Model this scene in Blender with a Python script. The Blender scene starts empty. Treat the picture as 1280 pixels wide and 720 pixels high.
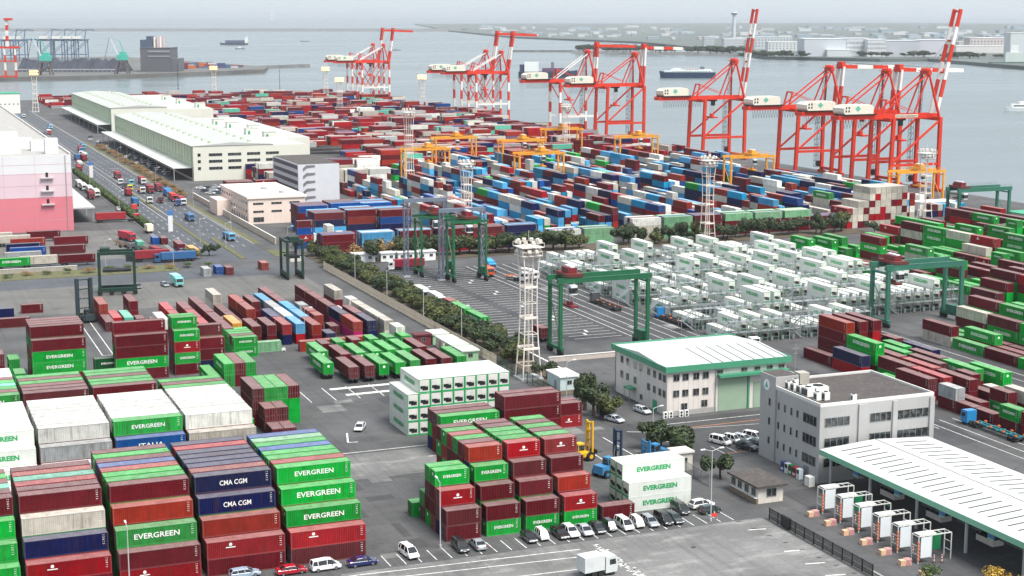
import bpy, math, random
import numpy as np
from mathutils import Vector, Matrix, Euler
SC = bpy.context.scene
R = math.radians
# ------------------------------------------------------------------ camera
# world axes follow the yard grid: +Y along the fence and the quay, +X towards the water, metres
F_PX, HORIZON, VP_X, EYE = 1969.0, 18.0, -165.0, 85.0
PITCH = math.atan((360 - HORIZON) / F_PX)
HEAD = math.atan((640 - VP_X) / math.hypot(F_PX, 360 - HORIZON))
cam_d = bpy.data.cameras.new('camera'); cam = bpy.data.objects.new('camera', cam_d)
SC.collection.objects.link(cam)
cam_d.sensor_width = 36.0; cam_d.lens = 36.0 * F_PX / 1280.0
cam_d.clip_start = 1.0; cam_d.clip_end = 60000.0
cam.location = (0, 0, EYE)
cam.rotation_euler = Euler((math.pi / 2 - PITCH, 0, -HEAD), 'XYZ')
SC.camera = cam
SC.render.resolution_x, SC.render.resolution_y = 1024, 576
# ------------------------------------------------------------------ light
SUN_EL, SUN_AZ = 60.0, 155.0            # degrees; azimuth clockwise from +Y
world = bpy.data.worlds.new('World'); SC.world = world; world.use_nodes = True
wn = world.node_tree.nodes; wl = world.node_tree.links
bg = wn['Background']
sky = wn.new('ShaderNodeTexSky'); sky.sky_type = 'NISHITA'; sky.sun_disc = False
sky.sun_elevation = R(SUN_EL); sky.sun_rotation = R(SUN_AZ)
sky.air_density = 1.0; sky.dust_density = 3.0; sky.ozone_density = 1.0; sky.altitude = 80
# an even veil of high cloud over the clear sky
veil = wn.new('ShaderNodeMixRGB'); veil.blend_type = 'MIX'; veil.inputs['Fac'].default_value = 0.66
veil.inputs['Color2'].default_value = (6.8, 7.5, 8.1, 1)
wl.new(sky.outputs['Color'], veil.inputs['Color1'])
wl.new(veil.outputs['Color'], bg.inputs['Color'])
bg.inputs['Strength'].default_value = 0.072
sun_d = bpy.data.lights.new('sun', 'SUN'); sun = bpy.data.objects.new('sun', sun_d)
SC.collection.objects.link(sun)
sun_d.energy = 2.8; sun_d.angle = R(28); sun_d.color = (1.0, 0.955, 0.89)
az = R(SUN_AZ); el = R(SUN_EL)
sdir = Vector((math.sin(az) * math.cos(el), math.cos(az) * math.cos(el), math.sin(el)))
sun.rotation_euler = sdir.to_track_quat('Z', 'Y').to_euler()
sun.location = (0, -200, 400)
vs = SC.view_settings
vs.view_transform = 'Standard'; vs.look = 'None'; vs.exposure = 1.08; vs.gamma = 1.0
vs.use_curve_mapping = False
SC.cycles.max_bounces = 5; SC.cycles.diffuse_bounces = 3; SC.cycles.glossy_bounces = 3
SC.cycles.transmission_bounces = 2; SC.cycles.transparent_max_bounces = 6; SC.cycles.volume_bounces = 0
SC.cycles.use_denoising = True
SC.cycles.caustics_reflective = False; SC.cycles.caustics_refractive = False

# ------------------------------------------------------------------ pixels to places
_f = np.array([math.sin(HEAD) * math.cos(PITCH), math.cos(HEAD) * math.cos(PITCH), -math.sin(PITCH)])
_r = np.array([math.cos(HEAD), -math.sin(HEAD), 0.0]); _u = np.cross(_r, _f)
def G(x, y, z=0.0):
    """place on the level z that the photograph shows at pixel x, y"""
    d = _f + _r * (x - 640) / F_PX + _u * (360 - y) / F_PX
    t = (z - EYE) / d[2]
    return (d[0] * t, d[1] * t, z)
def P(x, y, z):
    d = np.array([x, y, z - EYE]); w = d @ _f
    return 640 + F_PX * (d @ _r) / w, 360 - F_PX * (d @ _u) / w, w

# ------------------------------------------------------------------ materials
def lin(c):
    o = []
    for v in c[:3]:
        v = v / 255.0
        o.append(v / 12.92 if v <= 0.04045 else ((v + 0.055) / 1.055) ** 2.4)
    return (o[0], o[1], o[2], 1.0)
MATS = {}
def mat(name, rgb=None, rough=0.6, metal=0.0, var=0.18, scale=0.5, bump=0.0, bscale=8.0, objcol=False,
        streak=0.0, emit=0.0, pale_mix=0.0, spec=0.5, attr=None, clear=0.0, dirt=(96, 88, 78), dirtamt=0.0):
    if name in MATS: return MATS[name]
    m = bpy.data.materials.new(name); m.use_nodes = True; MATS[name] = m
    nt = m.node_tree; n = nt.nodes; l = nt.links; b = n['Principled BSDF']
    b.inputs['Roughness'].default_value = rough; b.inputs['Metallic'].default_value = metal
    b.inputs['Specular IOR Level'].default_value = spec
    if clear: b.inputs['Coat Weight'].default_value = clear; b.inputs['Coat Roughness'].default_value = 0.08
    if objcol:
        src = n.new('ShaderNodeObjectInfo').outputs['Color']
    elif attr:
        a = n.new('ShaderNodeAttribute'); a.attribute_name = attr; src = a.outputs['Color']
    else:
        c = n.new('ShaderNodeRGB'); c.outputs[0].default_value = lin(rgb); src = c.outputs[0]
    tc = n.new('ShaderNodeTexCoord'); geo = n.new('ShaderNodeNewGeometry')
    pos = geo.outputs['Position']
    def mix(kind, fac, c1, c2):
        x = n.new('ShaderNodeMixRGB'); x.blend_type = kind
        if isinstance(fac, float): x.inputs['Fac'].default_value = fac
        else: l.new(fac, x.inputs['Fac'])
        for s, i in ((c1, 'Color1'), (c2, 'Color2')):
            if isinstance(s, tuple): x.inputs[i].default_value = s
            else: l.new(s, x.inputs[i])
        return x.outputs['Color']
    if pale_mix: src = mix('MIX', pale_mix, src, (0.58, 0.55, 0.53, 1))
    if var:
        no = n.new('ShaderNodeTexNoise'); no.inputs['Scale'].default_value = scale
        no.inputs['Detail'].default_value = 6; no.inputs['Roughness'].default_value = 0.65
        l.new(pos, no.inputs['Vector'])
        rp = n.new('ShaderNodeMapRange'); rp.inputs['From Min'].default_value = 0.3; rp.inputs['From Max'].default_value = 0.7
        rp.inputs['To Min'].default_value = 1 - var; rp.inputs['To Max'].default_value = 1 + var * 0.6
        l.new(no.outputs['Fac'], rp.inputs['Value'])
        cb = n.new('ShaderNodeCombineColor')
        for i in range(3): l.new(rp.outputs['Result'], cb.inputs[i])
        src = mix('MULTIPLY', 1.0, src, cb.outputs['Color'])
    if dirtamt or streak:
        mp = n.new('ShaderNodeMapping'); l.new(pos, mp.inputs['Vector'])
        mp.inputs['Scale'].default_value = (1.6, 1.6, 0.12) if streak else (1, 1, 1)
        n2 = n.new('ShaderNodeTexNoise'); n2.inputs['Scale'].default_value = 1.3; n2.inputs['Detail'].default_value = 5
        l.new(mp.outputs['Vector'], n2.inputs['Vector'])
        r2 = n.new('ShaderNodeMapRange'); r2.inputs['From Min'].default_value = 0.5; r2.inputs['From Max'].default_value = 0.72
        r2.inputs['To Max'].default_value = max(dirtamt, streak)
        l.new(n2.outputs['Fac'], r2.inputs['Value'])
        src = mix('MIX', r2.outputs['Result'], src, lin(dirt))
    l.new(src, b.inputs['Base Color'])
    if bump:
        nb = n.new('ShaderNodeTexNoise'); nb.inputs['Scale'].default_value = bscale; nb.inputs['Detail'].default_value = 4
        l.new(pos, nb.inputs['Vector'])
        bp = n.new('ShaderNodeBump'); bp.inputs['Strength'].default_value = bump
        l.new(nb.outputs['Fac'], bp.inputs['Height']); l.new(bp.outputs['Normal'], b.inputs['Normal'])
    if emit:
        b.inputs['Emission Color'].default_value = lin(rgb); b.inputs['Emission Strength'].default_value = emit
    return m

# ------------------------------------------------------------------ mesh helpers
COL = SC.collection
class MB:
    """collects boxes, beams, tubes and prisms into one mesh"""
    def __init__(s): s.v = []; s.f = []; s.m = []; s.c = None
    def add(s, vs_, fs_, mi=0):
        o = len(s.v); s.v += [tuple(map(float, p)) for p in vs_]
        s.f += [tuple(i + o for i in q) for q in fs_]; s.m += [mi] * len(fs_); return s
    def box(s, x0, x1, y0, y1, z0, z1, mi=0, top=None):
        i = 0 if top is None else top
        v = [(x0, y0, z0), (x1, y0, z0), (x1, y1, z0), (x0, y1, z0),
             (x0 + i, y0 + i, z1), (x1 - i, y0 + i, z1), (x1 - i, y1 - i, z1), (x0 + i, y1 - i, z1)]
        return s.add(v, [(3, 2, 1, 0), (4, 5, 6, 7), (0, 1, 5, 4), (1, 2, 6, 5), (2, 3, 7, 6), (3, 0, 4, 7)], mi)
    def beam(s, p, q, w, h=None, mi=0, w2=None, h2=None):
        h = w if h is None else h; w2 = w if w2 is None else w2; h2 = h if h2 is None else h2
        p = Vector(p); q = Vector(q); d = (q - p).normalized()
        up = Vector((0, 0, 1)) if abs(d.z) < 0.98 else Vector((0, 1, 0))
        a = d.cross(up).normalized(); b = a.cross(d).normalized()
        v = []
        for c, ww, hh in ((p, w, h), (q, w2, h2)):
            for sa, sb in ((-1, -1), (1, -1), (1, 1), (-1, 1)): v.append(c + a * (sa * ww / 2) + b * (sb * hh / 2))
        return s.add(v, [(0, 1, 2, 3), (7, 6, 5, 4), (0, 4, 5, 1), (1, 5, 6, 2), (2, 6, 7, 3), (3, 7, 4, 0)], mi)
    def tube(s, p, q, r, n=8, r2=None, mi=0):
        r2 = r if r2 is None else r2
        p = Vector(p); q = Vector(q); d = (q - p).normalized()
        up = Vector((0, 0, 1)) if abs(d.z) < 0.98 else Vector((0, 1, 0))
        a = d.cross(up).normalized(); b = a.cross(d).normalized(); v = []
        for c, rr in ((p, r), (q, r2)):
            for k in range(n):
                t = 2 * math.pi * k / n; v.append(c + a * (rr * math.cos(t)) + b * (rr * math.sin(t)))
        f = [tuple((k, (k + 1) % n, n + (k + 1) % n, n + k)) for k in range(n)]
        f += [tuple(range(n - 1, -1, -1)), tuple(range(n, 2 * n))]
        return s.add(v, f, mi)
    def prism(s, poly, axis, a, b, mi=0):
        """extrude a 2-D polygon along axis 'x','y' or 'z' from a to b"""
        n = len(poly); v = []
        for t in (a, b):
            for (u, w) in poly:
                v.append({'x': (t, u, w), 'y': (u, t, w), 'z': (u, w, t)}[axis])
        f = [tuple((k, (k + 1) % n, n + (k + 1) % n, n + k)) for k in range(n)]
        f += [tuple(range(n - 1, -1, -1)), tuple(range(n, 2 * n))]
        return s.add(v, f, mi)
    def mesh(s, name, fix=True):
        me = bpy.data.meshes.new(name); me.from_pydata(s.v, [], s.f)
        if any(s.m): me.polygons.foreach_set('material_index', s.m)
        me.update()
        if fix:
            import bmesh
            bm = bmesh.new(); bm.from_mesh(me); bmesh.ops.recalc_face_normals(bm, faces=bm.faces); bm.to_mesh(me); bm.free()
        return me
    def build(s, name, m, parent=None, loc=None, rz=0.0, fix=True):
        me = s.mesh(name, fix)
        return put(name, me, m, parent, loc, rz)
def put(name, me, m=None, parent=None, loc=None, rz=0.0, color=None):
    o = bpy.data.objects.new(name, me); COL.objects.link(o)
    if m is not None and not me.materials:
        for x in (m if isinstance(m, (list, tuple)) else [m]): me.materials.append(x)
    if parent is not None: o.parent = parent
    if loc is not None: o.location = loc
    if rz: o.rotation_euler = (0, 0, rz)
    if color is not None: o.color = color
    return o
def tag(o, label, cat, group=None):
    o['label'] = label; o['category'] = cat
    if group: o['group'] = group
    return o
def thing(name, label, cat, loc=(0, 0, 0), rz=0.0, group=None):
    o = bpy.data.objects.new(name, None); COL.objects.link(o); o.empty_display_size = 0.5
    o.location = loc; o.rotation_euler = (0, 0, rz)
    return tag(o, label, cat, group)
def struct(o, kind='structure'):
    o['kind'] = kind; return o
def clone(o, loc, rz=None, label=None, group=None, color=None, parent=None):
    c = o.copy(); COL.objects.link(c)
    if parent is not None: c.parent = parent
    if loc is not None: c.location = loc
    if rz is not None: c.rotation_euler = (0, 0, rz)
    if label: c['label'] = label
    if group: c['group'] = group
    if color is not None and 'tint' in c: c.color = color
    for ch in list(o.children): clone(ch, None, parent=c, color=color)
    return c
def sheet(name, poly, z, m, parent=None, kind='structure'):
    me = bpy.data.meshes.new(name)
    me.from_pydata([(x, y, z) for x, y in poly], [], [tuple(range(len(poly)))]); me.update()
    if me.polygons[0].normal.z < 0: me.flip_normals()
    o = put(name, me, m, parent)
    if kind: o['kind'] = kind
    return o
ORD = ['zeroth', 'first', 'second', 'third', 'fourth', 'fifth', 'sixth', 'seventh', 'eighth', 'ninth', 'tenth', 'eleventh',
       'twelfth', 'thirteenth', 'fourteenth', 'fifteenth', 'sixteenth', 'seventeenth', 'eighteenth', 'nineteenth', 'twentieth']
TEXT = {}
def text_mesh(word, bold=0.0, extrude=0.004):
    """flat lettering, one unit high, starting at x = 0"""
    k = (word, bold)
    if k in TEXT: return TEXT[k]
    cu = bpy.data.curves.new('lettering', 'FONT'); cu.body = word; cu.size = 1.4; cu.offset = bold; cu.extrude = extrude
    cu.resolution_u = 2
    o = bpy.data.objects.new('lettering', cu); COL.objects.link(o)
    dg = bpy.context.evaluated_depsgraph_get(); dg.update()
    me = bpy.data.meshes.new_from_object(o.evaluated_get(dg)); me.name = 'lettering'
    bpy.data.objects.remove(o); bpy.data.curves.remove(cu)
    xs = [v.co.x for v in me.vertices]; mn, mx = min(xs), max(xs)
    for v in me.vertices: v.co.x -= mn
    me['w'] = mx - mn
    TEXT[k] = me; return me
rng = random.Random(7)
# ------------------------------------------------------------------ setting
def water_mat():
    m = bpy.data.materials.new('sea_water'); m.use_nodes = True
    n = m.node_tree.nodes; l = m.node_tree.links; b = n['Principled BSDF']
    b.inputs['Base Color'].default_value = (0.12, 0.15, 0.155, 1); b.inputs['Roughness'].default_value = 0.22
    b.inputs['IOR'].default_value = 1.33
    g = n.new('ShaderNodeNewGeometry'); mp = n.new('ShaderNodeMapping'); mp.inputs['Scale'].default_value = (0.010, 0.05, 1)
    mp.inputs['Rotation'].default_value = (0, 0, R(22))
    l.new(g.outputs['Position'], mp.inputs['Vector'])
    n1 = n.new('ShaderNodeTexNoise'); n1.inputs['Scale'].default_value = 1.0; n1.inputs['Detail'].default_value = 8
    n1.inputs['Roughness'].default_value = 0.65
    l.new(mp.outputs['Vector'], n1.inputs['Vector'])
    mp2 = n.new('ShaderNodeMapping'); mp2.inputs['Scale'].default_value = (0.0009, 0.0065, 1); mp2.inputs['Rotation'].default_value = (0, 0, R(20))
    l.new(g.outputs['Position'], mp2.inputs['Vector'])
    n2 = n.new('ShaderNodeTexNoise'); n2.inputs['Scale'].default_value = 1.0; n2.inputs['Detail'].default_value = 5
    l.new(mp2.outputs['Vector'], n2.inputs['Vector'])
    wc = n.new('ShaderNodeMixRGB'); wc.inputs['Color1'].default_value = (0.085, 0.11, 0.118, 1); wc.inputs['Color2'].default_value = (0.17, 0.20, 0.205, 1)
    l.new(n2.outputs['Fac'], wc.inputs['Fac']); l.new(wc.outputs['Color'], b.inputs['Base Color'])
    r = n.new('ShaderNodeMapRange'); r.inputs['From Min'].default_value = 0.35; r.inputs['From Max'].default_value = 0.7
    r.inputs['To Min'].default_value = 0.2; r.inputs['To Max'].default_value = 0.34
    l.new(n2.outputs['Fac'], r.inputs['Value']); l.new(r.outputs['Result'], b.inputs['Roughness'])
    bp = n.new('ShaderNodeBump'); bp.inputs['Strength'].default_value = 0.09; bp.inputs['Distance'].default_value = 1.0
    l.new(n1.outputs['Fac'], bp.inputs['Height']); l.new(bp.outputs['Normal'], b.inputs['Normal'])
    return m
SEA_Z = -3.5
sheet('sea', [(-30000, -3000), (42000, -3000), (42000, 45000), (-30000, 45000)], SEA_Z, water_mat())

def asphalt(name, rgb, v=0.2, dirt=(108, 107, 105), amt=0.35, sc=0.06):
    """worn asphalt: broad patches, fine grain and pale scuffs"""
    m = bpy.data.materials.new(name); m.use_nodes = True
    n = m.node_tree.nodes; l = m.node_tree.links; b = n['Principled BSDF']; b.inputs['Roughness'].default_value = 0.85
    g = n.new('ShaderNodeNewGeometry').outputs['Position']
    def noise(scale, det, stretch=(1, 1, 1)):
        mp = n.new('ShaderNodeMapping'); mp.inputs['Scale'].default_value = stretch; l.new(g, mp.inputs['Vector'])
        t = n.new('ShaderNodeTexNoise'); t.inputs['Scale'].default_value = scale; t.inputs['Detail'].default_value = det
        t.inputs['Roughness'].default_value = 0.62
        l.new(mp.outputs['Vector'], t.inputs['Vector']); return t.outputs['Fac']
    def rng_(s, a, b_, c, d):
        r = n.new('ShaderNodeMapRange'); l.new(s, r.inputs['Value'])
        for k, x in zip(('From Min', 'From Max', 'To Min', 'To Max'), (a, b_, c, d)): r.inputs[k].default_value = x
        return r.outputs['Result']
    base = n.new('ShaderNodeMixRGB'); base.inputs['Color1'].default_value = lin([c * (1 - v) for c in rgb])
    base.inputs['Color2'].default_value = lin([min(255, c * (1 + v)) for c in rgb])
    l.new(rng_(noise(sc, 7), 0.3, 0.7, 0, 1), base.inputs['Fac'])
    s2 = n.new('ShaderNodeMixRGB'); l.new(base.outputs['Color'], s2.inputs['Color1']); s2.inputs['Color2'].default_value = lin(dirt)
    l.new(rng_(noise(0.35, 6, (0.35, 1.0, 1)), 0.52, 0.75, 0, amt), s2.inputs['Fac'])
    s3 = n.new('ShaderNodeMixRGB'); s3.blend_type = 'MULTIPLY'; s3.inputs['Fac'].default_value = 1
    l.new(s2.outputs['Color'], s3.inputs['Color1'])
    gr = n.new('ShaderNodeCombineColor'); gg = rng_(noise(2.2, 3), 0.25, 0.75, 0.82, 1.15)
    for i in range(3): l.new(gg, gr.inputs[i])
    l.new(gr.outputs['Color'], s3.inputs['Color2'])
    # oil stains
    s4 = n.new('ShaderNodeMixRGB'); l.new(s3.outputs['Color'], s4.inputs['Color1']); s4.inputs['Color2'].default_value = lin((42, 42, 44))
    l.new(rng_(noise(0.16, 4), 0.62, 0.74, 0, 0.55), s4.inputs['Fac'])
    # tyre tracks along the lanes, paving joints
    s5 = n.new('ShaderNodeMixRGB'); s5.blend_type = 'MULTIPLY'; l.new(s4.outputs['Color'], s5.inputs['Color1']); s5.inputs['Color2'].default_value = (0.62, 0.62, 0.63, 1)
    l.new(rng_(noise(0.5, 3, (1.4, 0.03, 1)), 0.5, 0.66, 0, 0.5), s5.inputs['Fac'])
    br = n.new('ShaderNodeTexBrick'); br.inputs['Scale'].default_value = 1.0; br.inputs['Brick Width'].default_value = 14.0; br.inputs['Row Height'].default_value = 7.0
    br.inputs['Mortar Size'].default_value = 0.05; br.inputs['Color1'].default_value = (1, 1, 1, 1); br.inputs['Color2'].default_value = (0.9, 0.9, 0.9, 1); br.inputs['Mortar'].default_value = (0.62, 0.62, 0.62, 1)
    l.new(g, br.inputs['Vector'])
    s6 = n.new('ShaderNodeMixRGB'); s6.blend_type = 'MULTIPLY'; s6.inputs['Fac'].default_value = 0.8; l.new(s5.outputs['Color'], s6.inputs['Color1']); l.new(br.outputs['Color'], s6.inputs['Color2'])
    l.new(s6.outputs['Color'], b.inputs['Base Color'])
    bp = n.new('ShaderNodeBump'); bp.inputs['Strength'].default_value = 0.12; l.new(noise(6, 4), bp.inputs['Height'])
    l.new(bp.outputs['Normal'], b.inputs['Normal'])
    return m
M_ASPH = asphalt('yard_asphalt', (76, 76, 77))
M_DARK = asphalt('fresh_asphalt', (62, 62, 64), amt=0.22)
M_ROAD = asphalt('road_asphalt', (76, 79, 85), v=0.1, amt=0.2)
M_CONC = asphalt('worn_concrete', (106, 106, 105), v=0.18, dirt=(168, 167, 164), amt=0.62)
M_PALE = asphalt('pale_concrete', (98, 97, 94), v=0.12, dirt=(120, 116, 110), amt=0.4)
M_GRASS = mat('verge_grass', (88, 92, 58), 0.9, var=0.5, scale=0.8, dirt=(130, 112, 84), dirtamt=0.8)
M_PAINT = mat('white_line_paint', (222, 222, 218), 0.7, var=0.3, scale=1.2, dirt=(120, 118, 116), dirtamt=0.75)
M_ORANGE_L = mat('orange_line_paint', (196, 122, 70), 0.7, var=0.3, scale=1.2)
gb = MB(); gb.box(-900, 484, -150, 1660, -6, 0); struct(gb.build('ground', M_ASPH))
QEND = MB(); QEND.box(484.05, 486.2, 480, 1655, -1.6, -0.35); struct(QEND.build('quay_fender_beam', mat('quay_rubber', (52, 52, 54), 0.8)))

# worn slabs laid on the asphalt, each a few millimetres above the last
def rect(n, x0, x1, y0, y1, z, m): return sheet(n, [(x0, y0), (x1, y0), (x1, y1), (x0, y1)], z, m)
rect('apron_pavement', 62, 136.6, 150, 224.6, 0.004, M_CONC)
rect('yard_pavement', 20, 128, 462, 522, 0.004, M_PALE)
rect('storage_lot_pavement', 18, 92, 560, 640, 0.004, M_PALE)
rect('aisle_pavement', 60, 99, 272, 288.6, 0.004, M_CONC)
rect('truck_lane', 184, 204.5, 250, 500, 0.004, M_DARK)
rect('bay_pavement', 149, 184, 372, 500, 0.004, M_DARK)
rect('gate_pavement', 147, 184, 160, 236.2, 0.004, M_DARK)
rect('office_lot_pavement', 139, 184, 259, 289.5, 0.004, M_DARK)
rect('container_block_lane', 236, 254, 200, 360, 0.004, M_DARK)
rect('highway_road', 97.5, 128.6, 562, 1500, 0.006, M_ROAD)
rect('cross_road', -60, 137, 543, 562, 0.006, M_ROAD)
rect('inner_road', -60, 128, 508, 526, 0.008, M_ROAD)
rect('footpath', 97.5, 104, 205, 224, 0.008, M_CONC)
def kerb(n, x0, x1, y0, y1, h=0.14, m=None):
    b = MB(); b.box(x0, x1, y0, y1, 0.0, h); return struct(b.build(n, m or mat('kerb_stone', (150, 148, 144), 0.85)))
kerb('road_kerb', 128.7, 129.1, 580, 1480); kerb('road_kerb', 97.0, 97.4, 566, 1480)
kerb('gate_kerb', 138.6, 139.0, 190, 226)
kerb('verge_strip', 129.2, 131.6, 580, 1100, 0.12, M_GRASS); kerb('verge_strip', -60, 92, 527.5, 541, 0.12, M_GRASS)
kerb('median_strip', 111.6, 113.2, 575, 660, 0.16, M_GRASS); kerb('median_strip', 111.6, 113.0, 690, 800, 0.16, M_GRASS)
kerb('median_strip', 116.5, 118.6, 545, 602, 0.16, M_GRASS); kerb('verge_strip', 129.2, 136.0, 545, 562, 0.12, M_GRASS)
kerb('hedge_planting_bed', 139.4, 149.0, 318, 548, 0.15, mat('planting_soil', (84, 74, 60), 0.95, var=0.4))
kerb('treeline_bed', 150, 362, 519, 531, 0.2, MATS['planting_soil'])
# painted markings
def lines(name, segs, z=0.012, w=0.15, m=None):
    b = MB()
    for s in segs:
        (x0, y0), (x1, y1) = s[0], s[1]; ww = (s[2] if len(s) > 2 else w) / 2
        d = math.hypot(x1 - x0, y1 - y0); ax, ay = -(y1 - y0) / d * ww, (x1 - x0) / d * ww
        b.add([(x0 + ax, y0 + ay, z), (x0 - ax, y0 - ay, z), (x1 - ax, y1 - ay, z), (x1 + ax, y1 + ay, z)], [(0, 1, 2, 3)])
    o = b.build(name, m or M_PAINT, fix=False)
    for p in o.data.polygons:
        if p.normal.z < 0: o.data.flip_normals(); break
    return struct(o)
sg = []
for k in range(25):                                    # parking slots in front of the stacks
    x = 70.3 + k * 2.55
    if 75.5 < x < 79 or (97.5 < x < 99): pass
    sg.append(((x, 225.2), (x + 0.0, 230.3)))
lines('parking_lines', sg)
sg = [((63, 223.4), (101, 221.4), .22), ((62, 220.8), (104, 217.8), .22), ((70, 214.5), (104, 212.6), .22), ((66, 209.5), (102, 207.5), .2),
      ((80, 289.9), (112, 289.9), .25), ((96, 282), (101.5, 282), .3), ((84.2, 297.5), (86.0, 304.5), .35), ((84.2, 297.5), (86.2, 297.2), .35),
      ((120, 288), (121.2, 280), .25), ((126.6, 262), (126.6, 284), .22), ((133.5, 265), (133.5, 282), .22)]
for y in (226.0, 214.5, 208.2, 202.5): sg.append(((131.0, y - 6.3), (134.2, y - 6.9), .3))
lines('apron_lines', sg)
zb = MB(); zr = random.Random(3)                        # the frayed speckled strip across the apron
for k in range(260):
    t = zr.random(); x = 104.0 + 1.2 * t + zr.gauss(0, .35) ; y = 222.5 - 24 * t
    s = zr.uniform(.08, .3); zb.add([(x - s, y - s * .6, .013), (x + s, y - s * .6, .013), (x + s, y + s * .6, .013), (x - s, y + s * .6, .013)], [(0, 1, 2, 3)])
struct(zb.build('worn_paint_strip', M_PAINT, fix=False))
sg = []
for k in range(5): sg.append(((187.0 + k * 3.6, 262), (187.0 + k * 3.6, 500), .18))
sg.append(((184.4, 330), (184.4, 500), .2))
for k in range(34):                                     # chassis slots
    y = 374 + k * 3.7
    sg.append(((152.5, y), (165.5, y), .2)); sg.append(((168.5, y), (182.5, y), .2))
    if k % 6 in (1, 2): sg.append(((172 + (k % 3) * 2, y + .6), (172 + (k % 3) * 2, y + 2.6), .7))
sg += [((150.5, 374), (150.5, 498), .2)]
for k in range(9): sg.append(((186.5 + k * 2.1, 336), (186.5 + k * 2.1, 349), .15))
for k in range(4): sg.append(((238 + k * 4.2, 210), (238 + k * 4.2, 356), .18))
for k in range(3): sg.append(((209.4 - k * 3.4, 170), (209.4 - k * 3.4, 268), .18))
lines('lane_lines', sg)
lines('forecourt_lines', [((146, 286.2), (184, 286.2), .2), ((141.8, 278.5), (146.5, 270), .3), ((140, 284), (144, 282), .2), ((145.5, 282.5), (184, 277.4), .15)])
lines('forecourt_orange_lines', [((146, 282.0), (186, 282.6), .25), ((151, 262.0), (168, 262.0), .2)], z=0.014, m=M_ORANGE_L)
sg = []
for y in range(575, 1480, 12):
    for x in (101.4, 105.0, 108.5, 116.6, 120.4, 124.6): sg.append(((x, y), (x, y + 5), .16))
sg += [((98.2, 575), (98.2, 1480), .18), ((128.0, 600), (128.0, 1480), .18), ((110.6, 662), (110.6, 1480), .18), ((113.6, 662), (113.6, 1480), .18)]
lines('road_lines', sg)
sg = [((150.6 + k * 2.7, 262), (150.6 + k * 2.7, 267.5), .12) for k in range(8)]
lines('office_parking_lines', sg)
sg = []
for k in range(7): sg.append(((86 + k * 5.6, 332.5), (86 + k * 5.6, 345), .18))
sg += [((93, 343), (108, 343.2), 1.6), ((95, 336.5), (108, 336.8), 1.5), ((52.2, 400), (52.2, 448), .2), ((49.5, 400), (49.5, 452), .2), ((49.5, 400), (52.2, 400), .2)]
lines('yard_lines', sg)
mh = MB()                                               # drain covers and the kerb-side dark dashes
for k in range(9):
    x, y = 131.4 + k * .55, 224 - k * 4.1
    mh.box(x, x + .9, y, y + .35, 0.012, 0.02)
for x, y in ((92, 206), (103.5, 200), (118, 215), (96.5, 244.5), (88, 268)): mh.box(x, x + .8, y, y + .8, 0.012, 0.02)
struct(mh.build('drain_covers', mat('cast_iron', (58, 56, 56), 0.7)))

pr_ = random.Random(17); pm_ = [MB(), MB()]; used_ = []           # mended rectangles in the asphalt
for k in range(70):
    x, y = pr_.choice(((pr_.uniform(62, 97), pr_.uniform(264, 345)), (pr_.uniform(84, 136), pr_.uniform(322, 345)), (pr_.uniform(70, 82), pr_.uniform(226, 270)), (pr_.uniform(124, 136), pr_.uniform(232, 292)), (pr_.uniform(186, 204), pr_.uniform(270, 490)), (pr_.uniform(100, 127), pr_.uniform(575, 900))))
    w_, d_ = pr_.uniform(1.2, 6), pr_.uniform(1.0, 9)
    if any(x < a + c and a < x + w_ and y < b_ + e and b_ < y + d_ for a, b_, c, e in used_): continue
    used_.append((x, y, w_, d_)); pm_[k % 2].add([(x, y, .0095), (x + w_, y, .0095), (x + w_, y + d_, .0095), (x, y + d_, .0095)], [(0, 1, 2, 3)])
struct(pm_[0].build('patch_pavement', M_DARK, fix=False)); struct(pm_[1].build('patch_pavement', M_CONC, fix=False))
# ------------------------------------------------------------------ far shores
M_LAND = mat('far_land', (92, 99, 96), 0.95, var=0.35, scale=0.004)
M_ROCK = mat('breakwater_stone', (104, 106, 106), 0.95, var=0.35, scale=0.05)
def land(name, pts, z0, z1, m):
    b = MB(); b.prism(pts, 'z', z0, z1); return struct(b.build(name, m))
def gp(x, y): g = G(x, y); return (g[0], g[1])
shore = [gp(560, 38.5), gp(640, 46.5), gp(700, 49), gp(800, 53), gp(870, 60), gp(955, 72), gp(1100, 75), gp(1160, 74.5), gp(1235, 81), gp(1300, 86)]
land('far_shore_land', shore + [(9500, 6000), (9500, 13500), (4500, 13500)], -6, 2.5, M_LAND)
def strip(name, a, b, wid, h, m=M_ROCK):
    ax, ay = a; bx, by = b; d = math.hypot(bx - ax, by - ay); nx, ny = -(by - ay) / d * wid, (bx - ax) / d * wid
    k = 0.3
    v = [(ax, ay, -5), (bx, by, -5), (bx + nx, by + ny, -5), (ax + nx, ay + ny, -5),
         (ax + nx * k * .5, ay + ny * k * .5, h), (bx + nx * k * .5, by + ny * k * .5, h), (bx + nx * (1 - k * .5), by + ny * (1 - k * .5), h), (ax + nx * (1 - k * .5), ay + ny * (1 - k * .5), h)]
    q = MB(); q.add(v, [(3, 2, 1, 0), (4, 5, 6, 7), (0, 1, 5, 4), (1, 2, 6, 5), (2, 3, 7, 6), (3, 0, 4, 7)])
    return struct(q.build(name, m))
strip('far_breakwater', gp(-40, 38.2), gp(575, 38.6), 420, 9)
strip('islet_shore', gp(712, 64.5), gp(945, 68), 70, 2.0)
strip('jetty', gp(270, 85.5), gp(388, 81.2), 12, 1.5)
strip('jetty', gp(735, 63.2), gp(640, 63.0), 8, 1.0)
coal = [gp(-60, 99), gp(100, 97), gp(205, 93.5), gp(330, 88.5), gp(335, 85), gp(150, 72), gp(-60, 74)]
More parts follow.
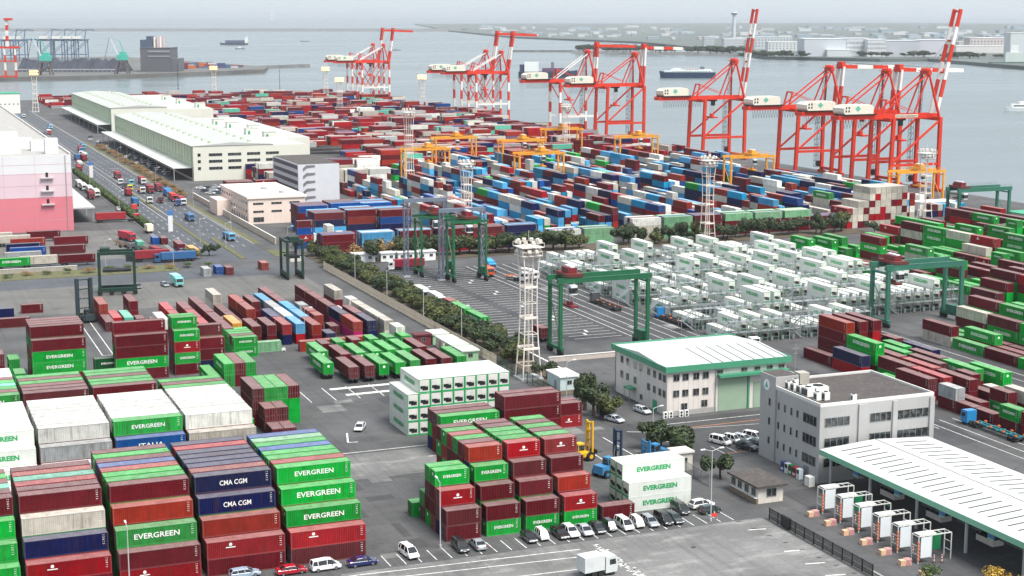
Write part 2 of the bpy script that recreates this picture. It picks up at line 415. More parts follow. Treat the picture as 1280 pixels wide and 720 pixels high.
land('coal_pier_ground', coal, -6, 2.2, mat('coal_pier_concrete', (98, 98, 96), 0.9, var=0.3, scale=0.02))
# ------------------------------------------------------------------ air
hz = MB(); hz.box(-30100, 42100, -3100, 45100, -7.5, 118)
hm = bpy.data.materials.new('haze_air'); hm.use_nodes = True
hn = hm.node_tree.nodes; hl = hm.node_tree.links
hn.remove(hn['Principled BSDF'])
pv = hn.new('ShaderNodeVolumePrincipled'); pv.inputs['Color'].default_value = (0.86, 0.91, 0.96, 1)
pv.inputs['Density'].default_value = 0.000045; pv.inputs['Anisotropy'].default_value = 0.2
hl.new(pv.outputs['Volume'], hn['Material Output'].inputs['Volume'])
ho = hz.build('haze', hm); struct(ho, 'stuff')
ho['label'] = 'thin pale sea haze filling the air over the port'
# ------------------------------------------------------------------ containers: what stands where
W = 2.44
CC = {'g': ('green', (0, 146, 48)), 'm': ('maroon', (92, 15, 26)), 'r': ('bright red', (142, 10, 22)), 'o': ('rust orange', (136, 38, 26)),
      'n': ('navy blue', (8, 18, 66)), 'b': ('blue', (8, 66, 132)), 's': ('sky blue', (74, 150, 196)), 't': ('pale teal', (84, 164, 142)),
      'w': ('white', (204, 204, 198)), 'c': ('cream', (178, 172, 160)), 'k': ('light grey', (150, 154, 155)), 'l': ('light green', (122, 174, 132)),
      'p': ('magenta', (176, 10, 104)), 'e': ('white refrigerated', (226, 230, 224)), 'd': ('dark green', (0, 74, 36)), 'y': ('yellow', (192, 136, 52)),
      'u': ('cyan blue', (14, 132, 174))}
CONT = []                                   # every container as a plain record
cr = random.Random(11)
PAL = {'a': 'gmmrgmogmmn', 'R': 'ggmmgmmgmgrmgc', 'B': 'nnbuuusswccccmmmoormngwws', 'F': 'mmmrrromrocnbcwmrokmtm', 'e': 'e'}
def stack(desc, ori, L, x, y, code, th, row, pal='a', z0=0.0, n40=None):
    z = z0
    for t, ch in enumerate(code):
        if ch == '*': ch = cr.choice(PAL[pal])
        if ch != '-':
            CONT.append(dict(desc=desc, o=ori, L=L, x=x, y=y, z=z, h=th, c=ch, t=t + 1, top=(t == len(code) - 1), row=row, jx=cr.uniform(-.05, .05)))
        z += th
def bayA(desc, x, y, rows, L=12.19, th=2.7, pitch=2.8, pal='a'):
    for k, code in enumerate(rows):
        if code: stack(desc, 'A', L, x, y + k * pitch, code, th, k + 1, pal)
def laneB(desc, x, items, th=2.7, z0=0.0, r0=None):
    for k, it in enumerate(items):
        y, code = it[0], it[1]; L = it[2] if len(it) > 2 else 12.19
        stack(desc, 'B', L, x, y, code, th, (k + 1) if r0 is None else r0, 'a', z0)
def tops(s): return ['****' + c for c in s]
# stepped stacks along the parking row
Y0 = 231.0
bayA('stepped bay next to the cream-faced bay', 3.3, Y0, ['gg', '*gg', '**gg', '****m'] + tops('mtmgm'))
bayA('stepped bay with the cream front box', 16.4, Y0, ['mr', '**n', '***c', '****m'] + tops('mrtom'))
bayA('stepped bay behind the thin lamp post', 29.7, Y0, ['rm', '**g', '***o', '****m'] + tops('ggobmgm'))
bayA('stepped bay with two navy front boxes', 42.8, Y0, ['mr', '**o', '***n', '****n'] + tops('onnnnrn'))
bayA('stepped bay behind the white minivan', 55.9, Y0, ['mr', '**g', '***g', '****g'] + tops('rggbglb'))
Y1 = 270.6
bayA('white bay with green lettering', 10.0, Y1, ['ee', 'eee', 'eeee'] + ['eeeee'] * 8, pal='e')
bayA('white bay with two grey front boxes', 22.9, Y1, ['**', '**k', '***k', '****w'] + tops('wwwwwww'))
bayA('white-roofed bay with the ITALIA box', 35.9, Y1, ['**', '**g', '***b', '****g'] + tops('wwwwwww'))
bayA('white-roofed bay beside the open aisle', 48.7, Y1, ['**', '**m', '***c', '****w'] + tops('wwwwwww') + tops('gmg'))
Y2 = 306.9
bayA('striped bay beside the white bays, outer end', 10.0, Y2, tops('gmgtgm') + tops('www'))
bayA('striped bay in line with the grey boxes', 22.9, Y2, tops('mmmgmg'))
bayA('striped bay in line with the ITALIA box', 35.9, Y2, tops('mggmgg'))
bayA('five-tier bay facing the striped bays', 30.1, 371.4, ['*ggm', '****m', '****m', '****m', '****m'])
bayA('low dark green pair by the five-tier bay', 44.1, 372.0, ['dd'], L=6.06, th=2.6)
bayA('maroon bay in front of the red lane', 48.7, 369.2, ['*gmm', '****m'])
bayA('tall short-box stack with a red middle box', 62.6, 370.6, ['mgrg', '****g', '****g'], L=6.06)
bayA('short-box stack against the tall green one', 69.0, 372.6, ['*mm', '***m'], L=6.06)
bayA('green short-box stack by the open yard', 79.7, 384.2, ['gg', 'gm', 'gg', 'gg', 'gg'], L=6.06, th=2.6)
bayA('row end by the striped gate barrier', 86.8, 388.6, ['l'], L=6.06, th=2.6)
bayA('low orange row beside the trailers', 97.0, 385.2, ['o'])
bayA('low orange row beside the trailers', 109.6, 386.4, ['o'], L=6.06, th=2.6)
for k, c in enumerate(('gg', 'mm', 'gg')): laneB('green-and-maroon door block', 71.0 + k * 2.52, [(354.0, c)], 2.75, r0=k + 1)
laneB('green-and-maroon door block', 67.6, [(354.6, 'g')], 2.9)
for k, c in enumerate(('*mm', '*gg', 'ggg', 'ggm')): laneB('door block at the aisle corner', 69.3 + k * 2.52, [(316.6, c)], r0=k + 1)
for k in range(2): laneB('low maroon steps under the door block', 70.2 + k * 2.5, [(309.8, 'mm', 6.06), (303.2, 'm', 6.06)])
laneB('lone box behind the white-roofed bays', 66.2, [(313.0, 'g')])
# short boxes behind the parked cars
YS = 232.7; d_ = 'short-box bay '
bayA(d_ + 'behind the black and silver cars', 82.2, YS, ['mm', '**r', '***g', '***g', '*g'], L=6.06, th=2.6)
bayA('small green box beside the short-box bays', 81.0, 246.9, ['g'], L=6.06, th=2.6)
bayA(d_ + 'with an orange top front', 89.2, YS, ['gm', '**m', '***g', '****o'] + tops('mgrgm'), L=6.06, th=2.6)
bayA(d_ + 'behind the white estate car', 96.2, YS, ['gm', '**m', '***m', '****r'] + tops('gggmm'), L=6.06, th=2.6)
bayA(d_ + 'with red on green', 103.2, YS, ['gr', '**o', '***m', '****r'] + tops('gmgmg'), L=6.06, th=2.6)
bayA('lone maroon box by the white reefers', 110.3, YS, ['m'], L=6.06, th=2.6)
bayA('reefer stack behind the parked cars', 116.6, 235.5, ['ee', 'eee', 'eee'], th=2.62, pitch=2.6)
bayA('green-faced bay before the reefers', 98.0, 280.2, ['**g', '**m', '**m'])
bayA('plain maroon bay before the fence', 111.3, 280.4, ['*mmm', '*mmm'])
bayA('short pair by the yellow lift truck', 127.2, 291.6, ['rm', 'rm'], L=6.06, th=2.6)
for k in range(9): laneB('reefer block with black fan grilles', 96.9 + k * 2.5, [(297.6, 'eee' if k == 0 else 'eeee')], 2.9, r0=k + 1)
laneB('pale green box behind the reefer block', 119.6, [(311, 'l')], 2.6)
# the loose lanes beside the wire fence
LN = 'loose lane '
laneB(LN + 'along the painted yard line', 54.5, [(430.2, 'm'), (443.2, 'mo')])
laneB(LN + 'with the pale teal box', 57.2, [(436, 'r')]); laneB(LN + 'with the pale teal box', 60.2, [(435, 't')])
laneB(LN + 'behind the teal box', 63.0, [(432, 'm', 6.06), (444.8, 'mm')])
laneB(LN + 'with the cream roof', 66.4, [(414, 'mw'), (428, 'm', 6.06)])
laneB(LN + 'with two bright red roofs', 70.4, [(403, 'm'), (415.6, 'rr'), (428.4, 'rr')])
laneB(LN + 'between red and maroon roofs', 75.2, [(402, 'rr'), (414.8, 'mr'), (427.6, 'mm')])
laneB(LN + 'of long maroon roofs', 79.8, [(396, 'mm'), (408.4, 'mm'), (421.4, 'mm'), (434, 'mm')])
laneB(LN + 'with a yellow roof', 83.2, [(402, 'my'), (415, 'm')])
laneB(LN + 'under the tall cream box', 87.0, [(396, 'mm'), (409, 'm'), (421.6, 'm'), (434, 'm'), (446.4, 'cc')])
laneB(LN + 'with a double orange row', 91.0, [(396, 'mm'), (420.4, 'mo'), (432.8, 'mo')])
laneB(LN + 'with the scarlet front box', 94.9, [(395.4, 'nr'), (408.0, 'nn'), (431.2, 'mm')])
laneB(LN + 'of blue and white roofs', 98.4, [(395.2, 'rs'), (407.8, 'mw'), (420.2, 'bk'), (432.8, 'bu')])
laneB(LN + 'of sky blue roofs', 102.0, [(392.2, 'mo'), (404.8, 'ms'), (417.4, 'mu'), (430.0, 'mm'), (442.6, 'mm')])
laneB(LN + 'with gaps', 106.0, [(393.0, 'n', 6.06), (405, 'mo', 6.06), (412, 'mo', 6.06), (421, 'nk', 6.06), (432, 'n')])
laneB(LN + 'with one low maroon box', 109.6, [(402, 'm', 6.06), (424.0, 'n')])
laneB(LN + 'ending in magenta', 113.1, [(392.2, 'po'), (401.8 + 3, 'pn'), (417.4, 'mm'), (430, 'mm'), (442.6, 'mm')])
laneB(LN + 'ending in navy', 117.0, [(392.2, 'nn'), (404.8, 'mm'), (417.6, 'c', 6.06)])
for k in range(5): laneB(LN + 'of cream roofs by the fence', 121.2, [(391.0 + k * 6.4, 'cc', 6.06)])
laneB(LN + 'of cream roofs by the fence', 121.4, [(381.6, 'ww', 6.06), (424.6, 'ww', 6.06), (440.4, 'mc')])
laneB(LN + 'of cream roofs by the fence', 117.6, [(425.5, 'c', 6.06)])
for x, y, c in ((97, 512, 'k'), (101.6, 514, 'b'), (104.4, 511.5, 'm'), (117.5, 517, 'o')): laneB('short boxes along the inner road', x, [(y, c, 6.06)], 2.6)
# boxes on trailers in the middle of the yard
TR = [(94.2, 352.6, 'g'), (98.6, 346.2, 'm'), (102.5, 346.4, 'm'), (106.2, 347.2, 'g'), (110.2, 347.0, 'g'), (114.2, 348.0, 'g'), (118.2, 348.0, 'm'), (122.0, 347.6, 'm'), (126, 348.2, 'g'),
      (96.6, 366.0, 'g'), (100.8, 360.6, 'm'), (104.8, 361.0, 'g'), (108.8, 361.2, 'g'), (112.8, 361.6, 'g'), (116.8, 362, 'g'), (120.8, 362.2, 'm'),
      (99.6, 374.4, 'm'), (103.6, 375.0, 'g'), (108.0, 376.0, 'm'), (112.4, 375.6, 'g'), (117.0, 376.2, 'g'), (121.2, 376.4, 'g')]
for k, (x, y, c) in enumerate(TR): stack('trailer park beside the reefer block', 'B', 12.19 if y < 372 else 6.06, x, y, c, 2.7, min(20, k + 1), z0=1.35)
# boxes on trailers in the storage lot and by the hedge
LT = [(33.5, 549.6, 'g'), (42.6, 551, 'c'), (55.0, 550.2, 'm'), (41.0, 573.6, 'b'), (54.6, 573.4, 'm'), (43.0, 596.6, 'o'), (58.4, 596.4, 'm'), (33.0, 616.0, 'c'), (50.4, 615.4, 'm'), (38.6, 606.4, 'c'), (38.4, 562.5, 'k'), (40.5, 584, 'n')]
for k, (x, y, c) in enumerate(LT): stack('storage lot before the pink cold store', 'A', 12.19, x, y, c, 2.7, k + 1, z0=1.35)
HT = [(149.2, 393.0, 'g', 12.19), (149.4, 406.4, 'g', 12.19), (149.6, 419.6, 'o', 6.06), (158.4, 372.8, 'm', 6.06)]
for k, (x, y, c, l_) in enumerate(HT): stack('trailers parked against the hedge', 'B', l_, x, y, c, 2.6, k + 1, z0=1.3)
for x, y, c, l_ in ((93.5, 592, 'b', 6.06), (96.4, 590, 'm', 6.06), (99.4, 572, 'm', 12.19), (101.6, 556.5, 'y', 12.19), (98.0, 556, 'b', 6.06), (86.5, 583.5, 't', 6.06)): laneB('boxes at the highway corner', x, [(y, c, l_)], 2.6)
for x, y, c in ((24.0, 446.0, 'm'), (21.0, 462.0, 'n'), (35.5, 466.0, 'm')): stack('outer lot beside the top lifter', 'A', 12.19 if c != 'm' or x < 30 else 6.06, x, y, c, 2.6, 1, z0=.0)
for y, c in ((378.0, 'gg'), (362.0, 'mg')): laneB('short boxes at the outer aisle', 25.4, [(y, c, 6.06)], 2.7)
for y, c in ((372.0, 'gmm'), (378.6, 'mm')): laneB('short boxes at the outer aisle', 21.6, [(y, c, 6.06)], 2.7)
# the block behind the office
K = 'block behind the flat-roofed office, '
laneB(K + 'outermost lane', 212.6, [(319.6, 'm'), (306.6, 'rn'), (294.0, 'g', 6.06), (281.0, 'mm'), (271.4, 'mk', 6.06), (265.2, 'm', 6.06), (259.0, 'm', 6.06), (251.0, 'gg', 6.06), (238, 'mm')])
CONT[-4]['c'] = 'm'
laneB(K + 'second lane', 216.6, [(319.4, 'mmmo'), (306.8, '*gg'), (293.6, 'gm'), (281, 'mr'), (268, 'm'), (238, 'c')])
laneB(K + 'third lane', 220.5, [(319.4, '***m'), (303.0, '*m'), (290.0, 'mr'), (277, 'mm'), (264, 'gm', 6.06)])
laneB(K + 'fourth lane', 224.4, [(319.4, '***m'), (306.4, 'gg'), (293.0, '*m'), (281.0, 'mm', 6.06), (272, 'm'), (258, 'mc')])
laneB(K + 'fifth lane', 228.3, [(321, '*m', 6.06), (312, 'gg'), (298, 'mm'), (285, 'mg'), (270, 'c'), (256, 'mm')])
laneB(K + 'sixth lane', 232.2, [(321, '*m', 6.06), (306, 'mn'), (293, 'm'), (280, 'gg')])
yr = random.Random(23)
def yard(desc, xs, y0, y1, pal, mx, fill=0.85, L=12.19, step=12.75, short=0.15):
    base = desc
    for li, x in enumerate(xs):
        desc = base if len(xs) > 12 else base + ', %s lane' % ORD[li + 1]
        y = y0; k = 0; last = yr.randint(1, mx)
        while y + L <= y1:
            k += 1
            if yr.random() < fill:
                last = max(1, min(mx, last + yr.choice((-1, -1, 0, 0, 1, 1))))
                if yr.random() < short:
                    stack(desc, 'B', 6.06, x, y, '*' * last, 2.7, k, pal); stack(desc, 'B', 6.06, x, y + 6.3, '*' * max(1, last - 1), 2.7, k, pal)
                else: stack(desc, 'B', L, x, y, '*' * last, 2.7, k, pal)
            y += step
cr.seed(5)
yard('block under the second green gantry', [254.6 + k * 3.6 for k in range(6)], 226, 352, 'R', 4, .9)
yard('block next to the reefer racks', [298.0 + k * 3.3 for k in range(7)], 300, 456, 'R', 4, .95)
stack('bright green group at the rack end', 'B', 12.19, 297.6, 463.0, 'ggg', 2.7, 1); [stack('bright green group at the rack end', 'B', 12.19 if k % 2 else 6.06, 301 + k * 3.3, 463.0 - (k % 3) * 4, 'ggg'[:2 + k % 2], 2.7, k + 2) for k in range(5)]
yard('block two lanes past the reefer racks', [326.0 + k * 3.3 for k in range(7)], 345, 474, 'R', 5, .95)
yard('block three lanes past the reefer racks', [354.0 + k * 3.3 for k in range(7)], 380, 488, 'R', 5, .94)
yard('block under the waterside green gantry', [385.0 + k * 3.4 for k in range(10)], 415, 512, 'R', 4, .92)
# front row behind the trees
FR = [(143.6, 'mmm'), (158.0, 'nss'), (172.4, 'lmm'), (186.6, '*mm'), (200.4, 'mrm'), (213.8, 'nnn'), (231.4, 'cw'), (245.0, 'll'), (265, 'ccw'), (278.6, 'lll'),
      (292.0, 'mmm'), (305.4, 'mml'), (318.8, 'mml'), (332.2, 'mml'), (345.6, 'mm')]
for k, (x, c) in enumerate(FR): stack('row behind the dark trees', 'A', 12.19, x, 535.0, c, 2.75, k + 1)
for k, (x, c) in enumerate(FR):
    if c: stack('row behind the dark trees', 'A', 12.19, x + .4, 538.0, c[:-1] + cr.choice('mnbcs'), 2.75, k + 1); stack('row behind the dark trees', 'A', 12.19, x + .4, 540.9, c, 2.75, k + 1)
for k in range(7): stack('six-tier wall of cream and red doors', 'B', 12.19, 370.6 + k * 2.6, 533.0, ''.join(cr.choice('ccmcr') for _ in range(5)) + 'c', 2.7, k + 1)
for k in range(4): stack('six-tier wall of cream and red doors', 'B', 12.19, 360.0 + k * 2.6, 533.0, ''.join(cr.choice('ccmcr') for _ in range(3 + k // 2)), 2.7, k + 1)
cr.seed(9)
xs = [x0 + k * 2.9 for x0 in (206.0, 232.0, 258.0, 284.0, 310.0, 336.0, 362.0, 388.0, 414.0) for k in range(6)]
DN = len(CONT)
yard('back yard', [x for x in xs], 550, 640, 'B', 4, .95)
yard('back yard', [x for x in xs if x > 200], 652, 742, 'B', 4, .95)
yard('back yard', [x for x in xs if x > 250], 752, 826, 'B', 4, .95)
for (x, y, c) in ((152, 577, 'm'), (166, 581, 's'), (178, 577, 'n')):
    bayA('back yard', x, y, [''.join(cr.choice('mnsbo') for _ in range(3)) + cr.choice('snm') for _ in range(5)])
    bayA('back yard', x, y + 24, [''.join(cr.choice('mnsbm') for _ in range(4)) for _ in range(5)])
def fieldA(x0, x1, y0, y1, mx, fill, pal):
    y = y0
    while y < y1:
        x = x0
        while x < x1:
            n = min(6, int((y1 - y) / 2.75)); base = yr.randint(max(1, mx - 2), mx)
            if yr.random() < .95:
                for k in range(n):
                    if yr.random() < fill: stack('far field', 'A', 12.19, x, y + k * 2.75, '*' * max(1, min(mx, base + yr.choice((-1, 0, 0, 0)))), 2.7, k + 1, pal)
            x += 12.9
        y += 6 * 2.75 + 9.5
fieldA(176, 236, 845, 930, 4, .9, 'F')
fieldA(246, 452, 836, 1490, 4, .93, 'F'); fieldA(150, 452, 1500, 1640, 3, .8, 'F')
for k in range(5): bayA('back yard', 178 + k * 12.9, 762, [''.join(cr.choice('cwcm') for _ in range(3)) for _ in range(4)]); bayA('back yard', 178 + k * 12.9, 784, [''.join(cr.choice('cwmcnm') for _ in range(cr.choice((2, 3, 4)))) for _ in range(6)]); bayA('back yard', 178 + k * 12.9, 812, [''.join(cr.choice('mmmnr') for _ in range(3)) for _ in range(5)])
bayA('back yard', 150, 726, ['mmm', 'mrm', 'nmm', 'mmm', 'mm'], pitch=2.9); bayA('back yard', 164, 726, ['mm', 'nmr', 'mmm', 'mm'], pitch=2.9)
for x, y, c in ((141.0, 560.5, 'brbm'), (146, 562, 'ww'), (153, 563, 'www'), (157, 561, 'ww')): stack('short boxes behind the beige office', 'A' if c == 'brbm' else 'B', 6.06, x, y, c, 2.6, 1)
# reefers plugged in at the racks
RK = []
rr = random.Random(31)
for ri in range(7):
    y = 352.0 + ri * 19.6
    for gx in (204.5, 226.5, 248.5, 270.5):
        if ri == 0 and gx > 240: continue
        RK.append((gx, y))
        for k in range(6):
            n = rr.choice((0, 1, 1, 2, 2, 2, 3, 3)) if ri else rr.choice((1, 2, 2))
            if n: stack('%s rack of rack row %s at the reefer racks' % (ORD[1 + int((gx - 204) // 22)], ['one', 'two', 'three', 'four', 'five', 'six', 'seven'][ri]), 'B', 12.19, gx + k * 3.3, y + 3.2, 'e' * n, 2.9, k + 1, 'e')
# ------------------------------------------------------------------ containers: which ones show, and how large
def extents(c):
    if c['o'] == 'A': return c['x'], c['x'] + c['L'], c['y'], c['y'] + W
    return c['x'], c['x'] + W, c['y'], c['y'] + c['L']
ZB_W, ZB_H = 960, 540
zbuf = np.full((ZB_H, ZB_W), 1e9, np.float32); zid = np.full((ZB_H, ZB_W), -1, np.int32)
def raster(quad, idx):
    p = []
    for q in quad:
        x, y, w = P(*q)
        if w < 5: return
        p.append((x * ZB_W / 1280.0, y * ZB_H / 720.0, 1.0 / w))
    xs = [a[0] for a in p]; ys = [a[1] for a in p]
    x0, x1 = max(0, int(math.floor(min(xs)))), min(ZB_W - 1, int(math.ceil(max(xs))))
    y0, y1 = max(0, int(math.floor(min(ys)))), min(ZB_H - 1, int(math.ceil(max(ys))))
    if x1 < x0 or y1 < y0: return
    gx, gy = np.meshgrid(np.arange(x0, x1 + 1) + .5, np.arange(y0, y1 + 1) + .5)
    pos = np.ones(gx.shape, bool); neg = np.ones(gx.shape, bool)
    for k in range(4):
        ax, ay, _ = p[k]; bx, by, _ = p[(k + 1) % 4]
        e = (bx - ax) * (gy - ay) - (by - ay) * (gx - ax); pos &= e >= 0; neg &= e <= 0
    ins = pos | neg
    if not ins.any(): return
    (ax, ay, aw), (bx, by, bw), (cx, cy, cw) = p[0], p[1], p[2]
    det = (bx - ax) * (cy - ay) - (cx - ax) * (by - ay)
    if abs(det) < 1e-9: return
    u = ((gx - ax) * (cy - ay) - (cx - ax) * (gy - ay)) / det; v = ((bx - ax) * (gy - ay) - (gx - ax) * (by - ay)) / det
    w = 1.0 / np.maximum(1e-7, aw + u * (bw - aw) + v * (cw - aw))
    zb = zbuf[y0:y1 + 1, x0:x1 + 1]; zi = zid[y0:y1 + 1, x0:x1 + 1]
    ok = ins & (w < zb); zb[ok] = w[ok]; zi[ok] = idx
for i, c in enumerate(CONT):
    a, b, y0, y1 = extents(c); z0, z1 = c['z'], c['z'] + c['h']
    raster([(a, y0, z0), (b, y0, z0), (b, y0, z1), (a, y0, z1)], i)
    raster([(a, y0, z0), (a, y1, z0), (a, y1, z1), (a, y0, z1)], i)
    if c['top'] or c['z'] < 14: raster([(a, y0, z1), (b, y0, z1), (b, y1, z1), (a, y1, z1)], i)
for q in ([(151.3, 291.3, 0), (183.6, 291.3, 0), (183.6, 291.3, 11), (151.3, 291.3, 11)], [(156.5, 238, 0), (182, 238, 0), (182, 238, 15), (156.5, 238, 15)],
          [(151.3, 291.3, 11), (183.6, 291.3, 11), (183.6, 319, 11), (151.3, 319, 11)], [(156.5, 238, 15), (182, 238, 15), (182, 266, 15), (156.5, 266, 15)],
          [(156.5, 238, 0), (156.5, 266, 0), (156.5, 266, 15), (156.5, 238, 15)], [(155, 815, 0), (240, 815, 0), (240, 815, 18), (155, 815, 18)]):
    raster(q, -2)
seen = np.bincount(zid[zid >= 0].ravel(), minlength=len(CONT))
for i, c in enumerate(CONT):
    c['px'] = int(seen[i]); c['kind'] = 'reefer' if c['c'] == 'e' else ('short' if c['L'] < 7 else 'long')
LIMIT = {'long': 300, 'short': 150, 'reefer': 200}
MINPX = {'long': 18, 'short': 14, 'reefer': 14}
order = sorted(range(len(CONT)), key=lambda i: -CONT[i]['px'])
pick = {k: [] for k in LIMIT}
for i in order:
    c = CONT[i]; k = c['kind']
    if c['px'] >= MINPX[k] and len(pick[k]) < LIMIT[k]: pick[k].append(i); c['own'] = True
print('containers', len(CONT), 'visible', int((seen > 0).sum()), {k: len(v) for k, v in pick.items()}, [CONT[pick[k][-1]]['px'] for k in pick])

# ------------------------------------------------------------------ container meshes
M_BOX = mat('container_paint', objcol=True, rough=0.55, var=0.26, scale=0.5, streak=0.42, dirt=(66, 42, 30), spec=0.12, bump=.12, bscale=.9)
M_ROOF = mat('container_roof_paint', objcol=True, rough=0.6, var=0.3, scale=0.7, pale_mix=0.22, spec=0.3, dirt=(104, 66, 46), dirtamt=0.42, bump=.1, bscale=1.2)  # paler than the walls: chalked paint plus overhead sky light put into the colour
M_FRAME = mat('container_frame_paint', objcol=True, rough=0.55, var=0.2, scale=0.8, pale_mix=0.04)
M_WMARK = mat('white_marking', (232, 232, 228), 0.6, var=0.1)
M_GMARK = mat('green_marking', (20, 150, 84), 0.6, var=0.1)
M_ROD = mat('galvanised_rod', (150, 150, 148), 0.5, 0.4, var=0.1)
M_BLACK = mat('black_grille', (16, 18, 20), 0.6, var=0.1)
def wall(b, L, H, side, n, d=0.036, z0=0.16, z1=None):
    """corrugated long wall; side -1 lies at y=0, +1 at y=W"""
    z1 = H - 0.09 if z1 is None else z1
    x0, x1 = 0.16, L - 0.16; p = (x1 - x0) / n; pts = []
    yo, yi = (0.015, 0.015 + d) if side < 0 else (W - 0.015, W - 0.015 - d)
    for k in range(n):
        s = x0 + k * p; pts += [(s, yo), (s + p * .28, yo), (s + p * .5, yi), (s + p * .78, yi)]
    pts.append((x1, yo)); v = [(x, y, z0) for x, y in pts] + [(x, y, z1) for x, y in pts]; m = len(pts)
    b.add(v, [(k, k + 1, m + k + 1, m + k) for k in range(m - 1)])
def frame(b, L, H):
    for x in (0, L - .17):
        for y in (0, W - .17): b.box(x, x + .17, y, y + .17, 0, H)
    for y in (0, W - .06):
        b.box(.17, L - .17, y, y + .06, 0.0, .16); b.box(.17, L - .17, y, y + .06, H - .09, H - .004)
    for x in (0, L - .08):
        b.box(x, x + .08, .17, W - .17, 0, .16); b.box(x, x + .08, .17, W - .17, H - .12, H - .004)
    b.box(.17, L - .17, .06, W - .06, .05, .13)
def roofmesh(L, H, n):
    b = MB(); x0, x1 = .08, L - .08; p = (x1 - x0) / n; pts = []
    for k in range(n):
        s = x0 + k * p; pts += [(s, H - .03), (s + p * .55, H - .03), (s + p * .7, H - .055), (s + p * .85, H - .055)]
    pts.append((x1, H - .03)); m = len(pts)
    b.add([(x, .05, z) for x, z in pts] + [(x, W - .05, z) for x, z in pts], [(k, k + 1, m + k + 1, m + k) for k in range(m - 1)])
    for x in (0, L - .17):                       # corner castings stand proud of the roof
        for y in (0, W - .17): b.box(x, x + .17, y, y + .17, H - .1, H + .005)
    return b.mesh('roof', fix=False)
def up(me):
    for p in me.polygons:
        if p.normal.z < -0.5: p.flip()
    return me
MESH = {}
for key, L, H, n in (('long', 12.19, 2.7, 40), ('short', 6.06, 2.6, 20)):
    b = MB(); wall(b, L, H, -1, n); wall(b, L, H, 1, n)
    for k in range(8):                            # closed end wall, ribbed
        y = .17 + k * .2625; b.box(L - .07, L - .02 - (.03 if k % 2 else 0), y, y + .2625, .16, H - .12)
    MESH[key, 'wall'] = b.mesh('body')
    b = MB(); frame(b, L, H); MESH[key, 'frame'] = b.mesh('frame')
    MESH[key, 'roof'] = up(roofmesh(L, H, n // 2))
    b = MB(); b.box(.03, .07, 0, 1.03, .17, H - .13)
    for z in (.5, .95, 1.4, 1.85, 2.2): b.box(.015, .03, .06, .97, z, z + .12)
    MESH[key, 'door'] = b.mesh('door')
    b = MB()
    for y in (.28, .74):
        b.tube((-.005, y, .12), (-.005, y, H - .06), .022, 6); b.box(-.03, .0, y - .02, y + .3, 1.05, 1.1)
    MESH[key, 'rod'] = b.mesh('lock_rod')
    b = MB()
    for k in range(6): b.box(.02, .05, .17 + k * .35, .17 + k * .35 + (.35 if k % 2 else .3), .16, H - .12)
    MESH[key, 'end'] = b.mesh('end_wall')
H = 2.9; L = 12.19
b = MB(); b.box(.17, L - .1, .02, W - .02, .16, H - .03)
for k in range(1, 10): b.box(.17 + k * 1.2, .2 + k * 1.2, .008, W - .008, .16, H - .1)
MESH['reefer', 'wall'] = b.mesh('body'); b = MB(); frame(b, L, H); MESH['reefer', 'frame'] = b.mesh('frame')
b = MB(); b.box(.1, L - .1, .06, W - .06, H - .028, H - .006)
for k in range(1, 8): b.box(.1 + k * 1.5, .16 + k * 1.5, .06, W - .06, H - .006, H + .012)
MESH['reefer', 'roof'] = b.mesh('roof')
b = MB(); b.box(.03, .17, .17, W - .17, .16, H - .12); b.box(-.01, .03, .3, W - .3, 1.55, H - .3); MESH['reefer', 'end'] = b.mesh('cooling_unit')
b = MB(); b.box(-.03, .02, .42, 1.65, .62, 1.34); b.box(-.02, .02, 1.05, 2.1, .92, 1.5); b.tube((-.035, 1.0, 1.06), (-.01, 1.0, 1.06), .34, 12); MESH['reefer', 'grille'] = b.mesh('fan_grille')
b = MB()
for y in (.0, W - .17): b.box(-.012, .0, y, y + .17, 0, H)
b.box(-.012, .0, .17, W - .17, 0, .3); b.box(-.012, .0, .17, W - .17, H - .1, H); MESH['reefer', 'trim'] = b.mesh('end_frame')
for k, v in MESH.items():
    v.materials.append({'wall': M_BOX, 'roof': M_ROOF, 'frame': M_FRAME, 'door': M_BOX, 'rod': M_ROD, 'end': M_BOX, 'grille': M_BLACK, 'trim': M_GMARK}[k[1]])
MESH['reefer', 'wall'].materials[0] = mat('reefer_skin', (208, 212, 206), 0.42, var=0.08, scale=0.4, streak=0.12, dirt=(150, 146, 136))
MESH['reefer', 'roof'].materials[0] = mat('reefer_roof_skin', (206, 208, 201), 0.5, var=0.12, scale=0.4, dirt=(170, 164, 150), dirtamt=0.35)
MESH['reefer', 'frame'].materials[0] = mat('reefer_frame_paint', (206, 214, 204), 0.5, var=0.12)
MESH['reefer', 'end'].materials[0] = mat('reefer_unit_paint', (210, 208, 204), 0.5, var=0.15)
MK = MB()                                          # rows of small code digits, too small to read
for k in range(5): MK.box(0, .05 + .1 * ((k * 7) % 3) / 2, -.004, 0, -.34 * k, -.34 * k + .12); MK.box(.2, .28, -.004, 0, -.34 * k, -.34 * k + .12)
MK = MK.mesh('code_marking'); MK.materials.append(M_WMARK)
LOGO = MB(); LOGO.tube((0, -.003, .32), (0, .0, .32), .26, 14); LOGO.box(-.75, .75, -.003, 0, -.22, -.06); LOGO = LOGO.mesh('emblem'); LOGO.materials.append(M_WMARK)
DOT = MB(); DOT.tube((-.003, 0, 0), (0, 0, 0), .3, 12); DOT = DOT.mesh('emblem'); DOT.materials.append(M_WMARK)
